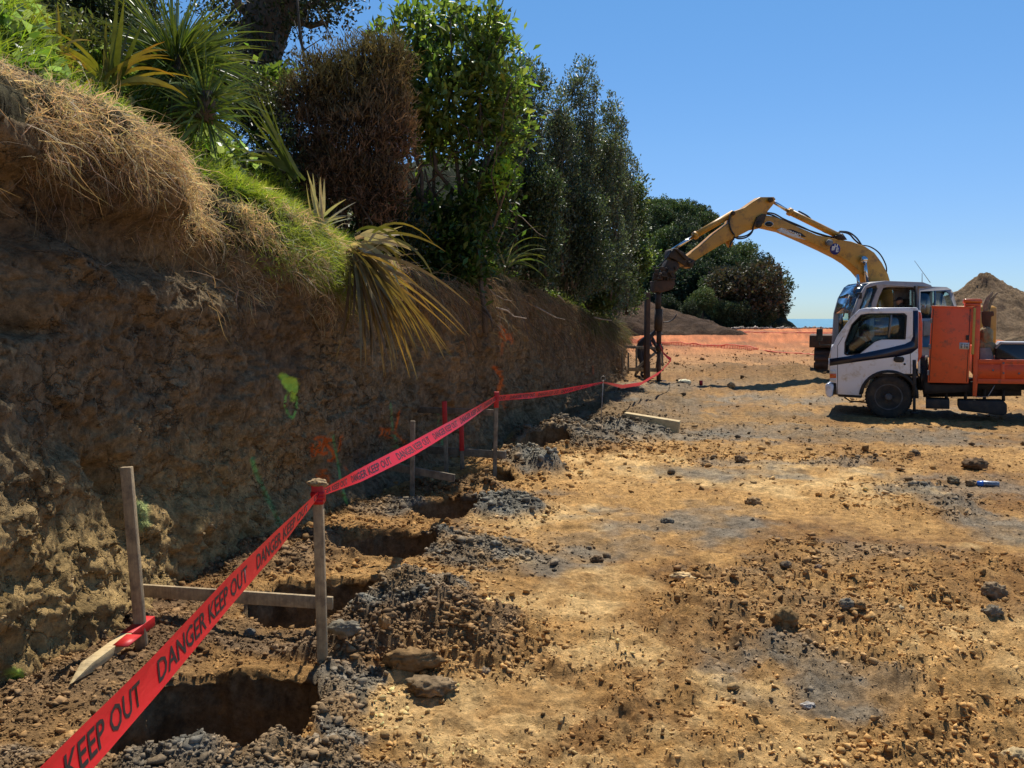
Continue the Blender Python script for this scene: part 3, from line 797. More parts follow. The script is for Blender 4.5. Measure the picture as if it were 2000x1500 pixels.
# ------------------------------------------------------------ loose crumbs and clods of clay (uncountable)
def ico():
    p = (1 + 5 ** .5) / 2
    v = np.array([(-1, p, 0), (1, p, 0), (-1, -p, 0), (1, -p, 0), (0, -1, p), (0, 1, p), (0, -1, -p), (0, 1, -p), (p, 0, -1), (p, 0, 1), (-p, 0, -1), (-p, 0, 1)], float)
    v /= np.linalg.norm(v[0])
    f = np.array([(0, 11, 5), (0, 5, 1), (0, 1, 7), (0, 7, 10), (0, 10, 11), (1, 5, 9), (5, 11, 4), (11, 10, 2), (10, 7, 6), (7, 1, 8), (3, 9, 4), (3, 4, 2), (3, 2, 6), (3, 6, 8), (3, 8, 9), (4, 9, 5), (2, 4, 11), (6, 2, 10), (8, 6, 7), (9, 8, 1)])
    return v, f
IV, IF = ico(); ICO_ = (IV, IF)
def sub_ico(v, f):
    cache = {}; v = list(map(tuple, v)); nf = []
    def mid(a, b):
        k = (min(a, b), max(a, b))
        if k not in cache:
            m = (np.array(v[a]) + np.array(v[b])) / 2; m /= np.linalg.norm(m); v.append(tuple(m)); cache[k] = len(v) - 1
        return cache[k]
    for a, b, c_ in f:
        ab, bc, ca = mid(a, b), mid(b, c_), mid(c_, a)
        nf += [(a, ab, ca), (b, bc, ab), (c_, ca, bc), (ab, bc, ca)]
    return np.array(v), np.array(nf)
OV = np.array([(1, 0, 0), (-1, 0, 0), (0, 1, 0), (0, -1, 0), (0, 0, 1), (0, 0, -1)], float)
OF = np.array([(0, 2, 4), (2, 1, 4), (1, 3, 4), (3, 0, 4), (2, 0, 5), (1, 2, 5), (3, 1, 5), (0, 3, 5)])
def crumbs(mb, pos, size, colr, sink=.25, flat=.75, small=False):
    if not small:
        r_ = np.hypot(pos[:, 0], pos[:, 1]); sm = size / r_ < .0030
        if len(colr) != len(pos): colr = np.broadcast_to(colr, (len(pos), 3))
        crumbs(mb, pos[sm], size[sm], colr[sm], sink, flat, True); pos, size, colr = pos[~sm], size[~sm], colr[~sm]
    IV, IF = (OV, OF) if small else ICO_
    n = len(pos); m = len(IV)
    q = rng.normal(size=(n, 3, 3)); q, _ = np.linalg.qr(q)
    sc = size[:, None, None] * rng.uniform(.30, 1.35, (n, m, 1)) * 1.0
    V = IV[None] * sc
    V = V * rng.uniform(.5, 1.3, (n, 1, 3))
    V = np.einsum('nij,nkj->nki', q, V)
    V[:, :, 2] *= flat
    V = V + (pos + np.stack([0 * size, 0 * size, size * (flat - sink) * .6], 1))[:, None, :]
    Fq = (IF[None] + (np.arange(n) * m)[:, None, None]).reshape(-1, 3)
    mb.add(V.reshape(-1, 3), Fq, np.repeat(colr, m, axis=0))
NC = 36000
u = rng.uniform(0, 1, NC * 3)
yy = 2.5 * (16 / 2.5) ** (u ** 1.0); aa = rng.uniform(-.72, .66, NC * 3); xx = yy * aa
gzc, *mk = ground_z(xx, yy)
grey_, heap_, smooth_, rough_, lumpy_, pit_ = mk
wx_, _, _, _ = bcurve(s_of_y(yy))
pr = np.clip(.09 + .40 * lumpy_ + .9 * heap_ + .55 * rough_ - .25 * smooth_ , 0.06, 1) * (pit_ < .02) * (xx > wx_ - .1)
k = rng.uniform(0, 1, len(xx)) < pr
xx, yy, gzc, heap_, rough_, smooth_ = xx[k], yy[k], gzc[k], heap_[k], rough_[k], smooth_[k]
cc = ground_col(xx, yy, gzc, *[m[k] for m in mk])
if len(xx) > NC: xx, yy, gzc, cc, heap_, rough_ = xx[:NC], yy[:NC], gzc[:NC], cc[:NC], heap_[:NC], rough_[:NC]
sz = .0045 * (1 - rng.uniform(0, .992, len(xx))) ** -.34 * (.75 + .45 * heap_ + .45 * rough_)
sz = sz * (1 + .55 * rough_[:len(sz)]); sz = np.clip(sz, .004, .030) * np.clip(yy / 5, .9, 2.0)
cc = cc * rng.uniform(.9, 1.4, (len(xx), 1))  # mostly lighter than the ground: sunlit crumb tops put into the colour
mb = MB(); crumbs(mb, np.stack([xx, yy, gzc], 1), sz, np.clip(cc, .02, .7))
# crumbs fallen on the ledges and foot of the face
# broken clods on the heaps beside the holes
hp = []
for hx, hy, sx, sy, h, g in HEAPS:
    if hy > 14: continue
    m_n = int(4600 * sx * sy * 6 / max(1, hy / 4) ** 1.2); hp.append(np.stack([rng.normal(hx, sx * 1.15, m_n), rng.normal(hy, sy * 1.15, m_n)], 1))
hp = np.concatenate(hp); zh, *mh = ground_z(hp[:, 0], hp[:, 1]); kh = mh[-1] < .5; hp, zh = hp[kh], zh[kh]
ch = ground_col(hp[:, 0], hp[:, 1], zh, *[m[kh] for m in mh]) * rng.uniform(.7, 1.35, (len(hp), 1))
crumbs(mb, np.stack([hp[:, 0], hp[:, 1], zh], 1), np.clip(.0068 * (1 - rng.uniform(0, .99, len(hp))) ** -.36, .0055, .034) * np.clip(hp[:, 1] / 5, .9, 2), np.clip(ch, .02, .6))
print('heap crumbs', len(hp))
ns = 5000
sq = s_of_y(rng.uniform(2.6, 7.5, ns)); zq = rng.uniform(0, 1, ns) ** 1.4 * 1.15
pp, _ = bank_point(sq, zq)
crumbs(mb, pp, np.clip(.005 * (1 - rng.uniform(0, .99, ns)) ** -.35, .005, .02), np.array([.34, .235, .115]) * rng.uniform(.55, 1.2, (ns, 1)), sink=.6)
nf = 8500                                            # coarser lumps further off, on the churned ground
yf = 8.5 * (46 / 8.5) ** rng.uniform(0, 1, nf); xf = yf * rng.uniform(.12, .66, nf); zf, *mf = ground_z(xf, yf)
kf = rng.uniform(0, 1, nf) < np.clip(.25 + .7 * mf[1] + .2 * mf[4], 0, 1); xf, yf, zf = xf[kf], yf[kf], zf[kf]
cf = ground_col(xf, yf, zf, *[m[kf] for m in mf]) * rng.uniform(.5, 1.15, (len(xf), 1))
crumbs(mb, np.stack([xf, yf, zf], 1), np.clip(.014 * (1 - rng.uniform(0, .985, len(xf))) ** -.42, .014, .075) * np.clip(yf / 22, .8, 1.7), np.clip(cf, .02, .6))
cr = mb.build('loose_clay_crumbs', M['clod'], recalc=False)
tag(cr, 'loose crumbs and small stones of tan and grey clay scattered over the dug ground', 'gravel', kind='stuff')

# bigger clods, one by one
SV2, SF2 = sub_ico(*sub_ico(IV, IF))
SV3, SF3 = sub_ico(SV2, SF2)
def clod(px, py, wpx, colr, label, asp=.7, hf=.65, seed=0, name='clay_clod', lump=.5):
    g = G(px, py); z, *_ = ground_z(np.array([g.x]), np.array([g.y]))
    g = G(px, py, float(z[0]))
    for _ in range(3): z, *_q = ground_z(np.array([g.x]), np.array([g.y])); g = G(px, py, float(z[0]))
    wd = wpx / F * g.y / 2
    v = SV3.copy()
    r = 1 + lump * 1.3 * fbm(v[:, 0] * 1.5 + seed, v[:, 1] * 1.5, v[:, 2] * 1.5, oct=6, seed=seed, gain=.72)
    c1, _ = cells(v[:, 0] * 4 + seed, (v[:, 1] + v[:, 2]) * 4, seed); r = r + .30 * c1 * lump * 2 - .12 * np.abs(fbm(v[:, 0] * 4, v[:, 1] * 4, v[:, 2] * 4 + seed, oct=3, seed=seed))
    v = v * r[:, None] * np.array([wd, wd * asp, wd * hf]); v[:, 2] = v[:, 2] + wd * hf * .55
    z_, *_ = ground_z(np.array([g.x]), np.array([g.y]), False)
    v[:, 2] = np.maximum(v[:, 2], -.02)
    m_ = MB(); cv = np.array(colr) * (1 + .35 * fbm(v[:, 0] * 9 / wd * .3, v[:, 1] * 9, v[:, 2] * 9, oct=3, seed=seed)[:, None])
    m_.add(v + np.array(g), SF3, cv)
    o = m_.build(name, M['clod'], org=g, smooth=False); tag(o, label, 'clod' if name == 'clay_clod' else 'rock')
    return o
BR = (.22, .135, .06); GY = (.19, .165, .12); TN = (.38, .25, .12); DK = (.12, .075, .04)
CL = [(842, 1350, 96, (.24, .165, .09), 'largest grey-brown clay clod between the front hole and open ground', .6, .38),
      (800, 1300, 110, BR, 'broad hollow brown clod behind the largest grey-brown one', .45, .4),
      (848, 1308, 30, BR, 'round brown clod touching the largest grey-brown one', .9, .8),
      (738, 1232, 44, (.25, .14, .06), 'upright rusty brown clod on the grey heap right of the second hole', .8, 1.0),
      (600 + 452 / 3, 1222, 22, (.30, .18, .08), 'small upright orange-brown clod at the rim of the second hole', .8, 1.3),
      (672, 1232, 60, GY, 'smooth grey slab of clay beside the foot of the nearest taped stake', .5, .45),
      (725, 1262, 60, (.26, .17, .085), 'rounded tan clod right of the nearest taped stake', .8, .6),
      (948, 1318, 24, (.27, .2, .13), 'lone greyish stone on bare clay right of the largest clod', .8, .8),
      (1532, 1222, 62, (.21, .13, .055), 'dark jagged clod standing alone in the middle of the rubble field', .7, .85),
      (1333, 1130, 56, (.45, .31, .15), 'flat pale clod left of the rubble field', .6, .35),
      (1400 + 1370 / 2.5 - 200, 1195, 34, (.42, .33, .19), 'pale yellow stone right of the dark jagged clod', .7, .6),
      (1655, 1185, 34, GY, 'dark grey clod above the pale yellow stone', .8, .7),
      (1680, 1187, 26, BR, 'brown clod beside the dark grey one', .8, .8),
      (1578, 1382, 32, (.33, .30, .26), 'light grey flat stone at the lower right foreground', .7, .5),
      (1447, 902, 26, DK, 'dark clod on the bare ground below the pine beam', .7, .7),
      (1787, 890, 24, (.14, .10, .06), 'isolated dark round clod in front of the truck', .8, .7),
      (1905, 912, 50, DK, 'wide dark clod left above the blue spray can', .6, .5),
      (1862, 944, 26, (.16, .12, .07), 'brown round clod left of the blue spray can', .9, .8),
      (1896, 948, 22, (.2, .13, .07), 'small brown clod touching the cap end of the spray can', .9, .8),
      (1470, 985, 34, (.24, .15, .07), 'brown clod at the right end of the grey drilling spoil patch', .7, .6),
      (1303, 1022, 28, (.13, .11, .08), 'dark clod in the middle of the grey spoil patch', .7, .6),
      (1535, 1108, 26, (.16, .12, .08), 'dark stone above the rubble field', .7, .7),
      (1598, 1112, 18, (.17, .12, .08), 'smaller dark stone right of the one above the rubble field', .8, .8),
      (1940, 1165, 60, (.20, .14, .08), 'cluster-like brown clod at the right edge of the picture', .6, .7),
      (1938, 1203, 40, (.14, .115, .08), 'dark rounded clod below the cluster at the right edge', .8, .8),
      (1165, 1097, 24, DK, 'single dark chip on the pale clay in the centre', .6, .6),
      (1440, 752, 20, TN, 'rounded tan boulder in front of the churned bank', .9, .9),
      (1428, 757, 18, TN, 'tan stone left of the rounded tan boulder', .9, .8),
      (192, 1252, 24, (.12, .085, .05), 'dark lump beside the fallen red-ended stake', .9, .9),
      (488, 1240, 22, (.16, .14, .11), 'grey stone between the two nearest stakes', .9, .7),
      (1980, 1487, 60, (.42, .31, .16), 'pale stone in the lower right corner', .7, .6),
      (1835, 1485, 44, (.45, .34, .18), 'flat pale stone left of the lower right corner', .7, .5)]
for i, (px, py, wp, cl, lb, asp, hf) in enumerate(CL):
    if px > 1250: wp *= .85; cl = tuple(v * 1.3 for v in cl)
    clod(px, py, wp, cl, lb, asp, hf, seed=300 + i * 7)
clod(1337, 750, 26, (.72, .66, .45), 'pale cream block lying on grey mud by the tape end', .6, .45, seed=5, name='limestone_block', lump=.25)

# ------------------------------------------------------------ sea, headland, spoil
def mat_sea():
    m, nt, b = newmat('sea_water')
    b.inputs['Base Color'].default_value = (.03, .20, .27, 1); b.inputs['Roughness'].default_value = .28
    n = tex_noise(nt, .35, 6, .65, stretch=(1, .35, 1)); bp = N_(nt, 'ShaderNodeBump'); bp.inputs['Strength'].default_value = .5; bp.inputs['Distance'].default_value = .6
    nt.links.new(n.outputs['Fac'], bp.inputs['Height']); nt.links.new(bp.outputs[0], b.inputs['Normal'])
    n2 = tex_noise(nt, .08, 8, .75, stretch=(1, .3, 1)); cr = N_(nt, 'ShaderNodeValToRGB')
    cr.color_ramp.elements[0].position = .35; cr.color_ramp.elements[0].color = (.025, .14, .19, 1); cr.color_ramp.elements[1].position = .68; cr.color_ramp.elements[1].color = (.11, .33, .40, 1)
    nt.links.new(n2.outputs['Fac'], cr.inputs[0]); nt.links.new(cr.outputs[0], b.inputs['Base Color'])
    return m
mb = MB(); rr_ = np.geomspace(60, 14000, 60); ta = np.radians(np.linspace(-80, 80, 90)); A_, R_ = np.meshgrid(ta, rr_)
mb.add(np.stack([R_ * np.sin(A_), R_ * np.cos(A_), 0 * R_ - 5], -1).reshape(-1, 3), grid_faces(60, 90))
tag(mb.build('sea', mat_sea(), recalc=False), kind='structure')

# headland: ground rising under its trees (their feet are surveyed points)
HT_PTS = []
# dark earth slope at the foot of the headland
hx = np.linspace(-14, 27, 170); hy = np.linspace(60, 84, 110); X, Y = np.meshgrid(hx, hy)
e_ = (17.8 - X) / 8
Z = .45 + .3 * sstep(60, 80, Y) + 2.7 * np.clip(e_, 0, 2.2) ** 1.1 * sstep(60, 68, Y) + .45 * fbm(X * .7, Y * .9, oct=6, seed=402, gain=.6) - .9 * sstep(.02, -.1, e_) + .25 * sstep(0, .1, e_) - 2.0 * (1 - sstep(60, 62, Y))
cz = np.array([.135, .082, .048]) * (1 + .5 * fbm(X.ravel() * .5, Y.ravel() * .5, oct=4, seed=403)[:, None])
mb = MB(); mb.add(np.stack([X, Y, Z], -1).reshape(-1, 3), grid_faces(110, 170), cz)
tag(mb.build('earth_slope', M['farsoil'], smooth=True, recalc=False), kind='structure')
def heap(name, label, cx, cy, rx, ry, h, colr, n=150, seed=0, sharp=1.0, cat='pile'):
    u_ = np.linspace(-1.25, 1.25, n); X, Y = np.meshgrid(u_, u_)
    an = np.arctan2(Y, X)
    q = np.hypot(X, Y) * (1 + .10 * fbm(np.cos(an) * 1.5, np.sin(an) * 1.5, oct=3, seed=seed)) + .02 * fbm(X * 5, Y * 5, oct=3, seed=seed)
    prof = np.clip(1 - q, -.25, 1); tip = .06
    pr_ = np.where(prof > 1 - tip * 2, prof - (prof - (1 - tip * 2)) ** 2 / (tip * 4), prof)
    ridg = np.abs(fbm(np.cos(an) * 5 + 3, np.sin(an) * 5, q * 1.2, oct=4, seed=seed + 3))
    Zz = h * pr_ ** 1 * sharp + .13 * h * (fbm(X * 3.5, Y * 3.5, oct=5, seed=seed + 2, gain=.6) - ridg * 1.0 + .3) * sstep(1.2, .9, q)
    z0, *_ = ground_z(np.array([cx]), np.array([cy]), False); Zz = Zz + float(z0[0])
    cz = np.array(colr) * (1 + .35 * fbm(X.ravel() * 3, Y.ravel() * 3, oct=5, seed=seed + 5)[:, None])
    m_ = MB(); m_.add(np.stack([cx + X * rx, cy + Y * ry, Zz], -1).reshape(-1, 3), grid_faces(n, n), cz)
    return tag(m_.build(name, M['farsoil'], org=(cx, cy, float(z0[0])), smooth=True, recalc=False), label, cat)
pk = P(1927, 528, 60)
heap('soil_pile', 'tall pale brown conical soil pile behind the orange truck box', pk.x, 60, 7.2, 6.5, 4.3, (.31, .21, .12), seed=7)
pk = P(1985, 640, 42)
heap('soil_pile', 'low dark clay heap in front of the tall pile, right of the truck box', pk.x + 1.2, 42, 3.4, 2.2, .95, (.20, .14, .08), seed=17)
# rough stones along the seaward edge of the site
mb = MB(); n = 900; xs = rng.uniform(18, 62, n); ys = 80.5 + rng.uniform(-1, 1.2, n) + 0 * xs
zs, *_ = ground_z(xs, ys, False); crumbs(mb, np.stack([xs, ys, zs], 1), rng.uniform(.08, .24, n), np.array([.34, .29, .24]) * rng.uniform(.6, 1.2, (n, 1)))
tag(mb.build('edge_stones', M['clod'], recalc=False), 'low line of pale stones along the far edge of the site before the sea', 'rocks', kind='stuff')

# ------------------------------------------------------------ vegetation
def jit(colr, n, a=.25, rg=rng, hue=.12):
    return np.array(colr) * rg.uniform(1 - a, 1 + a, (n, 1)) * rg.uniform(1 - hue, 1 + hue, (n, 3))
def tuft_mesh(mb, base, d0, L, W, colr, nseg=4, grav=.3, curl=.25, tip=None, a=.25, **k):
    V, Q, bid, tt = blades(base, d0, L, W, nseg, grav, curl, **k)
    c = jit(colr, len(base), a)[bid]
    if tip is not None: c = c + (np.array(tip) - c) * (tt ** 2)[:, None] * rng.uniform(.2, 1, len(base))[bid][:, None]
    mb.add(V, Q, c)

# grass along the crest and up the slope
def grass_patch(ya, yb, wa, wb, n, Lr, colr, tip, W=.006, lean=.5):
    yy = rng.uniform(ya, yb, n); s = s_of_y(yy); wv = wa + (wb - wa) * rng.uniform(0, 1, n) ** 1.4
    kk = fbm(yy * 2.2, wv * 2.2, oct=3, seed=501) > -.18
    s = s[kk]; wv = wv[kk]; n = len(s)
    p, nn = bank_point(s, back=wv)
    d = rng.normal(size=(n, 3)) * .38 + np.array([0, 0, 1.0]) + nn * lean * rng.uniform(.0, 1, (n, 1))
    tuft_mesh(mb, p - np.array([0, 0, .01]), d, rng.uniform(*Lr, n), W * 1.3, colr, 3, .45, .2, tip)
GR = (.20, .31, .04); GT = (.42, .46, .08)
mb = MB()
grass_patch(2.5, 6.0, .1, 2.6, 13000, (.12, .38), GR, GT)
grass_patch(5.6, 8.9, -.05, 1.2, 13000, (.10, .30), GR, GT)
grass_patch(5.5, 9.5, .8, 3.2, 5000, (.15, .4), (.07, .13, .025), (.16, .22, .04))
def lip_points(s, f):
    H = crest(s); y = np.interp(s, BS, BC[:, 1]); lv, lh = lip(s); dz = f * lv
    p, nn = bank_point(s, H - lv); sa = np.clip(1 - f, 0, 1); ca = np.sqrt(1 - sa ** 2)
    p[:, 2] = H - dz + .01; p = p + nn * (.05 * np.sin(np.arcsin(sa) * 2) - lh * (1 - ca) ** .8)[:, None]
    return p, nn
n = 15000; yy = rng.uniform(5.2, 8.8, n); f = rng.uniform(-.02, 1, n) ** 1.0 * (.10 + .32 * sstep(5.2, 7.4, yy)); f = np.maximum(f, 0)
p, nn = lip_points(s_of_y(yy), f)
tuft_mesh(mb, p, rng.normal(size=(n, 3)) * .45 + np.array([0, 0, .8]) + nn * .6, rng.uniform(.06, .17, n), .007, (.24, .34, .05), 3, .5, .25, (.50, .50, .12))
tag(mb.build('crest_grass', M['grass'], recalc=False), 'bright green sunlit grass along the top of the near bank', 'grass', kind='stuff')
mb = MB()
grass_patch(10.4, 12.6, .0, .9, 3500, (.15, .5), (.11, .20, .03), GT, W=.010)
grass_patch(11.3, 16.5, -.25, .7, 7000, (.08, .24), (.20, .22, .05), (.38, .32, .12), W=.010)
grass_patch(16, 25.5, -.2, 1.0, 5000, (.12, .4), (.08, .12, .03), (.2, .22, .06), W=.014)
tag(mb.build('bank_top_grass', M['grass'], recalc=False), 'green and straw coloured grass on the lower bank top between the big shrubs', 'grass', kind='stuff')
# light green beard of grass hanging at the flax
mb = MB(); n = 6500
s = s_of_y(np.clip(rng.normal(7.55, .5, n), 6.3, 8.9)); zq = crest(s) - rng.uniform(.05, .85, n)
p, nn = bank_point(s, np.minimum(zq, crest(s) - lip(s)[0])); lv, lh = lip(s); sa = np.clip((zq - crest(s) + lv) / lv, 0, 1); p[:, 2] = zq; p += nn * (rng.uniform(-.02, .10, n) - lh * (1 - np.sqrt(1 - sa ** 2)) ** .8 + .05 * np.sin(np.pi * sa))[:, None]
tuft_mesh(mb, p, nn * .7 + rng.normal(size=(n, 3)) * .55 + np.array([0, 0, .25]), rng.uniform(.06, .20, n), .0055, (.26, .33, .08), 3, .8, .5, (.45, .40, .16))
tag(mb.build('hanging_grass', M['grass'], recalc=False), 'pale green grass spilling over the bank edge left of the hanging flax', 'grass', kind='stuff')

# thatch of dry straw and roots hanging over the edge
def thatch(n, ya, yb, za, zb, Lr, colr, W, out=.05, grav=1.0, curl=.55, mx=.3, nseg=4, dirv=.5, seed=0):
    yy = rng.uniform(ya, yb, n); s = s_of_y(yy); H = crest(s)
    dz = (za + (zb - za) * rng.uniform(0, 1, n) ** 1.2) * np.where(yy < 9, lip(s)[0] / .7, 1)
    dz = np.where((yy > 5.4) & (yy < 9) & (dz < .32 * lip(s)[0]) & (rng.uniform(0, 1, n) < .75), dz + .3, dz)
    kk = fbm(yy * 3.2, dz * 4, oct=4, seed=520 + seed) > -mx * .35
    s, dz, H = s[kk], dz[kk], H[kk]; n = len(s)
    lv, lh = lip(s); lo = np.minimum(H - dz, H - lv)
    p, nn = bank_point(s, lo)
    sa = np.clip((lv - dz) / lv, 0, 1); ca = np.sqrt(1 - sa ** 2); th_ = np.arcsin(sa) / (np.pi / 2)
    p[:, 2] = H - dz + .02; p = p + nn * (rng.uniform(.0, out + .04, n) + .05 * np.sin(th_ * np.pi) - lh * (1 - ca) ** .8 - .35 * np.clip(-dz / .1, 0, 1.5))[:, None]
    p += nn * (.07 * fbm(s * 3, dz * 4, oct=3, seed=525))[:, None]
    d = nn * rng.uniform(.2, 1.2, (n, 1)) + rng.normal(size=(n, 3)) * dirv + np.array([0, -.15, -.15])
    tuft_mesh(mb, p, d, rng.uniform(*Lr, n), W * rng.uniform(.6, 1.3, n), colr, nseg, grav, curl, a=.4)
mb = MB()
thatch(19000, 2.6, 8.9, -.06, .74, (.05, .17), (.64, .51, .31), .005, dirv=1.1, grav=.45, curl=.9)
thatch(2200, 2.6, 8.9, .0, .85, (.12, .38), (.60, .48, .29), .0055, out=.08, curl=.7)
thatch(2400, 6.3, 8.8, .5, 1.1, (.1, .32), (.50, .40, .25), .005, out=.06, curl=.7)
thatch(3500, 2.6, 6.5, .6, 1.1, (.06, .2), (.45, .34, .2), .004, out=.04, mx=.0, seed=3)
thatch(900, 2.8, 6.2, .6, 1.4, (.15, .5), (.38, .28, .16), .005, out=.06, mx=.0, seed=4)
tag(mb.build('dry_straw_thatch', M['straw'], recalc=False), 'tangled mat of dry tan straw and roots hanging over the near bank edge', 'dry grass', kind='stuff')
mb = MB()
thatch(6500, 8.7, 17.0, -.12, .5, (.12, .42), (.36, .27, .16), .008, curl=.4)
thatch(1500, 8.9, 24.0, .0, .9, (.3, .8), (.20, .15, .10), .010, out=.1, curl=.3)
thatch(3000, 17, 26, -.1, .5, (.15, .5), (.13, .13, .06), .014, curl=.4)
tag(mb.build('root_fringe', M['straw'], recalc=False), 'brown roots and dead grass hanging down the far part of the bank', 'roots', kind='stuff')

# broad-leaved weeds
mb = MB()
def weeds(n, ya, yb, wa, wb, L, colr, h=.18):
    s = s_of_y(rng.uniform(ya, yb, n)); wv = rng.uniform(wa, wb, n)
    kk = fbm(s * 1.8, wv * 1.8, oct=3, seed=540) > -.02; s = s[kk]; wv = wv[kk]; n = len(s)
    p, nn = bank_point(s, back=wv); p[:, 2] += rng.uniform(.02, h, n)
    V, T, lid = leaves(p, rng.normal(size=(n, 3)) + nn * .6 + np.array([0, 0, .1]), rng.uniform(.5, 1.2, n) * L, rng.uniform(.35, .8, n) * L)
    mb.add(V, T, jit(colr, n, .3)[lid])
weeds(3600, 4.6, 8.8, .05, 2.2, .11, (.13, .22, .05)); weeds(1300, 5.0, 8.3, .05, .8, .12, (.30, .38, .20), .22)
nw = 900; sw = s_of_y(rng.uniform(5.0, 8.6, nw)); pw_, nw_ = lip_points(sw, rng.uniform(0, .3, nw)); V, T, lid = leaves(pw_, rng.normal(size=(nw, 3)) + nw_ * .8, rng.uniform(.04, .12, nw), rng.uniform(.03, .07, nw)); mb.add(V, T, jit((.20, .32, .08), nw, .35)[lid])
weeds(3000, 8.6, 12, -.1, 1.3, .11, (.06, .11, .025), .5); weeds(2500, 13, 17, -.2, 1.2, .08, (.16, .26, .04), .2)
tag(mb.build('crest_weeds', M['leaf'], recalc=False), 'low broad-leaved green weeds growing through the grass on the bank top', 'weeds', kind='stuff')
# thin pale roots curling out of the cut face, one by one
def root(pts, r, label):
    m_ = MB(); m_.tube(pts, np.linspace(r, r * .35, len(pts)), 6)
    return tag(m_.build('bare_root', M['root'], org=pts[0], smooth=True), label, 'root')
M['root'] = mat('pale_root', (.42, .33, .24), (.24, .18, .12), 20, .8, .3)
def ptsP(lst, Y0, Y1=None):
    n = len(lst); Y1 = Y1 or Y0
    return [P(px, py, Y0 + (Y1 - Y0) * i / (n - 1)) for i, (px, py) in enumerate(lst)]
root(ptsP([(970, 602), (990, 607), (1003, 618), (1028, 622)], 11.3, 11.8), .018, 'thick pale root sticking out of the face below the slim sapling')
root(ptsP([(1045, 598), (1070, 612), (1085, 620), (1103, 624)], 13.0, 13.4), .016, 'curved pale root under the straw fringe right of the sapling')
root(ptsP([(1090, 578), (1097, 583), (1104, 592)], 13.6, 13.8), .02, 'short broken root end at the right tip of the grassy lip')
root(ptsP([(1160, 620), (1178, 624), (1194, 626)], 17.5, 17.8), .022, 'pale root across the bank shoulder below the far shrubs')
root(ptsP([(948, 556), (965, 575), (985, 585), (1000, 588)], 11.1, 11.5), .010, 'thin forked root beside the foot of the slim sapling')
root(ptsP([(215, 292), (232, 270), (262, 262), (290, 255)], 5.2, 5.2), .006, 'long thin root arching out of the straw near the left edge')
root(ptsP([(172, 318), (182, 335), (178, 352), (168, 362)], 4.9, 4.9), .005, 'short whitish rootlet hanging in the dark hollow')
root(ptsP([(150, 505), (185, 510), (205, 520), (218, 512)], 4.9, 5.0), .006, 'whitish root lying on the bare ledge under the hollow')

# ---- sword-leaved plants
def flaxfan(name, label, org, specs, cat='flax'):
    m_ = MB()
    for (b, d, n, L, W, grav, curl, colr, tip, a) in specs:
        base = np.array(b) + rng.normal(size=(n, 3)) * .04
        dd = np.array(d) + rng.normal(size=(n, 3)) * a
        V, Q, bid, tt = blades(base, dd, rng.uniform(.65, 1.05, n) * L, W * rng.uniform(.7, 1.1, n), 9, grav * rng.uniform(.6, 1.3, n), curl, round_base=True, side=np.cross(dd, [0, 0, 1]) * .0 + rng.normal(size=(n, 3)) * .5 + np.array([0.2, .9, .3]))
        c = jit(colr, n, .25)[bid]; f = (tt ** 1.5 * rng.uniform(.1, 1, n)[bid])[:, None]
        c = c + (np.array(tip) - c) * f
        m_.add(V, Q, c)
    return tag(m_.build(name, M['flax'], org=org, recalc=False), label, cat)
OL = (.12, .13, .035); OR = (.45, .22, .04); PALE = (.50, .45, .34); YG = (.22, .24, .05)
b = P(705, 470, 7.75); b2 = P(690, 500, 7.7)
flaxfan('flax_plant', 'large flax hanging over the bank edge with brown and yellow striped leaves', b, [
    (b, (.6, -.1, .3), 9, .85, .034, .95, .12, OL, (.36,.24,.06), .24),
    (b2, (.52, -.25, -.38), 60, 1.25, .038, .55, .12, (.24, .18, .08), (.42, .27, .09), .2),
    (b2, (.3, -.3, -.55), 38, 1.15, .032, .4, .12, (.15, .11, .06), (.30, .22, .10), .2),
    (b, (.9, 0, .22), 12, .48, .055, .25, .08, PALE, (.42, .36, .28), .12),
    (b, (.8, 0, .1), 6, .55, .05, .7, .1, PALE, (.30, .24, .16), .2),
    (b2, (-.3, -.3, -.4), 12, .6, .02, .5, .4, (.25, .19, .1), (.3, .22, .1), .3)])
b = P(622, 440, 7.6)
flaxfan('flax_stump', 'cut pale flax stubs standing upright in the grass above the hanging flax', b, [
    (b, (-.12, 0, 1), 9, .48, .045, .02, .05, PALE, (.45, .42, .33), .13), (b, (.5, 0, .5), 7, .4, .04, .2, .08, (.35, .36, .22), PALE, .2)])
b = P(575, 345, 8.2)
flaxfan('flax_plant', 'leaning green flax with dark stem between the grass and the brown bush', b, [
    (b, (-.42, 0, .9), 9, .95, .055, .1, .05, (.10, .15, .05), YG, .10), (b, (-.7, 0, .55), 5, .7, .05, .4, .05, (.12, .16, .06), YG, .15),
    (b + Vector((-.15, 0, .25)), (-.3, 0, .4), 6, .45, .035, .5, .1, (.16, .19, .10), PALE, .35)])
b = P(215, 160, 6.2)
flaxfan('flax_plant', 'dark olive flax with yellow-edged leaves left of the cabbage tree', b, [
    (b, (.1, 0, 1), 13, .62, .05, .15, .05, (.10, .12, .03), YG, .22), (b, (.5, 0, .6), 8, .6, .045, .7, .06, (.24, .22, .04), OR, .22),
    (b, (-.5, 0, .7), 7, .5, .04, .5, .06, YG, OR, .2)])
b = P(112, 118, 6.0)
flaxfan('flax_plant', 'small yellowing flax with bent tips near the upper left corner', b, [
    (b, (-.1, 0, 1), 8, .42, .035, .25, .05, (.22, .22, .05), (.42, .32, .08), .28), (b, (-.5, 0, 1), 4, .5, .03, .1, .03, (.2, .22, .04), YG, .08), (b, (.4, 0, .4), 6, .35, .03, .9, .06, (.40, .32, .10), OR, .25)])
b = P(985, 520, 12.4)
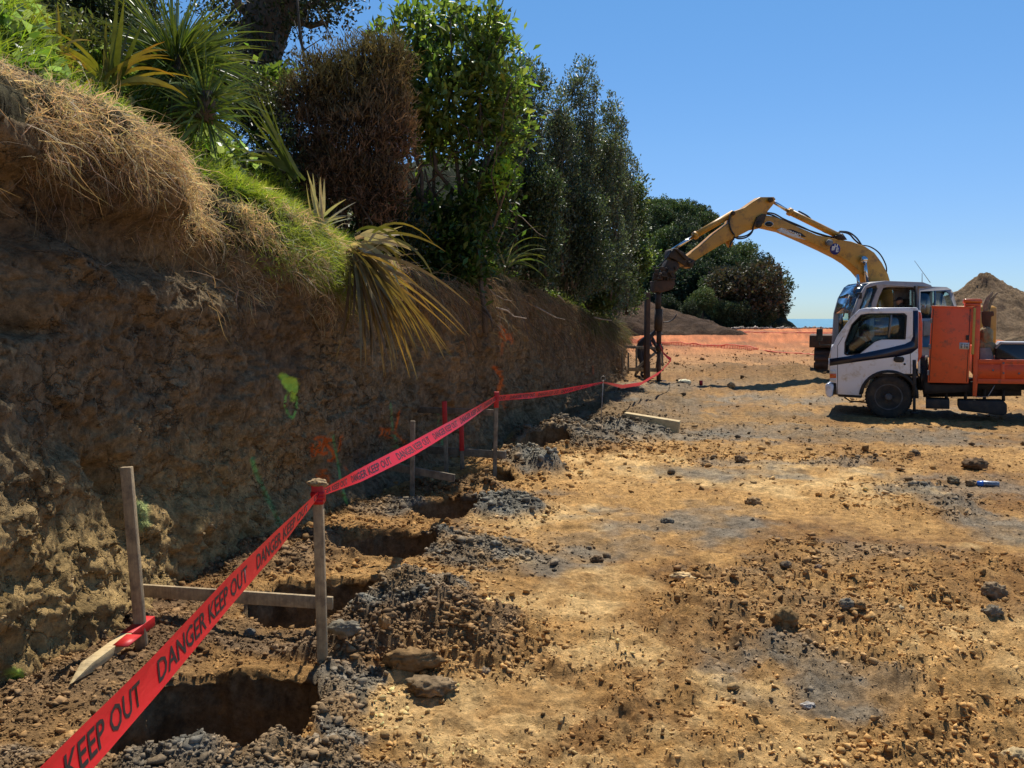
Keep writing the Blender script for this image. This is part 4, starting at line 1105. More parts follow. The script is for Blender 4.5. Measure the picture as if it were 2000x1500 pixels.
flaxfan('flax_plant', 'arching green flax leaves in the shade above the straw coloured lip', b, [
    (b, (.6, 0, .8), 9, .85, .035, .8, .08, (.12, .19, .05), YG, .3), (b, (-.2, 0, 1), 5, .4, .035, .3, .05, (.3, .33, .2), PALE, .25)])
# cabbage tree
def cabbage(c, r, n, label, stem_to):
    t = thing('cabbage_tree', label, 'tree', stem_to)
    m_ = MB(); m_.tube([stem_to, (Vector(stem_to) + Vector(c)) / 2 + Vector((.03, 0, 0)), Vector(c)], [.09, .075, .06], 10); m_.build('trunk', M['bark'], t, smooth=True)
    m_ = MB()
    d = rng.normal(size=(n, 3)); d[:, 2] = d[:, 2] * .9 + .25
    d /= np.linalg.norm(d, axis=1)[:, None]
    base = np.array(c) + d * rng.uniform(.02, .10, (n, 1)) + np.array([0, 0, -.25]) * rng.uniform(0, 1, (n, 1))
    V, Q, bid, tt = blades(base, d, rng.uniform(.6, 1.05, n) * r, .022, 6, rng.uniform(.0, .35, n), .04, side=np.cross(d, [0, 0, 1.0]) + rng.normal(size=(n, 3)) * .4, round_base=True)
    cc_ = jit((.12, .18, .045), n, .45)[bid]; up = np.clip(d[:, 2] + .2, 0, 1)[bid][:, None]
    cc_ = cc_ + (np.array([.22, .26, .05]) - cc_) * (tt[:, None] ** 2) * .6 * up
    m_.add(V, Q, cc_)
    m_.build('leaf_head', M['flax'], t, recalc=False)
cabbage(P(345, 100, 7.3), .74, 620, 'cabbage tree with a spiky green head above the grassy crest', P(345, 240, 7.2))
cabbage(P(400, 180, 7.0), .42, 170, 'small low cabbage tree shoot in front of the tall one', P(395, 235, 7.0))

# ---- shrubs and trees
def limb(mb, a, b, r0, r1, wob=.08, n=7, seed=None):
    a = np.array(a, float); b = np.array(b, float); t = np.linspace(0, 1, n)[:, None]
    L = np.linalg.norm(b - a)
    p = a + (b - a) * t + rng.normal(size=(n, 3)) * wob * L * .35 * np.sin(t * np.pi)
    mb.tube(p, np.linspace(r0, r1, n), 7)
    return p
def crown(mb, blobs, nclump, per, L, W, colr, clr=.16, out=.6, up=.35, a=.35, hollow=.45, tipc=None):
    """blobs: (centre, (rx, ry, rz)); clumps of leaves through the outer part of each"""
    vol = np.array([b[1][0] * b[1][1] * b[1][2] for b in blobs]) ** .67; vol /= vol.sum()
    cl = []; dl = []
    for (c_, r_), f in zip(blobs, vol):
        m = int(nclump * f) + 1
        d = rng.normal(size=(m, 3)); d /= np.linalg.norm(d, axis=1)[:, None]
        rad_ = (hollow + (1 - hollow) * rng.uniform(0, 1, m) ** .6) * (1 + .38 * fbm(d[:, 0] * 2.5 + c_[0], d[:, 1] * 2.5, d[:, 2] * 2.5, oct=3, seed=601))
        cl.append(np.array(c_) + d * rad_[:, None] * np.array(r_)); dl.append(d)
    cl = np.concatenate(cl); dl = np.concatenate(dl); m = len(cl)
    sh = rng.uniform(.5, 1.35, m)
    pos = np.repeat(cl, per, 0) + rng.normal(size=(m * per, 3)) * clr * np.repeat(rng.uniform(.5, 1.2, m), per)[:, None]
    ax = np.repeat(dl, per, 0) * out + rng.normal(size=(m * per, 3)) * .7 + np.array([0, 0, up])
    n = len(pos)
    V, T, lid = leaves(pos, ax, L * rng.uniform(.6, 1.2, n), W * rng.uniform(.7, 1.2, n))
    c_ = jit(tuple(v * 1.3 for v in colr), n, a) * np.repeat(sh, per)[:, None]
    if tipc is not None:
        k_ = rng.uniform(0, 1, n) < .12; c_[k_] = jit(tipc, int(k_.sum()), .25)
    mb.add(V, T, c_[lid])
    return cl
def shrub_things():
    # brown manuka bush: upright twigs
    t = thing('manuka_bush', 'dense brown heath-like bush with upright twigs left of the glossy green tree', 'bush', P(690, 440, 9.0))
    m_ = MB()
    root_ = np.array(P(690, 445, 9.6))
    for i in range(26):
        e = P(random.uniform(585, 795), random.uniform(120, 300), 9.6 + random.uniform(-.3, .8))
        limb(m_, root_ + rng.normal(size=3) * np.array([.22, .15, .03]), e, .014, .004, .12)
    m_.build('stem', M['bark'], t, smooth=True)
    m_ = MB(); n = 26000
    spec = [((690, 185), 95, 90, 9.8, .42), ((740, 130), 75, 70, 9.9, .38), ((630, 170), 75, 70, 9.7, .36), ((600, 250), 60, 90, 9.6, .30), ((700, 290), 95, 110, 9.6, .42), ((760, 250), 55, 110, 9.7, .35), ((640, 340), 75, 80, 9.5, .30), ((740, 370), 70, 70, 9.5, .32)]
    for (pc, rx, rz, Y, ry), f in zip(spec, (.17, .12, .12, .1, .2, .12, .09, .08)):
        k_ = int(n * f); c_ = np.array(P(pc[0], pc[1], Y)); sx = rx / F * Y; sz_ = rz / F * Y
        d = rng.normal(size=(k_, 3)); d /= np.linalg.norm(d, axis=1)[:, None]
        p = c_ + d * (rng.uniform(.2, 1, (k_, 1)) ** .5) * (1 + .45 * fbm(d[:, 0] * 3 + pc[0], d[:, 1] * 3, d[:, 2] * 3, oct=4, seed=611))[:, None] * np.array([sx, ry, sz_])
        p += .05 * np.stack([vnoise(p[:, 0] * 9, p[:, 2] * 9, seed=4), vnoise(p[:, 0] * 9, p[:, 2] * 9, seed=5), vnoise(p[:, 0] * 9, p[:, 2] * 9, seed=6)], 1)
        hi = np.clip((p[:, 2] - c_[2]) / sz_ * .5 + .45 + (.35 if pc[1] < 200 else -.35), 0, 1)
        cc_ = np.array([.21, .125, .08]) * (1 - hi[:, None]) + np.array([.20, .17, .065]) * hi[:, None]
        V, Q, bid, tt = blades(p, rng.normal(size=(k_, 3)) * .5 + np.array([0, 0, 1.0]) + d * .35, rng.uniform(.04, .15, k_), .010, 2, 0, .3)
        m_.add(V, Q, (cc_ * rng.uniform(.5, 1.5, (k_, 1)))[bid])
    m_.build('twigs', M['twig'], t, recalc=False)
    m_ = MB(); bl = [(P(pc[0], pc[1], Y), (rx / F * Y * .8, ry * .8, rz / F * Y * .8)) for pc, rx, rz, Y, ry in spec]
    crown(m_, bl, 1700, 11, .055, .022, (.06, .045, .03), clr=.07, hollow=.2, up=.6)
    m_.build('inner_foliage', M['twig'], t, recalc=False)
    # thin twig shoots breaking the top outline
    # glossy green tree with several stems
    t = thing('broadleaf_tree', 'tall glossy green broad-leaved tree with many bare stems in the middle of the bank', 'tree', P(890, 545, 11.3))
    m_ = MB(); ends = []
    for (b0, e) in [((880, 540), (770, 130)), ((885, 540), (820, 60)), ((890, 540), (880, 40)), ((895, 540), (945, 90)), ((900, 540), (1000, 160)), ((905, 540), (1015, 210)), ((870, 540), (800, 330)), ((878, 540), (830, 330)), ((870, 540), (760, 260)), ((900, 540), (960, 260)), ((910, 540), (1000, 350)), ((875, 540), (850, 200)), ((893, 540), (915, 180))]:
        p = limb(m_, P(b0[0], b0[1], 11.3), P(e[0], e[1], 11.3 + random.uniform(-.5, .6)), .042, .010, .10, 9)
        for q in (p[5], p[6], p[7]):
            limb(m_, q, q + rng.normal(size=3) * np.array([.35, .3, .2]) + np.array([0, 0, .35]), .014, .005, .15, 5)
    m_.build('stem', M['bark'], t, smooth=True)
    m_ = MB()
    def B(px, py, r1, r2, Y, ry=.5): return (P(px, py, Y), (r1 / F * Y, ry, r2 / F * Y))
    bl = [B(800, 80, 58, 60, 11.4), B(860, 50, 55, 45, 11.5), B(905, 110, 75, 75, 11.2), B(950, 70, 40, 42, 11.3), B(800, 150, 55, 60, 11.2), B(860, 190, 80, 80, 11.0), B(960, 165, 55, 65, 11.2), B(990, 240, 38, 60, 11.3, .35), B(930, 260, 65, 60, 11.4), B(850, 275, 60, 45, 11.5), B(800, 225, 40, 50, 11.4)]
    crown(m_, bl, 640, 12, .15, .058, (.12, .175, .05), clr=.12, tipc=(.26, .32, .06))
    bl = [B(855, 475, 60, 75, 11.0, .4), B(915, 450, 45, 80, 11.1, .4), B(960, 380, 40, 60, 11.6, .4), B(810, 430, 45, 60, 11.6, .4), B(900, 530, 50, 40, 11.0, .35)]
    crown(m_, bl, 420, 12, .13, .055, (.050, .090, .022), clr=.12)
    crown(m_, [B(985, 345, 22, 22, 10.9, .15)], 16, 9, .12, .05, (.26, .40, .05), clr=.06)
    crown(m_, [B(980, 45, 22, 8, 11.2, .15), B(1000, 80, 14, 6, 11.2, .12), B(755, 65, 20, 14, 11.2, .15), B(1012, 160, 14, 14, 11.2, .12)], 26, 8, .13, .045, (.20, .30, .06), clr=.05, hollow=0)
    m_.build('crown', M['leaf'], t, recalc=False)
    # slim sapling on the lip with exposed root
    t = thing('sapling', 'slim sapling with a bare forked stem and roots over the bank edge', 'tree', P(945, 640, 10.9))
    m_ = MB()
    m_.tube(ptsP([(948, 650), (945, 600), (940, 560), (938, 520), (935, 480), (925, 430), (930, 370), (950, 300)], 10.85, 11.1), np.linspace(.035, .015, 8), 7)
    m_.tube(ptsP([(945, 600), (958, 620), (962, 640)], 10.85, 10.8), [.02, .014, .008], 6)
    m_.tube(ptsP([(938, 500), (915, 450), (900, 400)], 10.95, 11.1), [.015, .01, .006], 6)
    m_.build('stem', M['bark'], t, smooth=True)
    m_ = MB(); crown(m_, [B(945, 320, 40, 50, 11.1, .3), B(925, 470, 25, 45, 11.0, .25)], 55, 9, .1, .045, (.08, .13, .03), clr=.09)
    m_.build('crown', M['leaf'], t, recalc=False)
    # tall dark columnar shrubs
    cols_ = [(1035, 125, 14.3, 42, 540, (.045, .062, .035), 'tall dark shrub directly right of the glossy green tree'),
             (1088, 200, 15.2, 40, 545, (.055, .070, .045), 'narrow grey-green shrub in the dip between two taller dark ones'),
             (1138, 150, 16.4, 42, 560, (.055, .070, .045), 'tallest narrow grey-green shrub of the dark row on the bank'),
             (1192, 208, 18.0, 34, 580, (.060, .075, .045), 'pointed grey-green shrub at the right shoulder of the dark row'),
             (1215, 290, 19.5, 30, 600, (.055, .068, .040), 'shorter dark shrub stepping down behind the pointed one'),
             (990, 150, 13.4, 34, 520, (.045, .062, .035), 'dark shrub half hidden behind the right side of the glossy tree'),
             (1165, 260, 17.0, 40, 570, (.045, .060, .034), 'dark shrub filling the gap below the pointed one'),
             (1105, 290, 15.6, 50, 550, (.040, .055, .030), 'dark shrub below the dip in the row of narrow shrubs'),
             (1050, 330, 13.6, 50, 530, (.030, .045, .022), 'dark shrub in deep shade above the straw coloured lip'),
             (1130, 380, 15.4, 60, 570, (.032, .045, .024), 'broad dark shrub leaning over the bank shoulder')]
    for (cx, ty, Y, hw, by_, cl_, lb) in cols_:
        base = P(cx, by_, Y); t = thing('columnar_shrub', lb, 'shrub', base, 'dark shrubs in a row on the bank')
        m_ = MB()
        for i in range(7):
            limb(m_, np.array(base) + rng.normal(size=3) * .12, P(cx + random.uniform(-.7, .7) * hw, ty + random.uniform(20, 120), Y + random.uniform(-.4, .4)), .03, .006, .05, 7)
        m_.build('stem', M['bark'], t, smooth=True)
        m_ = MB(); bl = []
        for k_ in range(9):
            f = k_ / 8
            pw = hw * (.68 + .50 * math.sin(math.pi * min(1, .12 + f * .8)))
            for q in range(2 if f > .15 else 1):
                bl.append(B(cx + random.uniform(-.5, .5) * hw * min(1, f + .1), ty + 25 + (by_ - ty - 50) * f + random.uniform(-15, 15), pw * random.uniform(.55, .85), 38 * random.uniform(.9, 1.4), Y, .45))
        # ragged leader shoots at the top
        for q in range(5):
            bl.append(B(cx + random.uniform(-.8, .8) * hw, ty + random.uniform(14, 75), hw * .34, 26, Y, .2))
        crown(m_, bl, 1500, 10, .066, .030, tuple(v * 1.7 for v in cl_), clr=.055, up=.9, out=.4, hollow=.55, a=.5, tipc=(.16, .19, .12))
        m_.build('crown', M['darkleaf'], t, recalc=False)
    # lighter shrubs at the end of the bank
    for (cx, cy, rx, rz, Y, cl_, lb, ns_) in [(1235, 430, 32, 65, 21.5, (.075, .105, .045), 'light green shrub at the right end of the bank with a thin top shoot', 520),
                                              (1225, 540, 48, 60, 21.0, (.085, .12, .04), 'loose sunlit shrub hanging over the end of the bank near the drill mast', 620),
                                              (1165, 560, 42, 50, 18.0, (.07, .10, .035), 'low leafy shrub over the bank shoulder below the dark row', 420)]:
        base = P(cx - 15, cy + rz * .9, Y); t = thing('shrub', lb, 'shrub', base)
        m_ = MB()
        for i in range(7): limb(m_, base, P(cx + random.uniform(-.8, .8) * rx, cy + random.uniform(-.8, .5) * rz, Y + random.uniform(-.4, .4)), .025, .006, .15)
        limb(m_, P(cx, cy, Y), P(cx + 22, cy - rz * 1.1, Y), .015, .005)
        m_.build('stem', M['bark'], t, smooth=True)
        m_ = MB(); bl = [B(cx + random.uniform(-.6, .6) * rx, cy + random.uniform(-.7, .7) * rz, rx * .5, rz * .35, Y, .45) for q in range(9)]
        if cy == 430: bl.append(B(cx + 18, cy - rz - 5, 8, 18, Y, .12))
        crown(m_, bl, int(ns_ * 1.5), 10, .10, .05, cl_, clr=.10, hollow=.3, tipc=(.22, .28, .08))
        m_.build('crown', M['leaf'], t, recalc=False)
    # big dark tree above the crest
    t = thing('pohutukawa_tree', 'big dark tree with a thick leaning trunk cut off by the top edge', 'tree', P(510, 210, 15))
    m_ = MB()
    m_.tube(ptsP([(505, 230), (500, 160), (505, 100), (520, 50), (535, 0), (550, -80)], 15, 15), [.5, .42, .40, .40, .42, .38], 14)
    for e in [(430, -20), (470, -60), (600, 30), (640, 45), (660, 0), (600, -80), (420, 40), (560, 60)]:
        limb(m_, P(522, 40 + random.uniform(-30, 30), 15), P(e[0], e[1], 15 + random.uniform(-1, 1)), .14, .03, .15, 8)
    for q in range(10):   # hanging aerial roots
        x0 = random.uniform(465, 545); m_.tube(ptsP([(x0, 60), (x0 + 4, 120), (x0 + 3, 190)], 14.5), [.03, .025, .02], 5)
    m_.build('trunk', M['bark'], t, smooth=True)
    m_ = MB()
    bl = [B(620, 15, 60, 26, 15, .9), B(655, -5, 34, 34, 15, .7), B(580, 5, 50, 28, 15, .9), B(440, -15, 60, 28, 15.5, .9), B(380, -25, 60, 34, 15.5, .9), B(455, 70, 30, 28, 15.5, .5), B(425, 45, 22, 15, 15.5, .4), B(540, -45, 130, 50, 15.5, 1.5), B(660, -60, 80, 60, 15.5, 1.2), B(505, 190, 45, 60, 15.4, .5), B(465, 150, 25, 50, 15.4, .4), B(545, 70, 22, 18, 14.8, .3), B(520, 130, 34, 60, 14.4, .4), B(490, 60, 30, 50, 14.4, .4), B(545, 20, 30, 30, 14.4, .4), B(590, 60, 30, 8, 15, .3)]
    crown(m_, bl, 900, 9, .10, .05, (.035, .045, .022), clr=.16, tipc=(.09, .05, .035))
    m_.build('crown', M['darkleaf'], t, recalc=False)
    # thin bare sapling against the sky
    t = thing('dead_sapling', 'thin dark bare sapling standing against the sky right of the big trunk', 'tree', P(598, 125, 12))
    m_ = MB(); m_.tube(ptsP([(600, 135), (592, 100), (585, 60), (582, 20), (578, -30)], 12), [.028, .022, .02, .016, .012], 6)
    for a_, b_ in [((590, 95), (574, 40)), ((586, 70), (600, 30)), ((650, 80), (622, 20)), ((590, 100), (640, 68))]: m_.tube(ptsP([a_, b_], 12), [.01, .005], 5)
    m_.build('stem', M['bark'], t, smooth=True)
    # bushes behind the crest
    for (cx, cy, rx, rz, Y, cl_, lb, ns_) in [(60, 22, 95, 48, 7.2, (.075, .085, .045), 'grey-green bush behind the grass in the upper left corner', 700),
                                              (185, 14, 80, 50, 7.6, (.050, .065, .030), 'dark olive bush behind the small flax at the top edge', 700),
                                              (180, 84, 50, 30, 7.0, (.12, .13, .04), 'yellow-green low bush between two flax plants', 320),
                                              (275, 45, 50, 90, 8.8, (.03, .04, .02), 'very dark bush behind the cabbage tree', 380),
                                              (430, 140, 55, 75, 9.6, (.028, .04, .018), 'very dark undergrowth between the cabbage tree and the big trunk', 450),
                                              (505, 215, 60, 60, 9.6, (.055, .06, .028), 'olive bush left of the brown heath-like bush', 500),
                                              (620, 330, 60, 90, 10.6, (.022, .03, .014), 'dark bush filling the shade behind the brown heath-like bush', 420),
                                              (540, 160, 50, 22, 10.5, (.12, .17, .04), 'bright leafy sprigs on top of the olive bush', 70),
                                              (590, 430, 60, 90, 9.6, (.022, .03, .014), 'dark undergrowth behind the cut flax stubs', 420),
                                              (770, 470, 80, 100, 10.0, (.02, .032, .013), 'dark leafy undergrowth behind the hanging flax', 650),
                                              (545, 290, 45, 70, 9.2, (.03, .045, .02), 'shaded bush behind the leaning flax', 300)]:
        base = P(cx, cy + rz, Y); t = thing('bush', lb, 'bush', base)
        m_ = MB()
        for i in range(5): limb(m_, base, P(cx + random.uniform(-.7, .7) * rx, cy + random.uniform(-.8, .3) * rz, Y), .02, .005, .15)
        m_.build('stem', M['bark'], t, smooth=True)
        m_ = MB(); bl = [B(cx + random.uniform(-.6, .6) * rx, cy + random.uniform(-.55, .6) * rz, rx * .55, rz * .5, Y, .5) for q in range(8)]
        bg_ = ns_ == 70
        crown(m_, bl, ns_, 9 if not bg_ else 6, .06 if not bg_ else .11, .022 if not bg_ else .07, cl_, clr=.09, hollow=.35, up=.6, a=.45)
        m_.build('crown', M['darkleaf'] if not bg_ else M['leaf'], t, recalc=False)
shrub_things()

# ---- headland trees: four crown meshes, copied
TR = []
for k_, (cl_, tip_) in enumerate([((.070, .095, .042), (.14, .17, .07)), ((.11, .15, .055), (.20, .23, .09)), ((.050, .066, .036), (.11, .14, .06)), ((.080, .075, .045), (.14, .10, .07))]):
    m_ = MB(); bl = [(Vector((random.uniform(-.55, .55), random.uniform(-.5, .5), 1.0 + random.uniform(-.45, .5))), (random.uniform(.38, .6),) * 3) for q in range(9)]
    bl += [(Vector((random.uniform(-.9, .9), random.uniform(-.6, .6), .6 + random.uniform(-.3, .7))), (random.uniform(.16, .3),) * 3) for q in range(12)]
    crown(m_, bl, 1000, 9, .10, .07, cl_, clr=.055, hollow=.6, up=.5, a=.4, tipc=tip_)
    V_ = np.concatenate(m_.V)
    TR.append(m_)
# (px, py of crown centre, crown radius px, depth, variant, label)
HT = [(1452, 585, 72, 88, 3, 'largest round reddish-brown tree crown at the foot of the headland'),
      (1508, 560, 40, 92, 0, 'dark tree crown forming the right-hand tip of the headland'),
      (1516, 600, 28, 92, 2, 'low dark crown overhanging the sea at the headland tip'),
      (1400, 520, 46, 100, 0, 'dark crown above and left of the largest round tree'),
      (1445, 512, 40, 104, 1, 'greyish crown on the skyline left of the headland tip'),
      (1480, 525, 30, 98, 2, 'small dark crown on the falling skyline of the headland'),
      (1372, 590, 30, 84, 1, 'bright green bushy tree at the foot of the dark slope'),
      (1395, 565, 26, 90, 1, 'lighter green crown between the bright bush and the round tree'),
      (1340, 480, 50, 108, 2, 'very dark crown behind the drill head'),
      (1330, 560, 55, 96, 2, 'black-green crown filling the shade behind the drill mast'),
      (1385, 455, 42, 115, 0, 'dark crown just under the dipper arm'),
      (1370, 435, 36, 122, 0, 'skyline crown below the dipper arm on the headland top'),
      (1330, 430, 40, 124, 1, 'mid green crown high on the headland'),
      (1290, 440, 42, 120, 0, 'dark crown on the headland right of the end shrub'),
      (1345, 420, 26, 128, 2, 'small round crown on the topmost ridge of the headland'),
      (1300, 480, 40, 112, 1, 'green crown at mid height left of the dipper cylinder'),
      (1270, 420, 36, 126, 1, 'pale green crown on the ridge by the lone pine'),
      (1280, 530, 44, 100, 0, 'dark crown low behind the drill head bracket'),
      (1260, 470, 38, 116, 2, 'dark crown beside the end shrub at mid height'),
      (1240, 440, 34, 122, 0, 'ridge crown mostly behind the end shrub'),
      (1425, 560, 34, 92, 2, 'small dark crown tucked behind the round tree'),
      (1410, 610, 24, 84, 0, 'low dark bush left of the foot of the round tree'),
      (1350, 610, 22, 82, 2, 'low dark bush at the head of the earth slope'),
      (1490, 620, 26, 86, 0, 'dark skirt of foliage at the foot of the round tree'),
      (1310, 600, 24, 84, 2, 'dark bush above the earth slope behind the drill mast'),
      (1315, 408, 20, 128, 0, 'small crown under the lone pine'),
      (1415, 495, 26, 110, 1, 'small grey-green crown on the skyline right of the arm')]
for (px, py, rp, Y, k_), lb in zip(((1465, 545, 34, 96, 2), (1425, 530, 30, 100, 0), (1490, 590, 30, 90, 2), (1380, 545, 36, 96, 2), (1360, 510, 36, 104, 0), (1405, 585, 26, 88, 0), (1320, 515, 36, 106, 0), (1340, 450, 34, 118, 2), (1300, 410, 24, 130, 0), (1400, 470, 26, 116, 2), (1455, 620, 30, 84, 2), (1430, 615, 26, 84, 0), (1260, 505, 36, 108, 0), (1500, 580, 30, 91, 0)), ['dark crown just left of the headland tip crown on the skyline', 'mid crown between the grey skyline crown and the dark slope', 'dark crown wedged between the round tree and the headland tip', 'dark crown above the bright green bushy tree', 'dark crown half way up the slope right of the drill mast', 'small crown behind the lighter green one at the slope foot', 'dark crown left of mid slope behind the drill head', 'dark crown high on the slope under the topmost ridge', 'little crown on the ridge right of the lone pine', 'dark crown on the slope right below the dipper arm', 'dark skirt bush under the left half of the round tree', 'second dark skirt bush further left under the round tree', 'dark crown low on the slope beside the end shrub', 'dark crown under the headland tip above the sea']):
    HT.append((px, py, rp, Y, k_, lb))
HTP = []
for (px, py, rp, Y, k_, lb) in HT:
    b = P(px, py, Y); HTP.append((b.x, b.y, b.z - rp / F * Y * 1.0))
HTP += [(-30, 150, 30), (-10, 140, 28), (5, 138, 24), (33.5, 92, -5), (36, 96, -7), (36, 88, -7), (34, 84, -6), (33, 80, -5), (38, 104, -7), (40, 120, -9), (44, 90, -8), (28, 78, -1), (42, 110, -6), (15, 76, 1.0), (-10, 78, 5), (45, 140, -8), (25, 135, 12), (-40, 100, 16), (38, 130, -8)]
HTP = np.array(HTP)
def hill_h(x, y):
    x = np.asarray(x, float); y = np.asarray(y, float); d = np.hypot(x[..., None] - HTP[:, 0], y[..., None] - HTP[:, 1]) + .6
    wt_ = d ** -3.5; return (wt_ * HTP[:, 2]).sum(-1) / wt_.sum(-1)
hx = np.linspace(-60, 46, 150); hy = np.linspace(76, 190, 110); X, Y = np.meshgrid(hx, hy)
Z = hill_h(X, Y) - .3 + .5 * fbm(X * .2, Y * .2, oct=4, seed=401)
mb = MB(); mb.add(np.stack([X, Y, Z], -1).reshape(-1, 3), grid_faces(110, 150), np.array([.045, .055, .025]) * (1 + .5 * fbm(X.ravel() * .5, Y.ravel() * .5, oct=4, seed=411)[:, None]))
tag(mb.build('headland', M['farsoil'], smooth=True, recalc=False), kind='structure')
cm_ = {}
for (px, py, rp, Y, k_, lb) in HT:
    sc_ = rp / F * Y * 1.05; base = P(px, py, Y); base.z -= sc_
    t = thing('headland_tree', lb, 'tree', base, 'trees covering the headland'); t.rotation_euler.z = random.uniform(0, 6)
    if k_ not in cm_:
        ob = TR[k_].build('crown', M['farleaf'], None, recalc=False); cm_[k_] = ob
    else:
        ob = cm_[k_].copy(); col.objects.link(ob)
    ob.parent = t; ob.location = (0, 0, 0); ob.scale = (sc_, sc_, sc_)
    g_ = float(hill_h(base.x, base.y)) - 1.5
    m_ = MB(); m_.tube([(0, 0, min(-.3, g_ - base.z)), (0, 0, sc_ * .9)], [sc_ * .10, sc_ * .05], 7)
    tr_ = m_.build('trunk', M['bark'], None); tr_.parent = t
# the lone flat-topped pine
b = P(1291, 415, 126); t = thing('pine_tree', 'lone thin flat-topped pine on the skyline of the headland', 'tree', b)
m_ = MB(); m_.tube([b, P(1289, 407, 126)], [.12, .06], 6)
for e in ((1281, 405), (1297, 403), (1290, 399), (1285, 401)): m_.tube([P(1290, 410, 126), P(e[0], e[1], 126)], [.06, .03], 5)
m_.build('trunk', M['bark'], t)
m_ = MB(); bl = [(P(px, py, 126), (.45, .4, .14)) for px, py in ((1281, 405), (1297, 403), (1290, 399), (1285, 400), (1293, 406))]
crown(m_, bl, 60, 8, .16, .08, (.035, .045, .025), clr=.12); m_.build('crown', M['farleaf'], t, recalc=False)
# shoots and dead stalks poking from the shrubs
m_ = MB()
for pts, Y in [([(955, 392), (1013, 398)], 11.5), ([(965, 440), (1003, 447)], 11.5), ([(985, 405), (1020, 425), (1050, 455), (1062, 462)], 12), ([(970, 480), (985, 447)], 11.6), ([(952, 400), (1015, 342)], 11.6)]:
    m_.tube(ptsP(pts, Y), np.linspace(.008, .004, len(pts)), 5)
tag(m_.build('dead_stalks', M['root'], org=P(985, 420, 11.6)), 'pale dead stalks poking out between the green tree and the dark shrubs', 'stalks', kind='stuff')

# ------------------------------------------------------------ timber stakes and profiles
def stake(mb, a, b, wd=.042, dp=.035):
    """a = foot on the ground (sunk 10 cm further), b = top"""
    a = Vector(a); b = Vector(b); d = (b - a).normalized()
    mb.bar(a - d * .10, b, wd, dp, up=(0, 1, 0)); return mb
def foot(px, py):
    g = G(px, py); z, *_ = ground_z(np.array([g.x]), np.array([g.y]), False); return G(px, py, float(z[0]))
def profile(name, label, posts, rails, cat='timber frame', mt='wood'):
    p0 = foot(*posts[0][0]); t = thing(name, label, cat, p0); feet = []
    for (f, tp, w_, red) in posts:
        a = foot(*f); b_ = P(tp[0], tp[1], a.y + .01); feet.append((a, b_))
        m_ = MB(); stake(m_, a, b_, w_); o = m_.build('stake', M[mt], t, bevel=.003)
        if red:
            d = (a - b_).normalized(); m_ = MB(); m_.bar(b_ - d * .004, b_ + d * red, w_ + .008, .045, up=(0, 1, 0)); m_.build('red_tape_wrap' if red < .12 else 'painted_end', M['redpaint'], o, bevel=.002)
    for (a, b_, Ya, Yb, h) in rails:
        m_ = MB(); m_.bar(P(a[0], a[1], Ya), P(b_[0], b_[1], Yb), .022, h); m_.build('rail', M[mt], t, bevel=.003)
    return t, feet
T1, F1 = profile('timber_profile', 'nearest timber profile of two stakes and a low rail by the front hole', [((276, 1250), (247, 912), .055, 0), ((630, 1284), (621, 948), .048, .09)],
        [((262, 1152), (650, 1178), 4.62, 4.46, .070)])
Y3 = foot(805, 972).y
T3, F3 = profile('timber_profile', 'short stake with a low rail nailed on behind the tape, facing the cut bank', [((805, 972), (806, 822), .045, 0)],
        [((730, 905), (888, 934), Y3 + .25, Y3 - .02, .075)], mt='greywood')
Y4 = foot(966, 930).y
T4, F4 = profile('timber_profile', 'taller red-topped stake with two rails running back to the bank', [((966, 930), (970, 766), .045, .17), ], [((812, 877), (988, 889), Y4 + .5, Y4 + .03, .085), ((808, 800), (964, 806), Y4 + .6, Y4 + .03, .07)], mt='greywood')
for (f, tp, lb) in [((872, 925), (868, 784), 'slim stake with long red painted top, left one of the pair'), ((903, 922), (901, 822), 'slim stake with red painted top half, right one of the pair')]:
    a = foot(*f); b_ = P(tp[0], tp[1], a.y); t = thing('survey_stake', lb, 'stake', a, 'red-topped survey stakes')
    m_ = MB(); stake(m_, a, b_, .045); m_.build('stake', M['greywood'], t, bevel=.003)
    m_ = MB(); m_.bar(b_ + Vector((0, 0, .003)), b_ + (a - b_) * (.42 if f[0] < 900 else .58), .052, .045, up=(0, 1, 0)); m_.build('painted_end', M['redpaint'], t, bevel=.002)
a5 = foot(1172, 838); b5 = P(1178, 742, a5.y)
t = thing('steel_pin', 'thin steel pin holding up the tape where it changes direction', 'pin', a5)
M['steel'] = mat('bare_steel', (.42, .38, .33), (.25, .19, .14), 30, .5, .1, metal=.6)
m_ = MB(); m_.tube([a5 - Vector((0, 0, .1)), b5], [.008, .008], 7); m_.build('rod', M['steel'], t)
m_ = MB(); th = np.linspace(0, 2 * math.pi, 14); m_.tube([b5 + Vector((.035 * math.cos(q), 0, .02 + .035 * math.sin(q))) for q in th], [.006] * 14, 6); m_.build('ring', M['steel'], t)
# dirt clump speared on the nearest taped stake
top1 = F1[1][1]
m_ = MB(); v = SV3 * (1 + .5 * fbm(SV3[:, 0] * 2, SV3[:, 1] * 2, SV3[:, 2] * 2, oct=4, seed=77))[:, None] * np.array([.047, .04, .02]) + np.array(top1) + np.array([0, 0, .012])
m_.add(v, SF3, (.40, .28, .15)); tag(m_.build('dirt_clump', M['clod'], org=top1, smooth=True), 'dried dirt clump sitting on top of the nearest taped stake', 'clod')
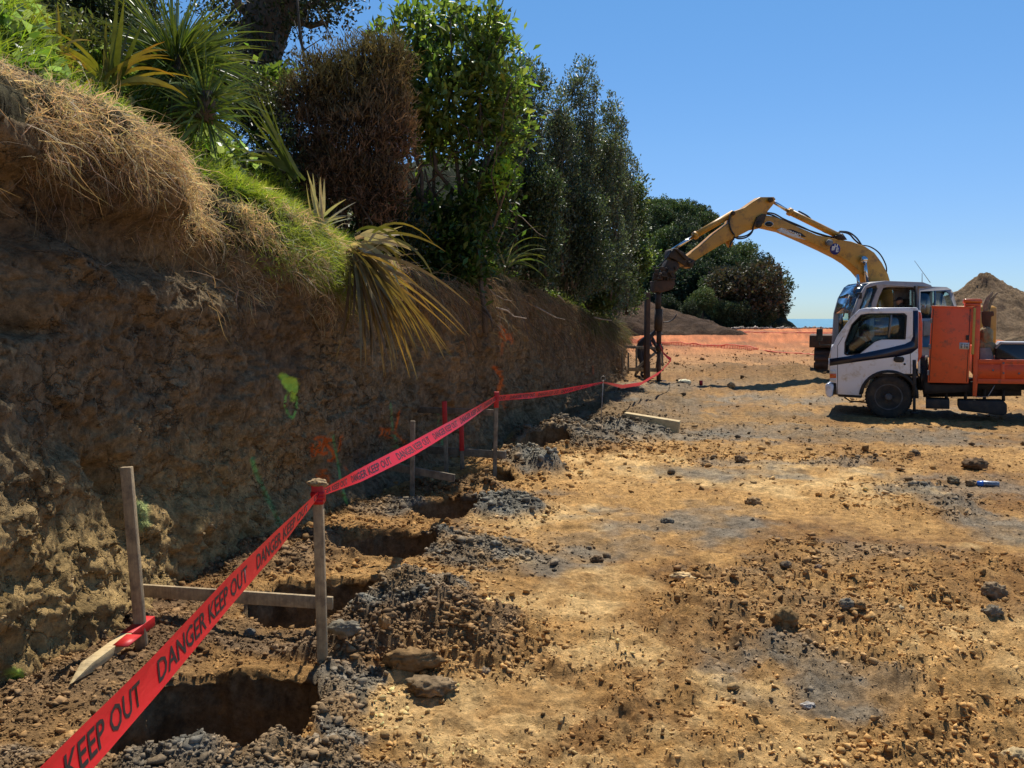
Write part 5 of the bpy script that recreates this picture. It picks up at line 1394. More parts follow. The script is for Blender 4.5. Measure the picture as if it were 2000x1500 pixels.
# fallen stake with red end
a = P(135, 1330, 4.02); b_ = P(290, 1212, 4.72)
a = G(137, 1328, .14); b_ = G(292, 1212, .16)
t = thing('fallen_stake', 'fresh pine stake with a red end lying against the foot of the bank', 'stake', a)
d = (b_ - a)
m_ = MB(); m_.bar(a + d * .18, a + d * .70, .055, .045)
u_ = d.normalized(); sd = u_.cross(Vector((0, 0, 1))).normalized(); up_ = sd.cross(u_)
q0 = a + d * .18; V4 = [q0 + sd * .0275 + up_ * .0225, q0 + sd * .0275 - up_ * .0225, q0 - sd * .0275 - up_ * .0225, q0 - sd * .0275 + up_ * .0225, a + sd * .008 - up_ * .015, a - sd * .008 - up_ * .022]
m_.add(V4, [(0, 1, 4), (1, 2, 5, 4), (2, 3, 5), (3, 0, 4, 5)]); m_.build('stake', M['palewood'], t, bevel=.002)
m_ = MB(); m_.bar(a + d * .68, b_, .062, .052); m_.build('painted_end', M['redpaint'], t, bevel=.002)
m_ = MB(); m_.bar(G(235, 1262, .17), G(262, 1240, .18), .08, .006); m_.build('tape_scrap', M['redpaint'], t)
# pine beam
g1 = foot(1224, 830); g2 = foot(1324, 848)
t = MB().bar(g1 + Vector((-.03, .05, .10)), g2 + Vector((.03, .06, .10)), .18, .19).build('pine_beam', M['palewood'], org=g1, bevel=.006)
tag(t, 'pale sawn pine beam lying alone on the open ground', 'timber')
# blue spray can
M['blue'] = mat('can_blue', (.02, .16, .60), (.015, .12, .5), 10, .3); M['canlabel'] = mat('can_label', (.30, .33, .36), (.05, .06, .10), 60, .35, metal=.4)
g = foot(1931, 952); g.z += .035; ax_ = Vector((.95, -.3, -.02)).normalized()
t = thing('spray_can', 'blue capped spray paint can lying on the clay at the right', 'spray can', g)
c0 = g - ax_ * .11
MB().lathe(c0 + ax_ * .055, ax_, [(0, .031), (.005, .033), (.14, .033), (.148, .030), (.15, .02)]).build('can_body', M['canlabel'], t, smooth=True)
MB().lathe(c0, ax_, [(0, .018), (.004, .024), (.045, .0305), (.0545, .0305)]).build('cap', M['blue'], t, smooth=True)

# ------------------------------------------------------------ danger tape
def mat_tape():
    m, nt, b = newmat('red_tape'); b.inputs['Base Color'].default_value = (.80, .022, .030, 1); b.inputs['Roughness'].default_value = .32
    tr = N_(nt, 'ShaderNodeBsdfTranslucent'); tr.inputs[0].default_value = (1.0, .07, .12, 1)
    ms = N_(nt, 'ShaderNodeMixShader'); ms.inputs[0].default_value = .36
    n = tex_noise(nt, 25, 4, .6, stretch=(1, .25, 1)); bp = N_(nt, 'ShaderNodeBump'); bp.inputs['Strength'].default_value = .35; bp.inputs['Distance'].default_value = .01
    nt.links.new(n.outputs['Fac'], bp.inputs['Height']); nt.links.new(bp.outputs[0], b.inputs['Normal'])
    nt.links.new(b.outputs[0], ms.inputs[1]); nt.links.new(tr.outputs[0], ms.inputs[2]); nt.links.new(ms.outputs[0], nt.nodes['Material Output'].inputs[0])
    return m
M['tape'] = mat_tape(); M['ink'] = mat('black_ink', (.012, .012, .014), None, 10, .5)
def text_mesh(s, size=1.0, shear=0.0, bold=0.0, name='t'):
    cu = bpy.data.curves.new(name, 'FONT'); cu.body = s; cu.size = size; cu.shear = shear; cu.offset = bold; cu.resolution_u = 2
    ob = bpy.data.objects.new(name, cu); col.objects.link(ob)
    bpy.context.view_layer.update()
    dg = bpy.context.evaluated_depsgraph_get(); me = ob.evaluated_get(dg).to_mesh()
    me.calc_loop_triangles()
    V = np.array([v.co[:] for v in me.vertices]); T = np.array([t.vertices[:] for t in me.loop_triangles])
    ob.evaluated_get(dg).to_mesh_clear(); bpy.data.objects.remove(ob); bpy.data.curves.remove(cu)
    return V, T
post1 = P(621, 966, F1[1][0].y - .03); post2 = P(968, 778, F4[0][0].y - .03)
pA = P(95, 1540, 1.34)
near = pA + (pA - post1) * .62
CT = [near, pA, P(300, 1322, 1.93), P(450, 1152, 2.6), P(540, 1056, 3.25), post1, P(700, 930, 5.1), P(800, 880, 6.1), P(900, 822, 7.75), post2,
      P(1040, 772, 10.3), P(1100, 764, 11.5), P(1178, 747, a5.y - .02), P(1215, 755, 14.6), P(1250, 750, 16.3), P(1288, 728, 18.3), P(1311, 703, 20.3)]
CT = np.array([tuple(v) for v in CT])
kk_ = [np.linalg.norm(CT[i + 1] - CT[i]) for i in range(len(CT) - 1)]; US = np.concatenate([[0], np.cumsum(kk_)])
uu = []
for i in range(len(kk_)): uu += list(np.linspace(US[i], US[i + 1], max(10, int(kk_[i] / .025)), endpoint=False))
uu.append(US[-1]); uu = np.array(uu)
def tape_c(u): return np.stack([np.interp(u, US, CT[:, i]) for i in range(3)], -1)
# half width, roll of the width direction (0 = upright) at each control point
HWd = np.array([.040, .040, .041, .043, .040, .013, .038, .050, .044, .030, .036, .038, .010, .032, .042, .055, .03])
ROL = np.array([.25, .25, .22, .15, .05, .0, .45, .80, .45, .0, .1, .0, .0, -.3, -.5, -.6, -.2])
SK = np.array([0, 0, 0, 0, .0, 0, 0, 0, 0, 0, 0, 0, 0, 0, 0, 0, 0.])
def tape_f(u, v, off=0.0):
    c_ = tape_c(u); t_ = tape_c(u + .03) - tape_c(u - .03); t_ /= np.linalg.norm(t_, axis=-1)[..., None] + 1e-9
    side = np.cross(t_, [0, 0, 1.0]); side /= np.linalg.norm(side, axis=-1)[..., None]; up = np.cross(side, t_)
    ro = np.interp(u, US, ROL) + .06 * vnoise(u * 2.0, u * 0, seed=3); wd_ = np.interp(u, US, HWd)
    W_ = up * np.cos(ro)[..., None] - side * np.sin(ro)[..., None]; Nn = side * np.cos(ro)[..., None] + up * np.sin(ro)[..., None]
    cup = (.002 * (v ** 2) + .001 * vnoise(u * 5, v * .5, seed=5) + .002 * np.sin(v * 1.2 + u * 2.2)) * np.clip(wd_ / .045, .2, 1)
    return c_ + W_ * (v * wd_)[..., None] + Nn * (off + cup)[..., None]
tt_ = thing('danger_tape', 'long red danger tape with black lettering strung from stake to stake', 'tape', tuple(CT[5]))
NVV = 11
vv = np.linspace(-1, 1, NVV); U_, V_ = np.meshgrid(uu, vv, indexing='ij')
m_ = MB(); m_.add(tape_f(U_.ravel(), V_.ravel()), grid_faces(len(uu), NVV)); m_.build('tape_band', M['tape'], tt_, smooth=True, recalc=False)
# twisted second layer between the two tall stakes
# lettering
TV, TT_ = text_mesh('DANGER KEEP OUT', 1.0, .28, .014)
TV[:, 0] -= TV[:, 0].min(); LEN = TV[:, 0].max(); hgt = TV[:, 1].max()
WL = .86 / LEN
u0 = US[2] + .02 - 2 * .97
while u0 < US[12]:
    sc_ = WL
    if u0 + .9 > US[-1]: break
    m_ = MB()
    # subdivide triangles across the band's curve by mapping each vertex
    m_.add(tape_f(u0 + TV[:, 0] * sc_, (TV[:, 1] / hgt - .5) * 1.15, .0013), TT_)
    if u0 > -.5: m_.build('lettering', M['ink'], tt_, recalc=False)
    u0 += .97
# wraps round the stakes
m_ = MB(); c_ = F1[1][1]; d = (F1[1][0] - c_).normalized()
for k_ in range(3): m_.bar(c_ + d * (.03 + .018 * k_), c_ + d * (.05 + .018 * k_), .062 - .003 * k_, .056 + .002 * k_, up=(0, 1, .1 * k_))
m_.build('tape_knot', M['tape'], tt_)
m_ = MB(); pe = Vector(CT[-1])
e2 = P(1296, 690, 21.5); e3 = P(1288, 672, 22.6)
V = []
for i, (q, hw_) in enumerate([(pe, .05), (P(1303, 697, 20.9), .035), (e2, .03), (e3, .03)]): V += [q - Vector((0, 0, hw_)), q + Vector((0, 0, hw_))]
m_.add(V, [(0, 1, 3, 2), (2, 3, 5, 4), (4, 5, 7, 6)]); m_.build('tape_tail', M['tape'], tt_)

# ------------------------------------------------------------ flatbed truck
M.update(
    white=mat('truck_white', (.86, .87, .90), (.82, .83, .86), 3, .28, dirt=(.50, .42, .30), dirt_amt=.26, dscale=5, coat=.5),
    navy=mat('navy_stripe', (.012, .016, .045), (.010, .013, .035), 5, .3, coat=.4),
    orange=mat('truck_orange', (.85, .125, .03), (.76, .105, .025), 4, .42, dirt=(.28, .09, .05), dirt_amt=.25, dscale=7),
    black=mat('black_rubber', (.018, .018, .018), (.035, .032, .028), 10, .8, .2, dirt=(.10, .075, .05), dirt_amt=.3, dscale=8),
    tyre=mat('tyre', (.025, .024, .023), (.045, .038, .03), 12, .9, .4, dirt=(.12, .085, .05), dirt_amt=.45, dscale=6),
    chassis=mat('chassis', (.03, .028, .026), (.05, .042, .035), 8, .8, .2, dirt=(.11, .08, .05), dirt_amt=.3),
    hub=mat('wheel_rim', (.15, .14, .13), (.06, .055, .05), 9, .7, .2, dirt=(.14, .10, .06), dirt_amt=.4),
    glass=mat_glass('window_glass', (.72, .82, .80)), greyp=mat('grey_cab_paint', (.38, .36, .36), (.32, .30, .30), 4, .4, dirt=(.22, .17, .12), dirt_amt=.2),
    seat=mat('seat_vinyl', (.22, .27, .27), (.16, .20, .20), 6, .7), chrome=mat('chrome_rod', (.75, .75, .75), None, 5, .15, metal=1.0),
    yellow=mat('machine_yellow', (.60, .30, .035), (.52, .25, .03), 2.5, .45, .08, 30, dirt=(.12, .065, .03), dirt_amt=.32, dscale=3.2),
    grease=mat('greasy_steel', (.035, .025, .018), (.08, .045, .02), 7, .7, .5), rust=mat('rusty_brown_steel', (.13, .065, .035), (.065, .038, .025), 5, .85, .5, 20),
    hose=mat('black_hose', (.012, .012, .014), None, 5, .45), lampo=mat('orange_lens', (.75, .12, .01), None, 5, .2, coat=.6), lampw=mat('clear_lens', (.7, .7, .66), None, 5, .15, coat=.6),
    grey=mat('grey_plastic', (.22, .22, .22), (.16, .16, .16), 6, .6), concrete=mat('grey_bucket', (.33, .31, .28), (.22, .20, .18), 9, .8, .2),
    paper=mat('white_notice', (.70, .70, .66), None, 5, .6))
g0 = foot(1735, 818)
TRK = Plane((g0.x, g0.y), (.9, -.44))
gz0 = g0.z
def tq(zx, zy, w=0.0): return TRK.uv(1580 + zx / 3.948, 480 + zy / 3.948, w)
def TQ(lst, w=0.0): return [tq(a, b, w) for a, b in lst]
TW = 1.75
truck = thing('flatbed_truck', 'white cab flatbed truck with orange tool box and orange tray', 'truck', (g0.x, g0.y, g0.z))
outer = TQ([(163, 868), (172, 800), (215, 700), (330, 545), (385, 492), (440, 479), (830, 475), (845, 500), (842, 860), (812, 990), (545, 985), (485, 1008), (435, 1060), (400, 1155), (215, 1145), (210, 1060), (160, 1050), (158, 960)])
hole = TQ([(272, 835), (276, 745), (330, 605), (400, 532), (470, 522), (735, 520), (756, 540), (745, 722), (560, 722), (508, 740), (385, 838), (295, 846)])
m_ = MB(); m_.prism(TRK, outer, [hole], 0, .05); m_.build('cab_side', M['white'], truck, bevel=.012)
m_ = MB(); m_.prism(TRK, outer, [hole], TW - .05, TW); m_.build('cab_side', M['white'], truck, bevel=.012)
def tri_wall(pts, w0, w1, mat_, name, th=.03):
    m_ = MB()
    for a, b_ in zip(pts[:-1], pts[1:]):
        a = Vector(a); b_ = Vector(b_); n2 = Vector((-(b_ - a).y, (b_ - a).x)).normalized() * th
        m_.prism(TRK, [tuple(a), tuple(b_), tuple(b_ + n2), tuple(a + n2)], None, w0, w1)
    return m_.build(name, M[mat_], truck)
o_ = outer
tri_wall([o_[6], o_[5], o_[4]], .05, TW - .05, 'white', 'cab_roof')
tri_wall([o_[7], o_[6]], .05, TW - .05, 'white', 'cab_roof')
def inset(a, b_, f): return (a[0] + (b_[0] - a[0]) * f, a[1] + (b_[1] - a[1]) * f)
tri_wall([o_[0], inset(o_[1], o_[2], .35)], .05, TW - .05, 'white', 'front_panel'); tri_wall([o_[17], o_[0]], .05, TW - .05, 'white', 'front_panel'); tri_wall([o_[15], o_[17]], .05, TW - .05, 'chassis', 'grille')
m_ = MB(); a = inset(o_[1], o_[2], .35); b_ = o_[4]
mid = o_[2]; m_.prism(TRK, [a, mid, o_[3], b_, (b_[0] + .02, b_[1] - .01), (o_[3][0] + .02, o_[3][1] - .01), (mid[0] + .02, mid[1] - .01), (a[0] + .02, a[1] - .01)], None, .06, TW - .06); m_.build('windscreen', M['glass'], truck)
br = TQ([(838, 500), (838, 560), (838, 700), (838, 985)])
m_ = MB(); m_.prism(TRK, [br[1], (br[1][0] + .04, br[1][1]), (br[0][0] + .04, br[0][1]), br[0]], None, .05, TW - .05); m_.prism(TRK, [br[3], (br[3][0] + .04, br[3][1]), (br[2][0] + .04, br[2][1]), br[2]], None, .05, TW - .05)
m_.prism(TRK, [br[2], (br[2][0] + .04, br[2][1]), (br[1][0] + .04, br[1][1]), br[1]], None, .05, .35); m_.prism(TRK, [br[2], (br[2][0] + .04, br[2][1]), (br[1][0] + .04, br[1][1]), br[1]], None, TW - .35, TW - .05)
m_.build('cab_back', M['white'], truck)
m_ = MB(); m_.prism(TRK, [br[2], (br[2][0] + .01, br[2][1]), (br[1][0] + .01, br[1][1]), br[1]], None, .35, TW - .35); m_.build('rear_window', M['glass'], truck)
fl = TQ([(215, 985), (838, 985), (838, 1010), (215, 1010)]); m_ = MB(); m_.prism(TRK, fl, None, .05, TW - .05); m_.build('cab_floor', M['chassis'], truck)
# door glass, seal, quarter divider
for w_ in (.02, TW - .028):
    m_ = MB(); m_.prism(TRK, hole, None, w_, w_ + .006); m_.each('door_glass', M['glass'], truck)
hi = []
cx_ = sum(p[0] for p in hole) / len(hole); cz_ = sum(p[1] for p in hole) / len(hole)
hi = [(cx_ + (p[0] - cx_) * .955, cz_ + (p[1] - cz_) * .94) for p in hole]
m_ = MB(); m_.prism(TRK, hole, [hi], -.004, .03); m_.build('window_seal', M['black'], truck)
m_ = MB(); m_.prism(TRK, TQ([(630, 530), (644, 530), (622, 706), (608, 706)]), None, .0, .03); m_.build('window_divider', M['grey'], truck)
st_ = TQ([(160, 872), (300, 852), (420, 828), (640, 782), (740, 757), (785, 735), (802, 700), (803, 500), (842, 500), (841, 790), (790, 830), (700, 852), (420, 888), (160, 926)])
m_ = MB(); m_.prism(TRK, st_, None, -.006, -.001); m_.build('navy_stripe', M['navy'], truck)
m_ = MB()
for ln in ([(780, 740), (781, 985)], [(219, 770), (218, 1145)], [(219, 770), (262, 700)]):
    q = TQ(ln); m_.prism(TRK, [q[0], (q[0][0] + .008, q[0][1]), (q[1][0] + .008, q[1][1]), q[1]], None, -.0035, .001)
m_.each('door_gap', M['black'], truck)
m_ = MB(); m_.prism(TRK, TQ([(655, 862), (672, 855), (725, 857), (736, 870), (730, 895), (712, 900), (668, 897), (652, 885)]), None, -.025, -.001); m_.build('door_handle', M['black'], truck, bevel=.006)
u_, z_ = tq(738, 913); m_ = MB(); m_.cyl(TRK.at(u_, z_, -.008), TRK.at(u_, z_, 0), .018); m_.build('door_lock', M['black'], truck)
m_ = MB(); m_.prism(TRK, TQ([(163, 958), (210, 958), (210, 985), (163, 985)]), None, -.008, .12); m_.build('marker_lamp', M['lampw'], truck, bevel=.005)
m_ = MB(); m_.prism(TRK, TQ([(160, 986), (210, 986), (210, 1020), (160, 1020)]), None, -.008, .12); m_.build('indicator', M['lampo'], truck, bevel=.005)
m_ = MB(); m_.prism(TRK, TQ([(160, 1021), (210, 1021), (208, 1048), (163, 1048)]), None, -.007, .12); m_.build('marker_lamp', M['lampw'], truck, bevel=.005)
# bumper
m_ = MB(); m_.prism(TRK, TQ([(125, 1075), (140, 1058), (188, 1068), (190, 1090), (180, 1160), (160, 1172), (140, 1165), (128, 1140)]), None, -.02, TW + .02); m_.build('bumper', M['white'], truck, bevel=.02)
m_ = MB(); m_.prism(TRK, TQ([(188, 1065), (215, 1060), (215, 1150), (186, 1150)]), None, .03, TW - .03); m_.build('bumper_bracket', M['chassis'], truck)
m_ = MB(); m_.prism(TRK, TQ([(215, 1145), (400, 1155), (402, 1175), (230, 1165)]), None, .02, .3); m_.build('sill', M['chassis'], truck)
q = TQ([(265, 1175), (310, 1205), (440, 1215)]); m_ = MB(); m_.tube([TRK.at(*p, .2) for p in q], [.015] * 3, 6); m_.build('step_rail', M['chassis'], truck)
# wheel arch liner
wu, wz = tq(612, 1168); WR = (tq(612, 1168)[1] - gz0)
print('wheel r', WR)
m_ = MB(); ar = [(wu + (WR + .10) * math.cos(t_), wz + (WR + .10) * math.sin(t_)) for t_ in np.linspace(math.pi * .98, .0, 18)]
ar2 = [(wu + (WR + .05) * math.cos(t_), wz + (WR + .05) * math.sin(t_)) for t_ in np.linspace(.0, math.pi * .98, 18)]
m_.prism(TRK, ar + ar2, None, -.012, .40); m_.build('wheel_arch', M['black'], truck)
def wheel(u_, w_, side=1):
    o = TRK.at(u_, wz, w_); ax = TRK.n * side
    m_ = MB(); R0 = WR
    m_.lathe(o, ax, [(0.02, R0 * .60), (0, R0 * .72), (.0, R0 * .90), (.02, R0 * .975), (.05, R0), (.17, R0), (.20, R0 * .975), (.22, R0 * .9), (.22, R0 * .6)], 48)
    wt = m_.build('wheel', M['tyre'], truck, smooth=True)
    m_ = MB()
    for i in range(40):
        a_ = i / 40 * 2 * math.pi; ra = TRK.e * math.cos(a_) + Vector((0, 0, 1)) * math.sin(a_); tg = -TRK.e * math.sin(a_) + Vector((0, 0, 1)) * math.cos(a_)
        for s_ in (.035, .185): m_.box(o + ax * s_ + ra * (R0 - .002), (.028, .05, .018), (tg, ax, ra))
    m_.build('tread', M['tyre'], wt)
    m_ = MB(); m_.lathe(o, ax, [(.035, R0 * .62), (.012, R0 * .60), (.012, R0 * .56), (.04, R0 * .53), (.06, R0 * .36), (.03, R0 * .30), (.03, R0 * .17), (-.01, R0 * .15), (-.02, R0 * .10), (-.02, .001)], 40); m_.build('rim', M['hub'], wt, smooth=False)
    m_ = MB()
    for i in range(8):
        a_ = i / 8 * 2 * math.pi; ra = TRK.e * math.cos(a_) + Vector((0, 0, 1)) * math.sin(a_)
        m_.cyl(o + ra * R0 * .235 + ax * .028, o + ra * R0 * .235 + ax * .0, .014, n=6)
    m_.each('wheel_nut', M['chassis'], wt)
    m_ = MB()
    for i in range(5):
        a_ = i / 5 * 2 * math.pi + .3; ra = TRK.e * math.cos(a_) + Vector((0, 0, 1)) * math.sin(a_); m_.cyl(o + ra * R0 * .445 + ax * .032, o + ra * R0 * .445 + ax * .06, .026, n=10)
    m_.each('rim_hole', M['ink'], wt)
wheel(wu, .03, 1); wheel(wu, TW - .03, -1)
wheel(wu + 2.75, .03, 1); wheel(wu + 2.75, TW - .03, -1)
m_ = MB(); m_.cyl(TRK.at(wu, wz, .2), TRK.at(wu, wz, TW - .2), .05); m_.cyl(TRK.at(wu + 2.75, wz, .2), TRK.at(wu + 2.75, wz, TW - .2), .06); m_.build('axle', M['chassis'], truck)
# chassis, boxes, tank
ch = TQ([(560, 1060), (1900, 1060), (1900, 1125), (560, 1125)])
m_ = MB(); m_.prism(TRK, ch, None, .35, .43); m_.prism(TRK, ch, None, TW - .43, TW - .35); m_.each('chassis_rail', M['chassis'], truck)
m_ = MB(); m_.prism(TRK, TQ([(845, 870), (915, 865), (935, 1075), (1240, 1075), (1240, 1130), (880, 1150), (850, 1000)]), None, .12, TW - .5); m_.build('engine_guard', M['chassis'], truck)
m_ = MB(); m_.prism(TRK, TQ([(880, 1085), (1660, 1090), (1660, 1175), (880, 1185)]), None, .45, TW - .45); m_.build('underframe', M['chassis'], truck)
m_ = MB(); m_.prism(TRK, TQ([(900, 1185), (1085, 1190), (1085, 1262), (900, 1258)]), None, .05, .5); m_.build('battery_box', M['chassis'], truck, bevel=.01)
m_ = MB(); m_.prism(TRK, TQ([(1150, 1195), (1500, 1200), (1530, 1225), (1530, 1295), (1500, 1312), (1170, 1275), (1150, 1255)]), None, .05, .5); m_.build('fuel_tank', M['chassis'], truck, bevel=.02)
m_ = MB()
for i in range(5): m_.prism(TRK, TQ([(900 + i * 150, 1120), (925 + i * 150, 1120), (925 + i * 150, 1210), (900 + i * 150, 1210)]), None, .3, .4)
m_.each('tank_bracket', M['chassis'], truck)
q = TQ([(812, 880), (812, 1160)]); q2 = TQ([(812, 1130), (812, 1288)]); m_ = MB(); m_.tube([TRK.at(*p, .02) for p in q], [.035, .035], 12); m_.tube([TRK.at(*p, .02) for p in q2], [.024, .024], 12)
m_.box(TRK.at(*q2[1], .02), (.10, .10, .03)); m_.build('jack_leg', M['chassis'], truck)
m_ = MB()
for k_ in range(6):
    a = tq(845 + k_ * 7, 890 + k_ * 8); b_ = tq(850 + k_ * 6, 1050 + (k_ % 3) * 35); m_.tube([TRK.at(*a, .10), TRK.at((a[0] + b_[0]) / 2 + .03 * (-1) ** k_, (a[1] + b_[1]) / 2, .07), TRK.at(*b_, .10)], [.012] * 3, 6)
m_.each('hydraulic_hose', M['hose'], truck)
# orange tool box, headboard, beacon
m_ = MB(); m_.prism(TRK, TQ([(950, 466), (1262, 474), (1230, 1062), (915, 1055)]), None, .0, .62); tb = m_.build('tool_box', M['orange'], truck, bevel=.008)
for hy_ in (560, 760, 960):
    m_ = MB(); m_.prism(TRK, TQ([(934 - (hy_ - 560) * .055, hy_), (950 - (hy_ - 560) * .055, hy_), (948 - (hy_ - 560) * .055, hy_ + 38), (932 - (hy_ - 560) * .055, hy_ + 38)]), None, -.02, .001); m_.build('hinge', M['grey'], tb, bevel=.003)
m_ = MB(); m_.prism(TRK, TQ([(1212, 690), (1232, 690), (1230, 728), (1210, 728)]), None, -.018, .001); m_.build('latch', M['chassis'], tb, bevel=.003)
m_ = MB(); m_.prism(TRK, TQ([(946, 462), (1268, 470), (1267, 482), (945, 474)]), None, -.015, .63); m_.build('box_lid', M['orange'], tb, bevel=.004)
m_ = MB(); m_.prism(TRK, TQ([(957, 485), (962, 485), (930, 1045), (925, 1045)]), None, -.003, .001); m_.prism(TRK, TQ([(1242, 485), (1247, 485), (1218, 1050), (1213, 1050)]), None, -.003, .001); m_.each('box_seam', M['chassis'], tb)
m_ = MB(); m_.prism(TRK, TQ([(1161, 745), (1237, 748), (1234, 799), (1158, 796)]), None, -.004, -.001); m_.build('notice', M['paper'], truck)
m_ = MB()
for (a, b_, c_, d_) in [(1170, 756, 1190, 762), (1170, 768, 1182, 790), (1198, 756, 1206, 790), (1212, 760, 1226, 766), (1212, 774, 1226, 792)]: m_.prism(TRK, TQ([(a, b_), (c_, b_), (c_, d_), (a, d_)]), None, -.006, -.0045)
m_.each('notice_print', M['grey'], tb)
m_ = MB(); m_.prism(TRK, TQ([(1268, 470), (1326, 462), (1312, 880), (1306, 1020), (1292, 1165), (1262, 1160), (1266, 1000)]), None, .02, .10); m_.prism(TRK, TQ([(1268, 470), (1326, 462), (1312, 880), (1268, 880)]), None, TW - .1, TW - .02)
m_.prism(TRK, TQ([(1268, 780), (1312, 780), (1310, 1000), (1266, 1000)]), None, .10, TW - .1); m_.each('headboard', M['orange'], truck, bevel=.006)
m_ = MB(); m_.prism(TRK, TQ([(1268, 480), (1288, 480), (1272, 838), (1250, 838)]), None, -.03, .015); m_.build('yellow_bar', mat('dull_yellow', (.55, .38, .08), None, 10, .6), truck, bevel=.004)
m_ = MB(); m_.prism(TRK, TQ([(842, 505), (862, 515), (872, 600), (870, 850), (842, 900)]), None, .03, TW - .03); m_.build('rear_guard', M['orange'], truck, bevel=.006)
m_ = MB(); m_.prism(TRK, TQ([(1205, 446), (1326, 446), (1326, 466), (1205, 466)]), None, .02, .5); m_.build('beacon_mount', M['orange'], truck, bevel=.006)
m_ = MB(); m_.prism(TRK, TQ([(1188, 420), (1200, 409), (1325, 409), (1341, 420), (1338, 444), (1195, 444)]), None, .05, .45); m_.build('beacon', M['lampo'], truck, bevel=.015)
# tray
m_ = MB(); m_.prism(TRK, TQ([(1308, 876), (2600, 886), (2600, 915), (1308, 908)]), None, .0, .04); m_.prism(TRK, TQ([(1306, 909), (2600, 916), (2600, 1035), (1302, 1026)]), None, .008, .035)
m_.prism(TRK, TQ([(1302, 1026), (2600, 1036), (2600, 1075), (1300, 1062)]), None, -.006, .04)
for k_ in range(4): a = 1480 + k_ * 330; m_.prism(TRK, TQ([(a, 905), (a + 30, 905), (a + 30, 1030), (a, 1030)]), None, -.01, .006)
sd_ = m_.build('tray_side', M['orange'], truck, bevel=.004)
m_ = MB()
for (a, b_) in ((1500, 905), (1500, 982), (1420, 960), (1620, 985)): uu_, zz2 = tq(a, b_); m_.cyl(TRK.at(uu_, zz2, -.016), TRK.at(uu_, zz2, .0), .016, n=8)
m_.each('bolt', M['grey'], sd_)
q = TQ([(1308, 876), (2600, 886)]); L_ = q[1][0]
m_ = MB(); m_.prism(TRK, [(q[0][0], tq(1308, 1040)[1]), (L_, tq(1308, 1040)[1]), (L_, tq(1308, 1062)[1]), (q[0][0], tq(1308, 1062)[1])], None, .04, TW - .04); m_.build('tray_floor', M['rust'], truck)
m_ = MB(); zt = tq(1308, 876)[1]; zb = tq(1308, 1062)[1]; m_.prism(TRK, [(q[0][0], zt), (L_, zt), (L_, zb), (q[0][0], zb)], None, TW - .04, TW); m_.prism(TRK, [(L_, zt), (L_ + .04, zt), (L_ + .04, zb), (L_, zb)], None, 0, TW); m_.build('tray_side', M['orange'], truck, bevel=.004)
q = TQ([(1285, 1165), (1380, 1167), (1432, 1078)]); m_ = MB(); m_.tube([TRK.at(*p, .03) for p in q], [.009] * 3, 6); m_.build('tie_rod', M['steel'], truck)
for w_ in (0.02,): 
    m_ = MB(); m_.prism(TRK, TQ([(1760, 1090), (2100, 1090), (2100, 1130), (1760, 1130)]), None, .02, .35); m_.build('mudguard', M['black'], truck)
# mirror on the far front corner
m_ = MB(); a = TRK.uv(1601, 642, TW + .25); b_ = TRK.uv(1601, 664, TW + .25)
m_.prism(TRK, [(a[0] - .06, a[1]), (a[0] + .06, a[1]), (a[0] + .06, b_[1] - .02), (a[0] - .06, b_[1] - .02)], None, TW + .22, TW + .27)
mi = m_.build('side_mirror', M['black'], truck, bevel=.015)
c_ = TRK.uv(1600, 674, TW + .25); d_ = TRK.uv(1632, 674, TW)
m_ = MB(); m_.tube([TRK.at(a[0], b_[1], TW + .25), TRK.at(c_[0], c_[1], TW + .25), TRK.at(d_[0], d_[1], TW)], [.014, .014, .014], 6); m_.build('mirror_arm', M['black'], mi)
# interior
m_ = MB(); zc = TRK.uv(1665, 690)[1]
m_.prism(TRK, TQ([(300, 745), (350, 705), (395, 715), (430, 760), (395, 830), (300, 830)]), None, .35, .75); m_.prism(TRK, TQ([(470, 870), (650, 870), (640, 950), (470, 950)]), None, .2, .8)
m_.prism(TRK, TQ([(640, 640), (700, 630), (720, 890), (630, 890)]), None, .2, .8); m_.prism(TRK, TQ([(640, 640), (700, 630), (720, 890), (630, 890)]), None, TW - .8, TW - .2); m_.build('seat', M['seat'], truck, bevel=.03)
m_ = MB(); m_.prism(TRK, TQ([(225, 800), (300, 760), (360, 800), (360, 985), (225, 985)]), None, .08, TW - .08); m_.build('dashboard', M['grey'], truck, bevel=.02)
hu, hz = tq(440, 745); ax = (TRK.e * .8 + Vector((0, 0, .6))).normalized(); sx_ = ax.orthogonal().normalized(); sy_ = ax.cross(sx_)
m_ = MB(); ce = TRK.at(hu, hz, TW - .5); m_.tube([ce + (sx_ * math.cos(q_) + sy_ * math.sin(q_)) * .2 for q_ in np.linspace(0, 2 * math.pi, 25)], [.013] * 25, 7)
m_.tube([ce, ce - ax * .3], [.02, .02], 7); m_.tube([ce - sx_ * .2, ce + sx_ * .2], [.012] * 2, 5); m_.build('steering_wheel', M['black'], truck)
m_ = MB(); a = tq(400, 600); m_.tube([TRK.at(a[0] + .05 * math.cos(q_), a[1] + .07 * math.sin(q_), .3) for q_ in np.linspace(0, 2 * math.pi, 16)], [.008] * 16, 5); m_.build('grab_handle', M['grey'], truck)
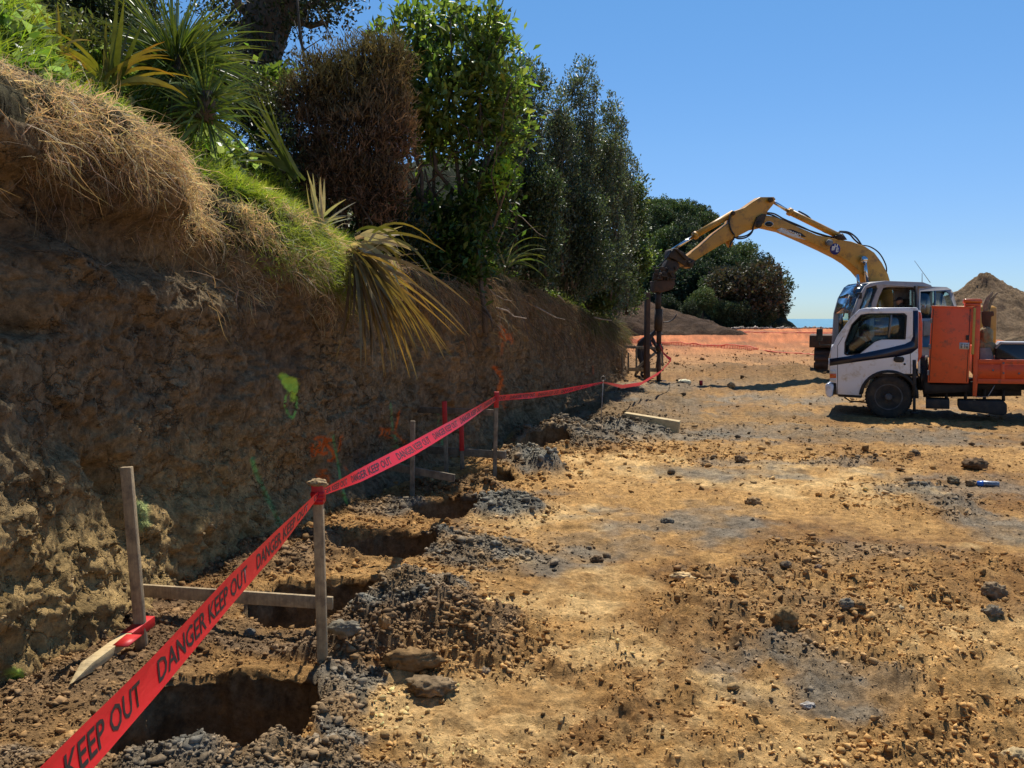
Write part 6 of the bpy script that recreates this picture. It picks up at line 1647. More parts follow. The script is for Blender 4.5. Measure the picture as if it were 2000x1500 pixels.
# things carried on the tray
def onTQ(lst, w): return [tq(a, b_, w) for a, b_ in lst]
bx0 = tq(1440, 880, .15); o = TRK.at(bx0[0], bx0[1], .15)
t = thing('tool_chest', 'black chest with grey lid edge standing on the orange tray', 'chest', o)
m_ = MB(); m_.prism(TRK, onTQ([(1440, 790), (1475, 758), (1900, 762), (1900, 1040), (1440, 1030)], .2), None, .2, .8); m_.build('body', mat('gloss_black', (.015, .016, .02), None, 4, .25, coat=.4), t, bevel=.015)
m_ = MB(); m_.prism(TRK, onTQ([(1436, 788), (1474, 742), (1900, 745), (1900, 760), (1480, 759), (1444, 795)], .2), None, .18, .82); m_.build('lid_edge', M['greyp'], t, bevel=.004)
o = TRK.at(*tq(1370, 870, .2), .2); t = thing('hopper', 'grey steel hopper with pale sacks behind the tall orange post', 'hopper', o)
m_ = MB(); m_.prism(TRK, onTQ([(1318, 790), (1400, 785), (1428, 870), (1428, 1040), (1312, 1040)], .25), None, .25, .6); m_.build('hopper_body', M['concrete'], t, bevel=.01)
m_ = MB(); a = tq(1365, 700, .4); v = SV3 * (1 + .25 * fbm(SV3[:, 0] * 2, SV3[:, 1] * 2, SV3[:, 2] * 2, oct=3, seed=7))[:, None]
for (dx, dz, s1, s3) in ((0, 0, .11, .17), (-.06, -.18, .09, .15), (.05, -.22, .12, .14)):
    m_.add(v * np.array([s1, .12, s3]) + np.array(TRK.at(a[0] + dx, a[1] + dz, .4)), SF3)
m_.build('sack', mat('sack_cloth', (.35, .27, .14), (.25, .18, .09), 12, .9, .4), t, smooth=True)
o = TRK.at(*tq(1370, 640, .5), .5); t = thing('drill_tool', 'brown steel tool with a pale pronged top standing on the tray', 'tool', o)
m_ = MB(); m_.prism(TRK, onTQ([(1330, 505), (1425, 505), (1428, 540), (1408, 545), (1400, 632), (1350, 632), (1335, 590)], .5), None, .5, .65); m_.prism(TRK, onTQ([(1352, 600), (1400, 600), (1400, 1040), (1352, 1040)], .5), None, .53, .62); m_.build('tool_head', M['rust'], t, bevel=.01)
m_ = MB(); m_.prism(TRK, onTQ([(1340, 465), (1365, 400), (1420, 352), (1424, 365), (1390, 430), (1385, 500), (1345, 505)], .5), None, .54, .60); m_.prism(TRK, onTQ([(1385, 470), (1400, 410), (1458, 355), (1460, 365), (1420, 430), (1395, 505)], .5), None, .60, .64); m_.each('prong', M['greywood'], t, bevel=.004)

# ------------------------------------------------------------ excavator with drilling mast
ge = foot(1285, 742)
EX = Plane((ge.x, ge.y), (8.44, 1.6))             # u = 0 at the auger, growing towards the machine
def xq(zx, zy, w=0.0): return EX.uv(1200 + zx / 3.409, 360 + zy / 3.409, w)
def XQ(l, w=0.0): return [xq(a, b_, w) for a, b_ in l]
swing = EX.at(8.7, ge.z, 0)
exc = thing('excavator', 'yellow excavator with a long cranked boom carrying a drilling mast', 'excavator', swing)
boom = XQ([(938, 262), (955, 232), (985, 212), (1030, 218), (1100, 245), (1200, 290), (1320, 342), (1440, 368), (1550, 385), (1640, 418), (1700, 458), (1750, 525), (1790, 600), (1808, 660), (1850, 850), (1735, 870), (1700, 740), (1672, 680), (1640, 625), (1600, 578), (1540, 528), (1480, 490), (1380, 440), (1250, 380), (1100, 315), (1000, 292), (960, 285)])
m_ = MB(); m_.prism(EX, boom, None, -.22, .22); bm_o = m_.build('boom', M['yellow'], exc, bevel=.02)
stick = XQ([(1045, 90), (1056, 104), (1040, 140), (1003, 185), (978, 262), (940, 300), (890, 305), (800, 352), (700, 402), (600, 462), (520, 512), (490, 560), (445, 545), (405, 522), (455, 490), (560, 410), (650, 330), (745, 262), (765, 215), (785, 182), (848, 160), (905, 120), (950, 90)])
m_ = MB(); m_.prism(EX, stick, None, -.16, .16); sk_o = m_.build('stick', M['yellow'], exc, bevel=.02)
m_ = MB(); m_.prism(EX, XQ([(925, 225), (960, 205), (985, 205), (970, 262), (935, 285), (900, 285)]), None, -.235, .235); m_.build('elbow_plate', M['grease'], exc, bevel=.01)
m_ = MB(); m_.prism(EX, XQ([(745, 385), (780, 355), (775, 410), (765, 420)]), None, -.10, .10); m_.build('hose_bracket', M['yellow'], sk_o)
def XP(zx, zy, w=0.0): u_, z_ = xq(zx, zy, w); return EX.at(u_, z_, w)
def ram(name, a, b_, c_, r1, r2, w_):
    m_ = MB(); m_.tube([XP(*a, w_), XP(*b_, w_)], [r1, r1], 14); m_.tube([XP(*b_, w_) + (XP(*a, w_) - XP(*b_, w_)).normalized() * .06, XP(*b_, w_) + (XP(*b_, w_) - XP(*a, w_)).normalized() * .03], [r1 * 1.25] * 2, 14)
    o = m_.build(name, M['yellow'], exc, smooth=False); m_ = MB(); m_.tube([XP(*b_, w_), XP(*c_, w_)], [r2, r2], 12); m_.build('piston_rod', M['chrome'], o, smooth=True)
ram('stick_ram', (1505, 350), (1165, 182), (1050, 112), .085, .045, 0)
ram('bucket_ram', (790, 192), (535, 342), (385, 436), .085, .042, 0)
ram('boom_ram', (1640, 760), (1632, 705), (1618, 600), .06, .04, -.34)
m_ = MB(); m_.tube([XP(1665, 505, -.30), XP(1685, 670, -.30)], [.05, .05], 12); m_.tube([XP(1662, 502, -.38), XP(1662, 502, .30)], [.10, .10], 16); m_.build('boom_ram', M['chrome'], exc)
m_ = MB()
for (a, b_, r_) in [(1040, 103, .07), (960, 268, .09), (790, 192, .06), (1498, 350, .08), (1662, 502, .09), (500, 525, .06)]: m_.tube([XP(a, b_, -.26), XP(a, b_, .26)], [r_, r_], 16)
m_.prism(EX, XQ([(1470, 350), (1500, 330), (1530, 372), (1470, 368)]), None, -.15, .15); m_.each('pivot_pin', M['grease'], exc)
m_ = MB(); u_, z_ = xq(1388, 395); m_.cyl(EX.at(u_, z_, -.30), EX.at(u_, z_, -.22), .07); m_.cyl(EX.at(u_, z_, -.36), EX.at(u_, z_, -.30), .09); m_.build('work_lamp', M['grey'], exc)
def hose(lst, w0, w1=None, r=.022):
    w1 = w0 if w1 is None else w1; p = [XP(a, b_, w0 + (w1 - w0) * i / (len(lst) - 1)) for i, (a, b_) in enumerate(lst)]
    P_ = _catmull([(q.x, q.z) for q in p], 8); Yi = np.interp(np.linspace(0, 1, len(P_)), np.linspace(0, 1, len(p)), [q.y for q in p])
    m_.tube([Vector((P_[i, 0], Yi[i], P_[i, 1])) for i in range(len(P_))], [r] * len(P_), 6)
m_ = MB()
hose([(985, 195), (1050, 205), (1110, 235), (1200, 268), (1320, 315), (1440, 350), (1480, 345)], -.12); hose([(985, 188), (1060, 195), (1130, 232), (1230, 275), (1340, 325), (1450, 358)], .1)
hose([(1225, 178), (1290, 215), (1340, 270), (1400, 318), (1460, 330), (1500, 318), (1560, 330), (1600, 370), (1640, 405)], .0); hose([(1500, 312), (1560, 320), (1610, 355), (1650, 410)], .1)
hose([(1640, 405), (1700, 415), (1760, 455), (1800, 520), (1812, 570), (1803, 615)], -.1, r=.018)
hose([(925, 278), (915, 320), (880, 352), (830, 362), (795, 350)], -.18); hose([(930, 270), (925, 300), (890, 335), (840, 350), (800, 345)], -.1); hose([(800, 352), (775, 395), (768, 420)], -.15)
hose([(770, 200), (765, 250), (775, 300), (800, 340)], -.2); hose([(385, 440), (340, 500), (300, 540), (275, 555)], -.2, r=.018); hose([(415, 865), (395, 895), (360, 915), (325, 918)], -.1, r=.016); hose([(520, 510), (500, 540), (505, 500)], -.2, r=.02)
m_.each('hydraulic_hose', M['hose'], exc, smooth=True)
# stickers and lettering on the boom (near face is at w = -.22)
def boom_text(s, a, b_, h, name, mt_, w_=-.224, bold=.02):
    V, T = text_mesh(s, 1.0, .15, bold); V[:, 0] -= V[:, 0].min(); L0 = V[:, 0].max(); hh = V[:, 1].max()
    A = Vector(xq(*a, -.22)); B_ = Vector(xq(*b_, -.22)); e_ = (B_ - A); n2 = Vector((-e_.y, e_.x)).normalized()
    m_ = MB(); m_.add([EX.at(*(A + e_ * (v[0] / L0) + n2 * (v[1] / hh * h)), w_) for v in V], T); return m_.build(name, mt_, exc, recalc=False)
wl = mat('white_letters', (.75, .73, .66), None, 8, .5)
m_ = MB(); m_.prism(EX, XQ([(1150, 300), (1180, 300), (1245, 325), (1280, 352), (1255, 350), (1200, 330)], -.22), None, -.2225, -.2205); m_.build('sticker_swoosh', M['ink'], bm_o)
m_ = MB(); m_.prism(EX, XQ([(1078, 305), (1110, 290), (1150, 300), (1120, 300), (1170, 322), (1280, 372), (1180, 350)], -.22), None, -.2228, -.2222); m_.build('sticker_swoosh', wl, bm_o)
boom_text('SUMITOMO', (1098, 318), (1236, 362), .13, 'lettering', wl, -.2235)
bl_ = mat('logo_blue', (.02, .03, .22), None, 5, .4); 
u_, z_ = xq(1469, 431, -.22)
m_ = MB(); m_.cyl(EX.at(u_, z_, -.224), EX.at(u_, z_, -.2205), .155, n=32); lg = m_.build('round_logo', bl_, exc)
for ch_, dx, dz in (('B', -.11, -.03), ('H', -.035, .025), ('E', .02, -.075)):
    V, T = text_mesh(ch_, .15, .1, .008); m_ = MB(); m_.add([EX.at(u_ + dx + v[0], z_ + dz + v[1], -.2275) for v in V], T); m_.build('lettering', wl, lg, recalc=False)
u_, z_ = xq(1029, 265, -.22); m_ = MB(); th = np.linspace(0, 2 * math.pi, 24, endpoint=False)
m_.prism(EX, [(u_ + .13 * math.cos(q), z_ + .075 * math.sin(q)) for q in th], None, -.2235, -.2205); ov = m_.build('oval_logo', wl, exc)
m_ = MB(); m_.prism(EX, [(u_ + .115 * math.cos(q), z_ + .062 * math.sin(q)) for q in th], None, -.2250, -.2240); ov = m_.build('oval_field', M['ink'], ov)
# linkage, rotary head and mast
m_ = MB(); m_.prism(EX, XQ([(355, 440), (385, 428), (440, 455), (475, 490), (520, 510), (500, 560), (455, 550), (410, 520), (380, 500), (345, 490)]), None, -.20, .20)
m_.prism(EX, XQ([(340, 505), (410, 515), (425, 555), (392, 590), (360, 640), (318, 640), (315, 570)]), None, -.15, .15); m_.prism(EX, XQ([(380, 435), (395, 432), (470, 500), (450, 510)]), None, -.28, -.2); m_.build('linkage', M['grease'], exc, bevel=.015)
mast = m_
m_ = MB(); m_.prism(EX, XQ([(250, 645), (385, 638), (390, 668), (372, 700), (300, 722), (255, 715)]), None, -.18, .18); m_.cyl(XP(290, 640), XP(290, 590), .16, .12); m_.build('rotary_head', M['rust'], exc, bevel=.02)
m_ = MB()
for i in range(16): a = XP(262 + 9 * i + 12 * (i % 2), 560 + 17 * (i % 5), -.20 - .03 * (i % 3)); m_.box(a, (.05 + .05 * (i % 3), .07, .05 + .04 * (i % 2)))
m_.tube([XP(362, 560, -.27), XP(380, 610, -.27)], [.02, .02], 6); m_.build('valve_block', M['grease'], exc, bevel=.008)
mt = MB()
gzb = ge.z - .12
def colm(zx0, zx1, zy0, zy1, hw, mt_, name, rnd=True, w_=0):
    a = xq((zx0 + zx1) / 2, zy0, w_); b_ = xq((zx0 + zx1) / 2, zy1, w_); r_ = abs(xq(zx1, zy0, w_)[0] - xq(zx0, zy0, w_)[0]) / 2 * .82
    m_ = MB()
    if rnd: m_.cyl(EX.at(a[0], max(b_[1], gzb), w_), EX.at(a[0], a[1], w_), r_, n=20)
    else: m_.prism(EX, [(a[0] - r_, a[1]), (a[0] + r_, a[1]), (a[0] + r_, max(b_[1], gzb)), (a[0] - r_, max(b_[1], gzb))], None, w_ - hw, w_ + hw)
    return m_.build(name, mt_, exc, bevel=0 if rnd else .01)
colm(203, 238, 722, 1300, .08, M['rust'], 'mast_rail', False, -.1); colm(262, 326, 830, 975, .1, M['grease'], 'auger_barrel'); colm(278, 316, 975, 1060, .1, M['rust'], 'kelly_bar'); colm(272, 322, 1060, 1110, .1, M['grease'], 'collar')
colm(280, 314, 1110, 1320, .1, M['rust'], 'kelly_bar'); colm(270, 316, 700, 840, .1, M['grease'], 'drive_shaft')
m_ = MB(); a = XP(297, 1290)
for i in range(40):
    t_ = i / 40 * 4 * math.pi; zz3 = i / 40 * .5
    t2 = (i + 1) / 40 * 4 * math.pi; z2_ = (i + 1) / 40 * .5
    c1_ = a + Vector((math.cos(t_) * .2, math.sin(t_) * .2, zz3 - .55)); c2_ = a + Vector((math.cos(t2) * .2, math.sin(t2) * .2, z2_ - .55)); o1 = a + Vector((0, 0, zz3 - .55)); o2 = a + Vector((0, 0, z2_ - .55))
    m_.add([o1, c1_, c2_, o2], [(0, 1, 2, 3)])
m_.build('auger_flight', M['rust'], exc)
# upper body, cab (nearer the camera), tracks
CB = EX.shift(-1.32)
def cq(zx, zy, w=0.0): return CB.uv(1580 + zx / 3.948, 480 + zy / 3.948, w)
def CQ(l, w=0.0): return [cq(a, b_, w) for a, b_ in l]
CWd = 1.0
c_out = CQ([(352, 520), (385, 400), (435, 312), (470, 288), (590, 270), (880, 280), (945, 304), (955, 330), (955, 860), (400, 880), (330, 860)])
c_hole = CQ([(505, 520), (540, 400), (575, 325), (600, 318), (815, 322), (830, 340), (830, 700), (505, 700)])
c_f = CQ([(385, 520), (415, 415), (448, 325), (520, 305), (530, 330), (490, 430), (470, 520), (470, 700), (385, 700)])
m_ = MB(); m_.prism(CB, c_out, [c_hole, c_f], 0, .06); cab = m_.build('cab_frame', M['greyp'], exc, bevel=.012)
m_ = MB(); m_.prism(CB, c_out, [c_hole, c_f], CWd - .06, CWd); m_.build('cab_frame', M['greyp'], exc, bevel=.012)
m_ = MB(); m_.prism(CB, c_f, None, .02, .026); m_.prism(CB, c_f, None, CWd - .03, CWd - .024); m_.prism(CB, c_hole, None, CWd - .03, CWd - .024); m_.each('cab_glass', M['glass'], exc)
def cw(pts, name, mt_, th=.04, w0=.06, w1=CWd - .06):
    m_ = MB()
    for a, b_ in zip(pts[:-1], pts[1:]):
        a = Vector(a); b_ = Vector(b_); n2 = Vector((-(b_ - a).y, (b_ - a).x)).normalized() * th; m_.prism(CB, [tuple(a), tuple(b_), tuple(b_ + n2), tuple(a + n2)], None, w0, w1)
    return m_.build(name, mt_, exc)
cw([c_out[7], c_out[6], c_out[5], c_out[4], c_out[3]], 'cab_roof', M['greyp']); cw([c_out[8], cq(955, 560)], 'cab_back', M['greyp'])
cw([c_out[3], c_out[2], c_out[1], c_out[0]], 'front_glass', M['glass'], .008); cw([cq(955, 560), cq(955, 330)], 'rear_glass', M['glass'], .008)
m_ = MB(); q = CQ([(455, 345), (395, 470), (380, 520)]); m_.tube([CB.at(*p, -.02) for p in q], [.012] * 3, 5); m_.build('wiper', M['black'], exc)
q = CQ([(365, 378), (300, 560), (255, 640)]); m_ = MB(); m_.tube([CB.at(*p, -.12) for p in q], [.016] * 3, 6); q = CQ([(365, 378), (330, 470), (315, 548)]); m_.tube([CB.at(*p, .3) for p in q], [.02] * 3, 6); m_.each('front_rail', M['grey'], exc)
m_ = MB(); m_.box(CB.at(*cq(372, 385), -.10), (.12, .05, .16)); m_.build('work_lamp', M['black'], exc, bevel=.01)
# open door swung against the side
d_out = CQ([(835, 316), (1060, 318), (1095, 335), (1112, 365), (1140, 470), (1140, 600), (935, 700), (940, 790), (838, 780)], -.08)
d_out = CQ([(835, 312), (1060, 318), (1096, 338), (1112, 365), (1142, 480), (1142, 790), (838, 780)], -.08)
d_h1 = CQ([(858, 352), (968, 350), (968, 560), (858, 560)], -.08); d_h2 = CQ([(978, 350), (1055, 350), (1080, 368), (1118, 470), (1118, 560), (978, 560)], -.08)
m_ = MB(); m_.prism(CB, d_out, [d_h1, d_h2], -.09, -.05); dr = m_.build('cab_door', M['greyp'], exc, bevel=.01)
m_ = MB(); m_.prism(CB, d_h1, None, -.075, -.069); m_.prism(CB, d_h2, None, -.075, -.069); m_.each('door_glass', M['glass'], dr)
m_ = MB(); m_.prism(CB, CQ([(815, 310), (845, 310), (845, 780), (815, 780)], -.02), None, -.05, -.003); m_.build('door_hinge', M['black'], exc)
m_ = MB(); m_.prism(CB, CQ([(876, 580), (940, 580), (935, 690), (876, 695)], -.09), None, -.13, -.092); m_.build('door_pocket', M['grey'], dr, bevel=.01)
zt_ = cq(700, 740)[1]; zb_ = 1.02
def body(name, u0, u1, z0, z1, w0, w1, mt_, bv=.03):
    m_ = MB(); m_.prism(EX, [(u0, z0), (u1, z0), (u1, z1), (u0, z1)], None, w0, w1); return m_.build(name, mt_, exc, bevel=bv)
u0c = cq(350, 800)[0]
body('deck', u0c + .6, u0c + 4.0, 1.0, 1.25, -1.32, 1.25, M['yellow']); body('engine_cover', u0c + 2.0, u0c + 3.7, 1.25, 2.05, -1.3, 1.22, M['yellow'], .05)
body('counterweight', u0c + 3.7, u0c + 4.3, 1.0, 2.1, -1.3, 1.25, M['yellow'], .10); body('side_tank', u0c + 1.1, u0c + 1.9, 1.25, 1.7, .35, 1.2, M['yellow'], .05)
body('side_step', u0c + .2, u0c + 1.6, .92, 1.08, -1.34, -.9, M['yellow'])
sc0 = EX.at(u0c + 1.5, 0, 0)
m_ = MB(); m_.cyl(sc0 + Vector((0, 0, .80)), sc0 + Vector((0, 0, 1.0)), .65, n=28); m_.build('slew_ring', M['grease'], exc)
# the tracks stand end-on to the photo, turned under the slewed body
ru = ray(1606, 700); ru.z = 0; ru.normalize()
tf = P(1606, 730, 23.2); tf.z = ge.z
UC = Plane((tf.x, tf.y), (ru.x, ru.y))
def uat(u_, z_, w_): return UC.o + UC.e * u_ + lat * w_ + Vector((0, 0, z_))
lat = Vector((ru.y, -ru.x, 0)); UC.n = lat
for w_ in (-.22, 1.75):
    rr2 = .36; Lh = 1.45; uc = Lh + rr2
    pts_ = []
    for q in np.linspace(-math.pi / 2, math.pi / 2, 9): pts_.append((uc + Lh + rr2 * math.cos(q), ge.z + .40 + rr2 * math.sin(q)))
    for q in np.linspace(math.pi / 2, 3 * math.pi / 2, 9): pts_.append((uc - Lh + rr2 * math.cos(q), ge.z + .40 + rr2 * math.sin(q)))
    m_ = MB(); m_.prism(UC, pts_, None, w_ + .04, w_ + .40); trk_ = m_.build('track', M['rust'], exc)
    loop = pts_ + [pts_[0]]
    dists = np.concatenate([[0], np.cumsum([math.dist(loop[i], loop[i + 1]) for i in range(len(loop) - 1)])])
    for k_ in range(40):
        s_ = dists[-1] * k_ / 40; i = int(np.searchsorted(dists, s_, 'right') - 1); i = min(i, len(loop) - 2); f_ = (s_ - dists[i]) / max(1e-6, dists[i + 1] - dists[i])
        a = Vector(loop[i]).lerp(Vector(loop[i + 1]), f_); dv = (Vector(loop[i + 1]) - Vector(loop[i])).normalized()
        dd = UC.e * dv.x + Vector((0, 0, dv.y)); nn = lat.cross(dd)
        m2 = MB(); m2.box(uat(a.x, a.y, w_ + .22), (.15, .46, .05), (dd, lat, nn)); m2.build('track_shoe', M['rust'], trk_)
m_ = MB(); m_.prism(UC, [(.9, ge.z + .35), (2.9, ge.z + .35), (2.9, ge.z + .8), (.9, ge.z + .8)], None, .15, 1.85); m_.build('undercarriage', M['grease'], exc, bevel=.03)
m_ = MB(); m_.prism(UC, [(.15, ge.z + .84), (2.6, ge.z + .84), (2.6, ge.z + 1.18), (.15, ge.z + 1.18)], None, -.36, .36); m_.build('track_guard', M['rust'], exc, bevel=.03)
# aerials
b_ = P(1801, 552, 26); m_ = MB(); m_.tube([b_, P(1801, 533, 26)], [.012, .008], 5); m_.tube([P(1817, 552, 26), P(1786, 509, 26)], [.010, .006], 5); m_.each('aerial', M['grey'], exc)

# ------------------------------------------------------------ drill crew's frames, props by the mast
YF = ge.y + .4
t = thing('timber_profile', 'far profile frame of thin boards around the drill mast, worker behind it', 'timber frame', P(1255, 745, YF))
def seg(zx, zy): return (1180 + zx / 6.818, 560 + zy / 6.818)
def bar3(name, a, b_, Ya, Yb, wd, hd, mt_='greywood'):
    m_ = MB(); m_.bar(P(*seg(*a), Ya), P(*seg(*b_), Yb), hd, wd); return m_.build(name, M[mt_], t, bevel=.004)
bar3('rail', (275, 800), (620, 815), YF, YF, .07, .03); bar3('rail', (620, 815), (790, 830), YF, YF - .1, .07, .03); bar3('rail', (315, 1100), (690, 1110), YF - .3, YF - .3, .10, .03, 'wood')
for (a, b_) in [((430, 800), (428, 1170)), ((725, 850), (690, 1130)), ((775, 790), (775, 1060)), ((240, 820), (240, 1130)), ((322, 880), (322, 1160)), ((600, 1000), (600, 1200))]:
    bar3('stake', a, b_, YF - .05, YF - .05, .09, .04, 'greywood')
bar3('brace', (430, 1090), (680, 880), YF - .1, YF - .1, .07, .03)
# orange barrier mesh strung along the far side
M['mesh'] = mat('orange_net', (.80, .09, .03), (.7, .07, .03), 20, .6)
def net(name, label, pts, h):
    m_ = MB(); pts = [Vector(p) for p in pts]; n_ = len(pts); nn = 60
    P_ = _catmull([(p.x, p.y) for p in pts], nn // n_ + 2); Zz = np.interp(np.linspace(0, 1, len(P_)), np.linspace(0, 1, n_), [p.z for p in pts])
    for k_ in range(5):
        f = k_ / 4; sag = .10 * np.abs(vnoise(np.arange(len(P_)) * .23, np.arange(len(P_)) * 0 + k_ * .2, seed=12))
        m_.tube([(P_[i, 0], P_[i, 1], Zz[i] + h * f * (1 - .5 * (sag[i] / .1)) ) for i in range(len(P_))], [.012 if k_ not in (0, 4) else .022] * len(P_), 4)
    for i in range(0, len(P_)):
        m_.tube([(P_[i, 0], P_[i, 1], Zz[i]), (P_[i, 0] + .05, P_[i, 1], Zz[i] + h * .85)], [.014, .014], 4)
    return tag(m_.build(name, M['mesh'], org=pts[0]), label, 'barrier net')
def PZ(px, py, Y): 
    p = P(px, py, Y); z, *_ = ground_z(np.array([p.x]), np.array([p.y]), False); return Vector((p.x, p.y, float(z[0])))
net('barrier_net', 'sagging orange net running from the bank end across the far ground', [PZ(1215, 656, 52), PZ(1270, 656, 50), PZ(1330, 656, 48), PZ(1420, 657, 45), PZ(1480, 658, 43)], .26)
net('barrier_net', 'fallen orange net lying lower down towards the excavator', [PZ(1480, 660, 43), PZ(1530, 664, 41), PZ(1585, 668, 39), PZ(1640, 670, 39)], .10)
net('barrier_net', 'thin far orange net line along the upper edge of the site', [PZ(1290, 652, 62), PZ(1400, 650, 66), PZ(1500, 652, 66), PZ(1640, 652, 64)], .16)

# ------------------------------------------------------------ people
M['skin'] = mat('skin', (.42, .24, .16), (.36, .20, .13), 20, .6); M['dark'] = mat('dark_clothes', (.03, .032, .045), (.045, .045, .05), 12, .9, .3); M['vest'] = mat('hi_vis_orange', (.85, .16, .02), (.7, .11, .02), 10, .7, .2); M['cap'] = mat('cap_cloth', (.02, .022, .03), None, 8, .9)
def skin_body(name, joints, edges, rad_, mt_, parent, root=0):
    me = bpy.data.meshes.new(name); o3 = Vector(parent['_org'])
    me.from_pydata([Vector(j) - o3 for j in joints], edges, []); ob = bpy.data.objects.new(name, me); col.objects.link(ob); ob.parent = parent
    me.materials.append(mt_)
    md = ob.modifiers.new('skin', 'SKIN'); me_s = me.skin_vertices[0] if me.skin_vertices else None
    for i, r_ in enumerate(rad_):
        me.skin_vertices[0].data[i].radius = (r_, r_) if not isinstance(r_, tuple) else r_
    me.skin_vertices[0].data[root].use_root = True
    s_ = ob.modifiers.new('sub', 'SUBSURF'); s_.levels = 2; s_.render_levels = 2
    ob['_org'] = tuple(o3); return ob
def person(label, base, fwd, pose):
    """pose: dict of joint -> (forward, side, up) in metres from base"""
    base = Vector(base); f = Vector((fwd[0], fwd[1], 0)).normalized(); sd = Vector((-f.y, f.x, 0))
    t = thing('person', label, 'person', base)
    J = {k_: base + f * v[0] + sd * v[1] + Vector((0, 0, v[2])) for k_, v in pose.items()}
    names = ['pelvis', 'waist', 'chest', 'neck', 'head', 'crown', 'shl', 'ell', 'wrl', 'hal', 'shr', 'elr', 'wrr', 'har', 'hpl', 'knl', 'anl', 'tol', 'hpr', 'knr', 'anr', 'tor']
    rr3 = [.13, .13, .155, .055, .088, .075, .07, .048, .032, .042, .07, .048, .032, .042, .095, .062, .045, .045, .095, .062, .045, .045]
    ed = [(0, 1), (1, 2), (2, 3), (3, 4), (4, 5), (2, 6), (6, 7), (7, 8), (8, 9), (2, 10), (10, 11), (11, 12), (12, 13), (0, 14), (14, 15), (15, 16), (16, 17), (0, 18), (18, 19), (19, 20), (20, 21)]
    return t, J, f, sd, names, rr3, ed
def dress(t, J, f, sd, names, rr3, ed, vest):
    idx = names
    skin_body('body', [J[n_] for n_ in idx], ed, rr3, M['dark'] if True else None, t)
    # bare head with face over the neck, hands
    hd_ = MB(); up = (J['crown'] - J['neck']).normalized(); c_ = J['head']
    fx = (f - up * f.dot(up)).normalized(); sx_ = up.cross(fx)
    v = SV3 * np.array([.092, .074, .115]); v[:, 0] += np.where(np.abs(SV3[:, 1]) < .22, np.exp(-((SV3[:, 2] + .12) / .22) ** 2) * .022, 0) * (SV3[:, 0] > .7)
    v[:, 0] -= .008 * ((np.abs(np.abs(SV3[:, 1]) - .4) < .2) & (np.abs(SV3[:, 2] - .12) < .15) & (SV3[:, 0] > .6))
    B_ = np.array([tuple(fx), tuple(sx_), tuple(up)])
    hd_.add(v @ B_ + np.array(c_ + up * .03), SF3)
    for s_ in (-1, 1): hd_.box(c_ + sx_ * .076 * s_ + up * .02, (.03, .015, .05), (fx, sx_, up))
    ho = hd_.build('head', M['skin'], t, smooth=True)
    cp = MB(); v = SV3.copy(); v = v * np.array([.102, .084, .10]); v[:, 2] = np.maximum(v[:, 2], .025); cp.add(v @ B_ + np.array(c_ + up * .045), SF3)
    cp.box(c_ + fx * .125 + up * .075, (.09, .12, .012), (fx, sx_, up)); cp.build('cap', M['cap'], ho, smooth=True)
    for s_ in ('l', 'r'):
        h_ = MB(); w_ = J['wr' + s_]; d = (J['ha' + s_] - w_).normalized(); q = d.orthogonal().normalized(); q2 = d.cross(q)
        h_.box(w_ + d * .06, (.09, .075, .03), (d, q, q2))
        for k_ in range(4): p0 = w_ + d * .10 + q * (-.028 + .019 * k_); L3 = (.065, .075, .07, .055)[k_]; h_.tube([p0, p0 + d * L3 * .5 + q2 * .008, p0 + d * L3 * .8 + q2 * .03], [.0095, .009, .007], 6)
        p0 = w_ + d * .04 + q * .036; h_.tube([p0, p0 + d * .03 + q * .02 + q2 * .015, p0 + d * .055 + q * .02 + q2 * .03], [.011, .010, .008], 6)
        h_.build('hand', M['skin'], t, smooth=False)
    if vest:
        skin_body('vest', [J['waist'] - (J['chest'] - J['waist']) * .4, J['waist'], J['chest'], J['chest'] + (J['shl'] - J['chest']) * .75, J['chest'] + (J['shr'] - J['chest']) * .75], [(0, 1), (1, 2), (2, 3), (2, 4)], [.155, .155, .178, .085, .085], M['vest'], t)
wb = P(1256, 742, ge.y + 1.0); zz4, *_ = ground_z(np.array([wb.x]), np.array([wb.y]), False); wb.z = float(zz4[0])
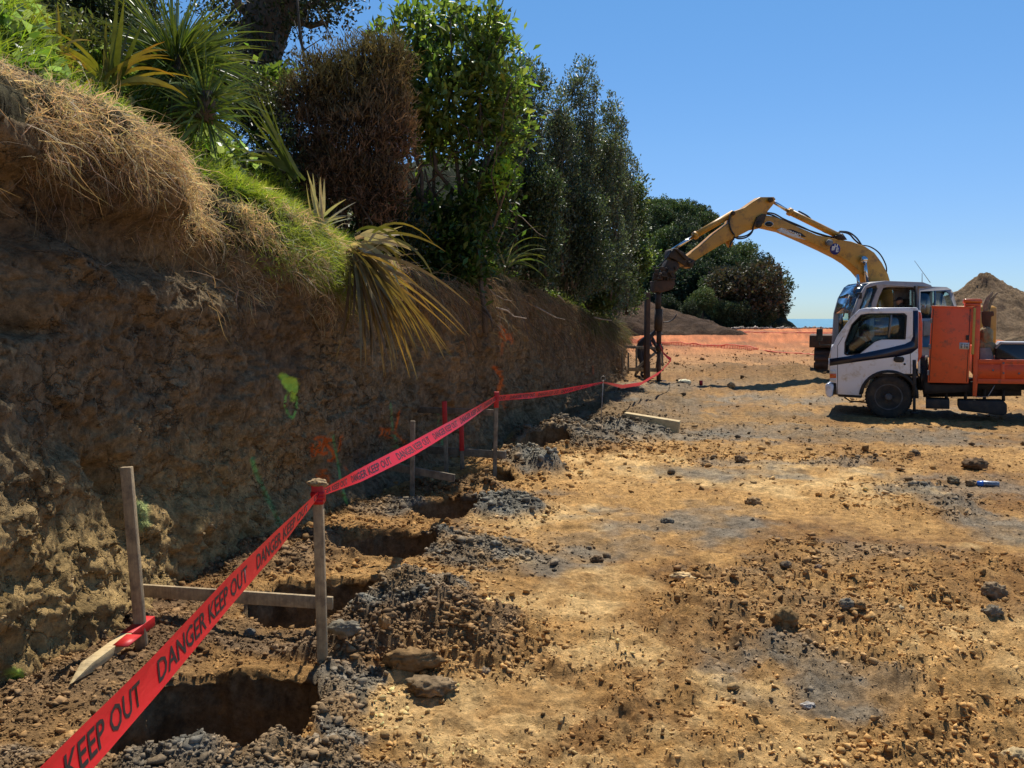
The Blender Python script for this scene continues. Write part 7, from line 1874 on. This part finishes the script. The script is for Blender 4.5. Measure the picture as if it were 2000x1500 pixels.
args = person('worker in dark clothes and orange vest bending down behind the timber frame', wb, (.55, -.25), dict(
    pelvis=(-.15, 0, .85), waist=(-.05, 0, 1.0), chest=(.12, 0, 1.15), neck=(.27, 0, 1.27), head=(.36, 0, 1.33), crown=(.43, 0, 1.42),
    shl=(.16, .19, 1.17), ell=(.30, .24, .92), wrl=(.44, .16, .72), hal=(.50, .12, .65), shr=(.16, -.19, 1.17), elr=(.28, -.24, .90), wrr=(.44, -.15, .72), har=(.50, -.12, .65),
    hpl=(-.14, .10, .82), knl=(.03, .13, .46), anl=(-.10, .14, .09), tol=(.10, .15, .05), hpr=(-.14, -.10, .82), knr=(.0, -.13, .45), anr=(-.20, -.14, .09), tor=(-.02, -.15, .05)))
dress(*args, True)
hd2 = cq(700, 425, .5); sb = CB.at(hd2[0] + .0, hd2[1] - 1.28, .5)
st = MB(); st.prism(CB, [(hd2[0] + .10, hd2[1] - .12), (hd2[0] + .22, hd2[1] - .12), (hd2[0] + .30, hd2[1] - .85), (hd2[0] - .35, hd2[1] - .85), (hd2[0] - .35, hd2[1] - .75), (hd2[0] + .15, hd2[1] - .75)], None, .25, .75)
st.prism(CB, [(hd2[0] + .12, hd2[1] + .06), (hd2[0] + .22, hd2[1] + .06), (hd2[0] + .23, hd2[1] - .10), (hd2[0] + .13, hd2[1] - .10)], None, .38, .62)
st.build('operator_seat', M['black'], exc, bevel=.03)
args = person('operator in a dark cap seated inside the excavator cab', sb, (-EX.e.x, -EX.e.y), dict(
    pelvis=(-.08, 0, .58), waist=(-.10, 0, .76), chest=(-.08, 0, .98), neck=(-.03, 0, 1.16), head=(.0, 0, 1.24), crown=(.01, 0, 1.33),
    shl=(-.06, .19, 1.02), ell=(.05, .25, .80), wrl=(.28, .20, .78), hal=(.36, .18, .78), shr=(-.06, -.19, 1.02), elr=(.05, -.25, .80), wrr=(.28, -.20, .78), har=(.36, -.18, .78),
    hpl=(-.05, .10, .56), knl=(.38, .13, .58), anl=(.44, .14, .17), tol=(.58, .15, .12), hpr=(-.05, -.10, .56), knr=(.38, -.13, .58), anr=(.44, -.14, .17), tor=(.58, -.15, .12)))
dress(*args, False)
# red marker and small red cap near the tape end
g = foot(1369, 751); m_ = MB(); m_.cyl(g - Vector((0, 0, .02)), g + Vector((0, 0, .10)), .045)
tag(m_.build('paint_tin', M['redpaint'], org=g), 'tiny red tin standing right of the pale cream block', 'tin')
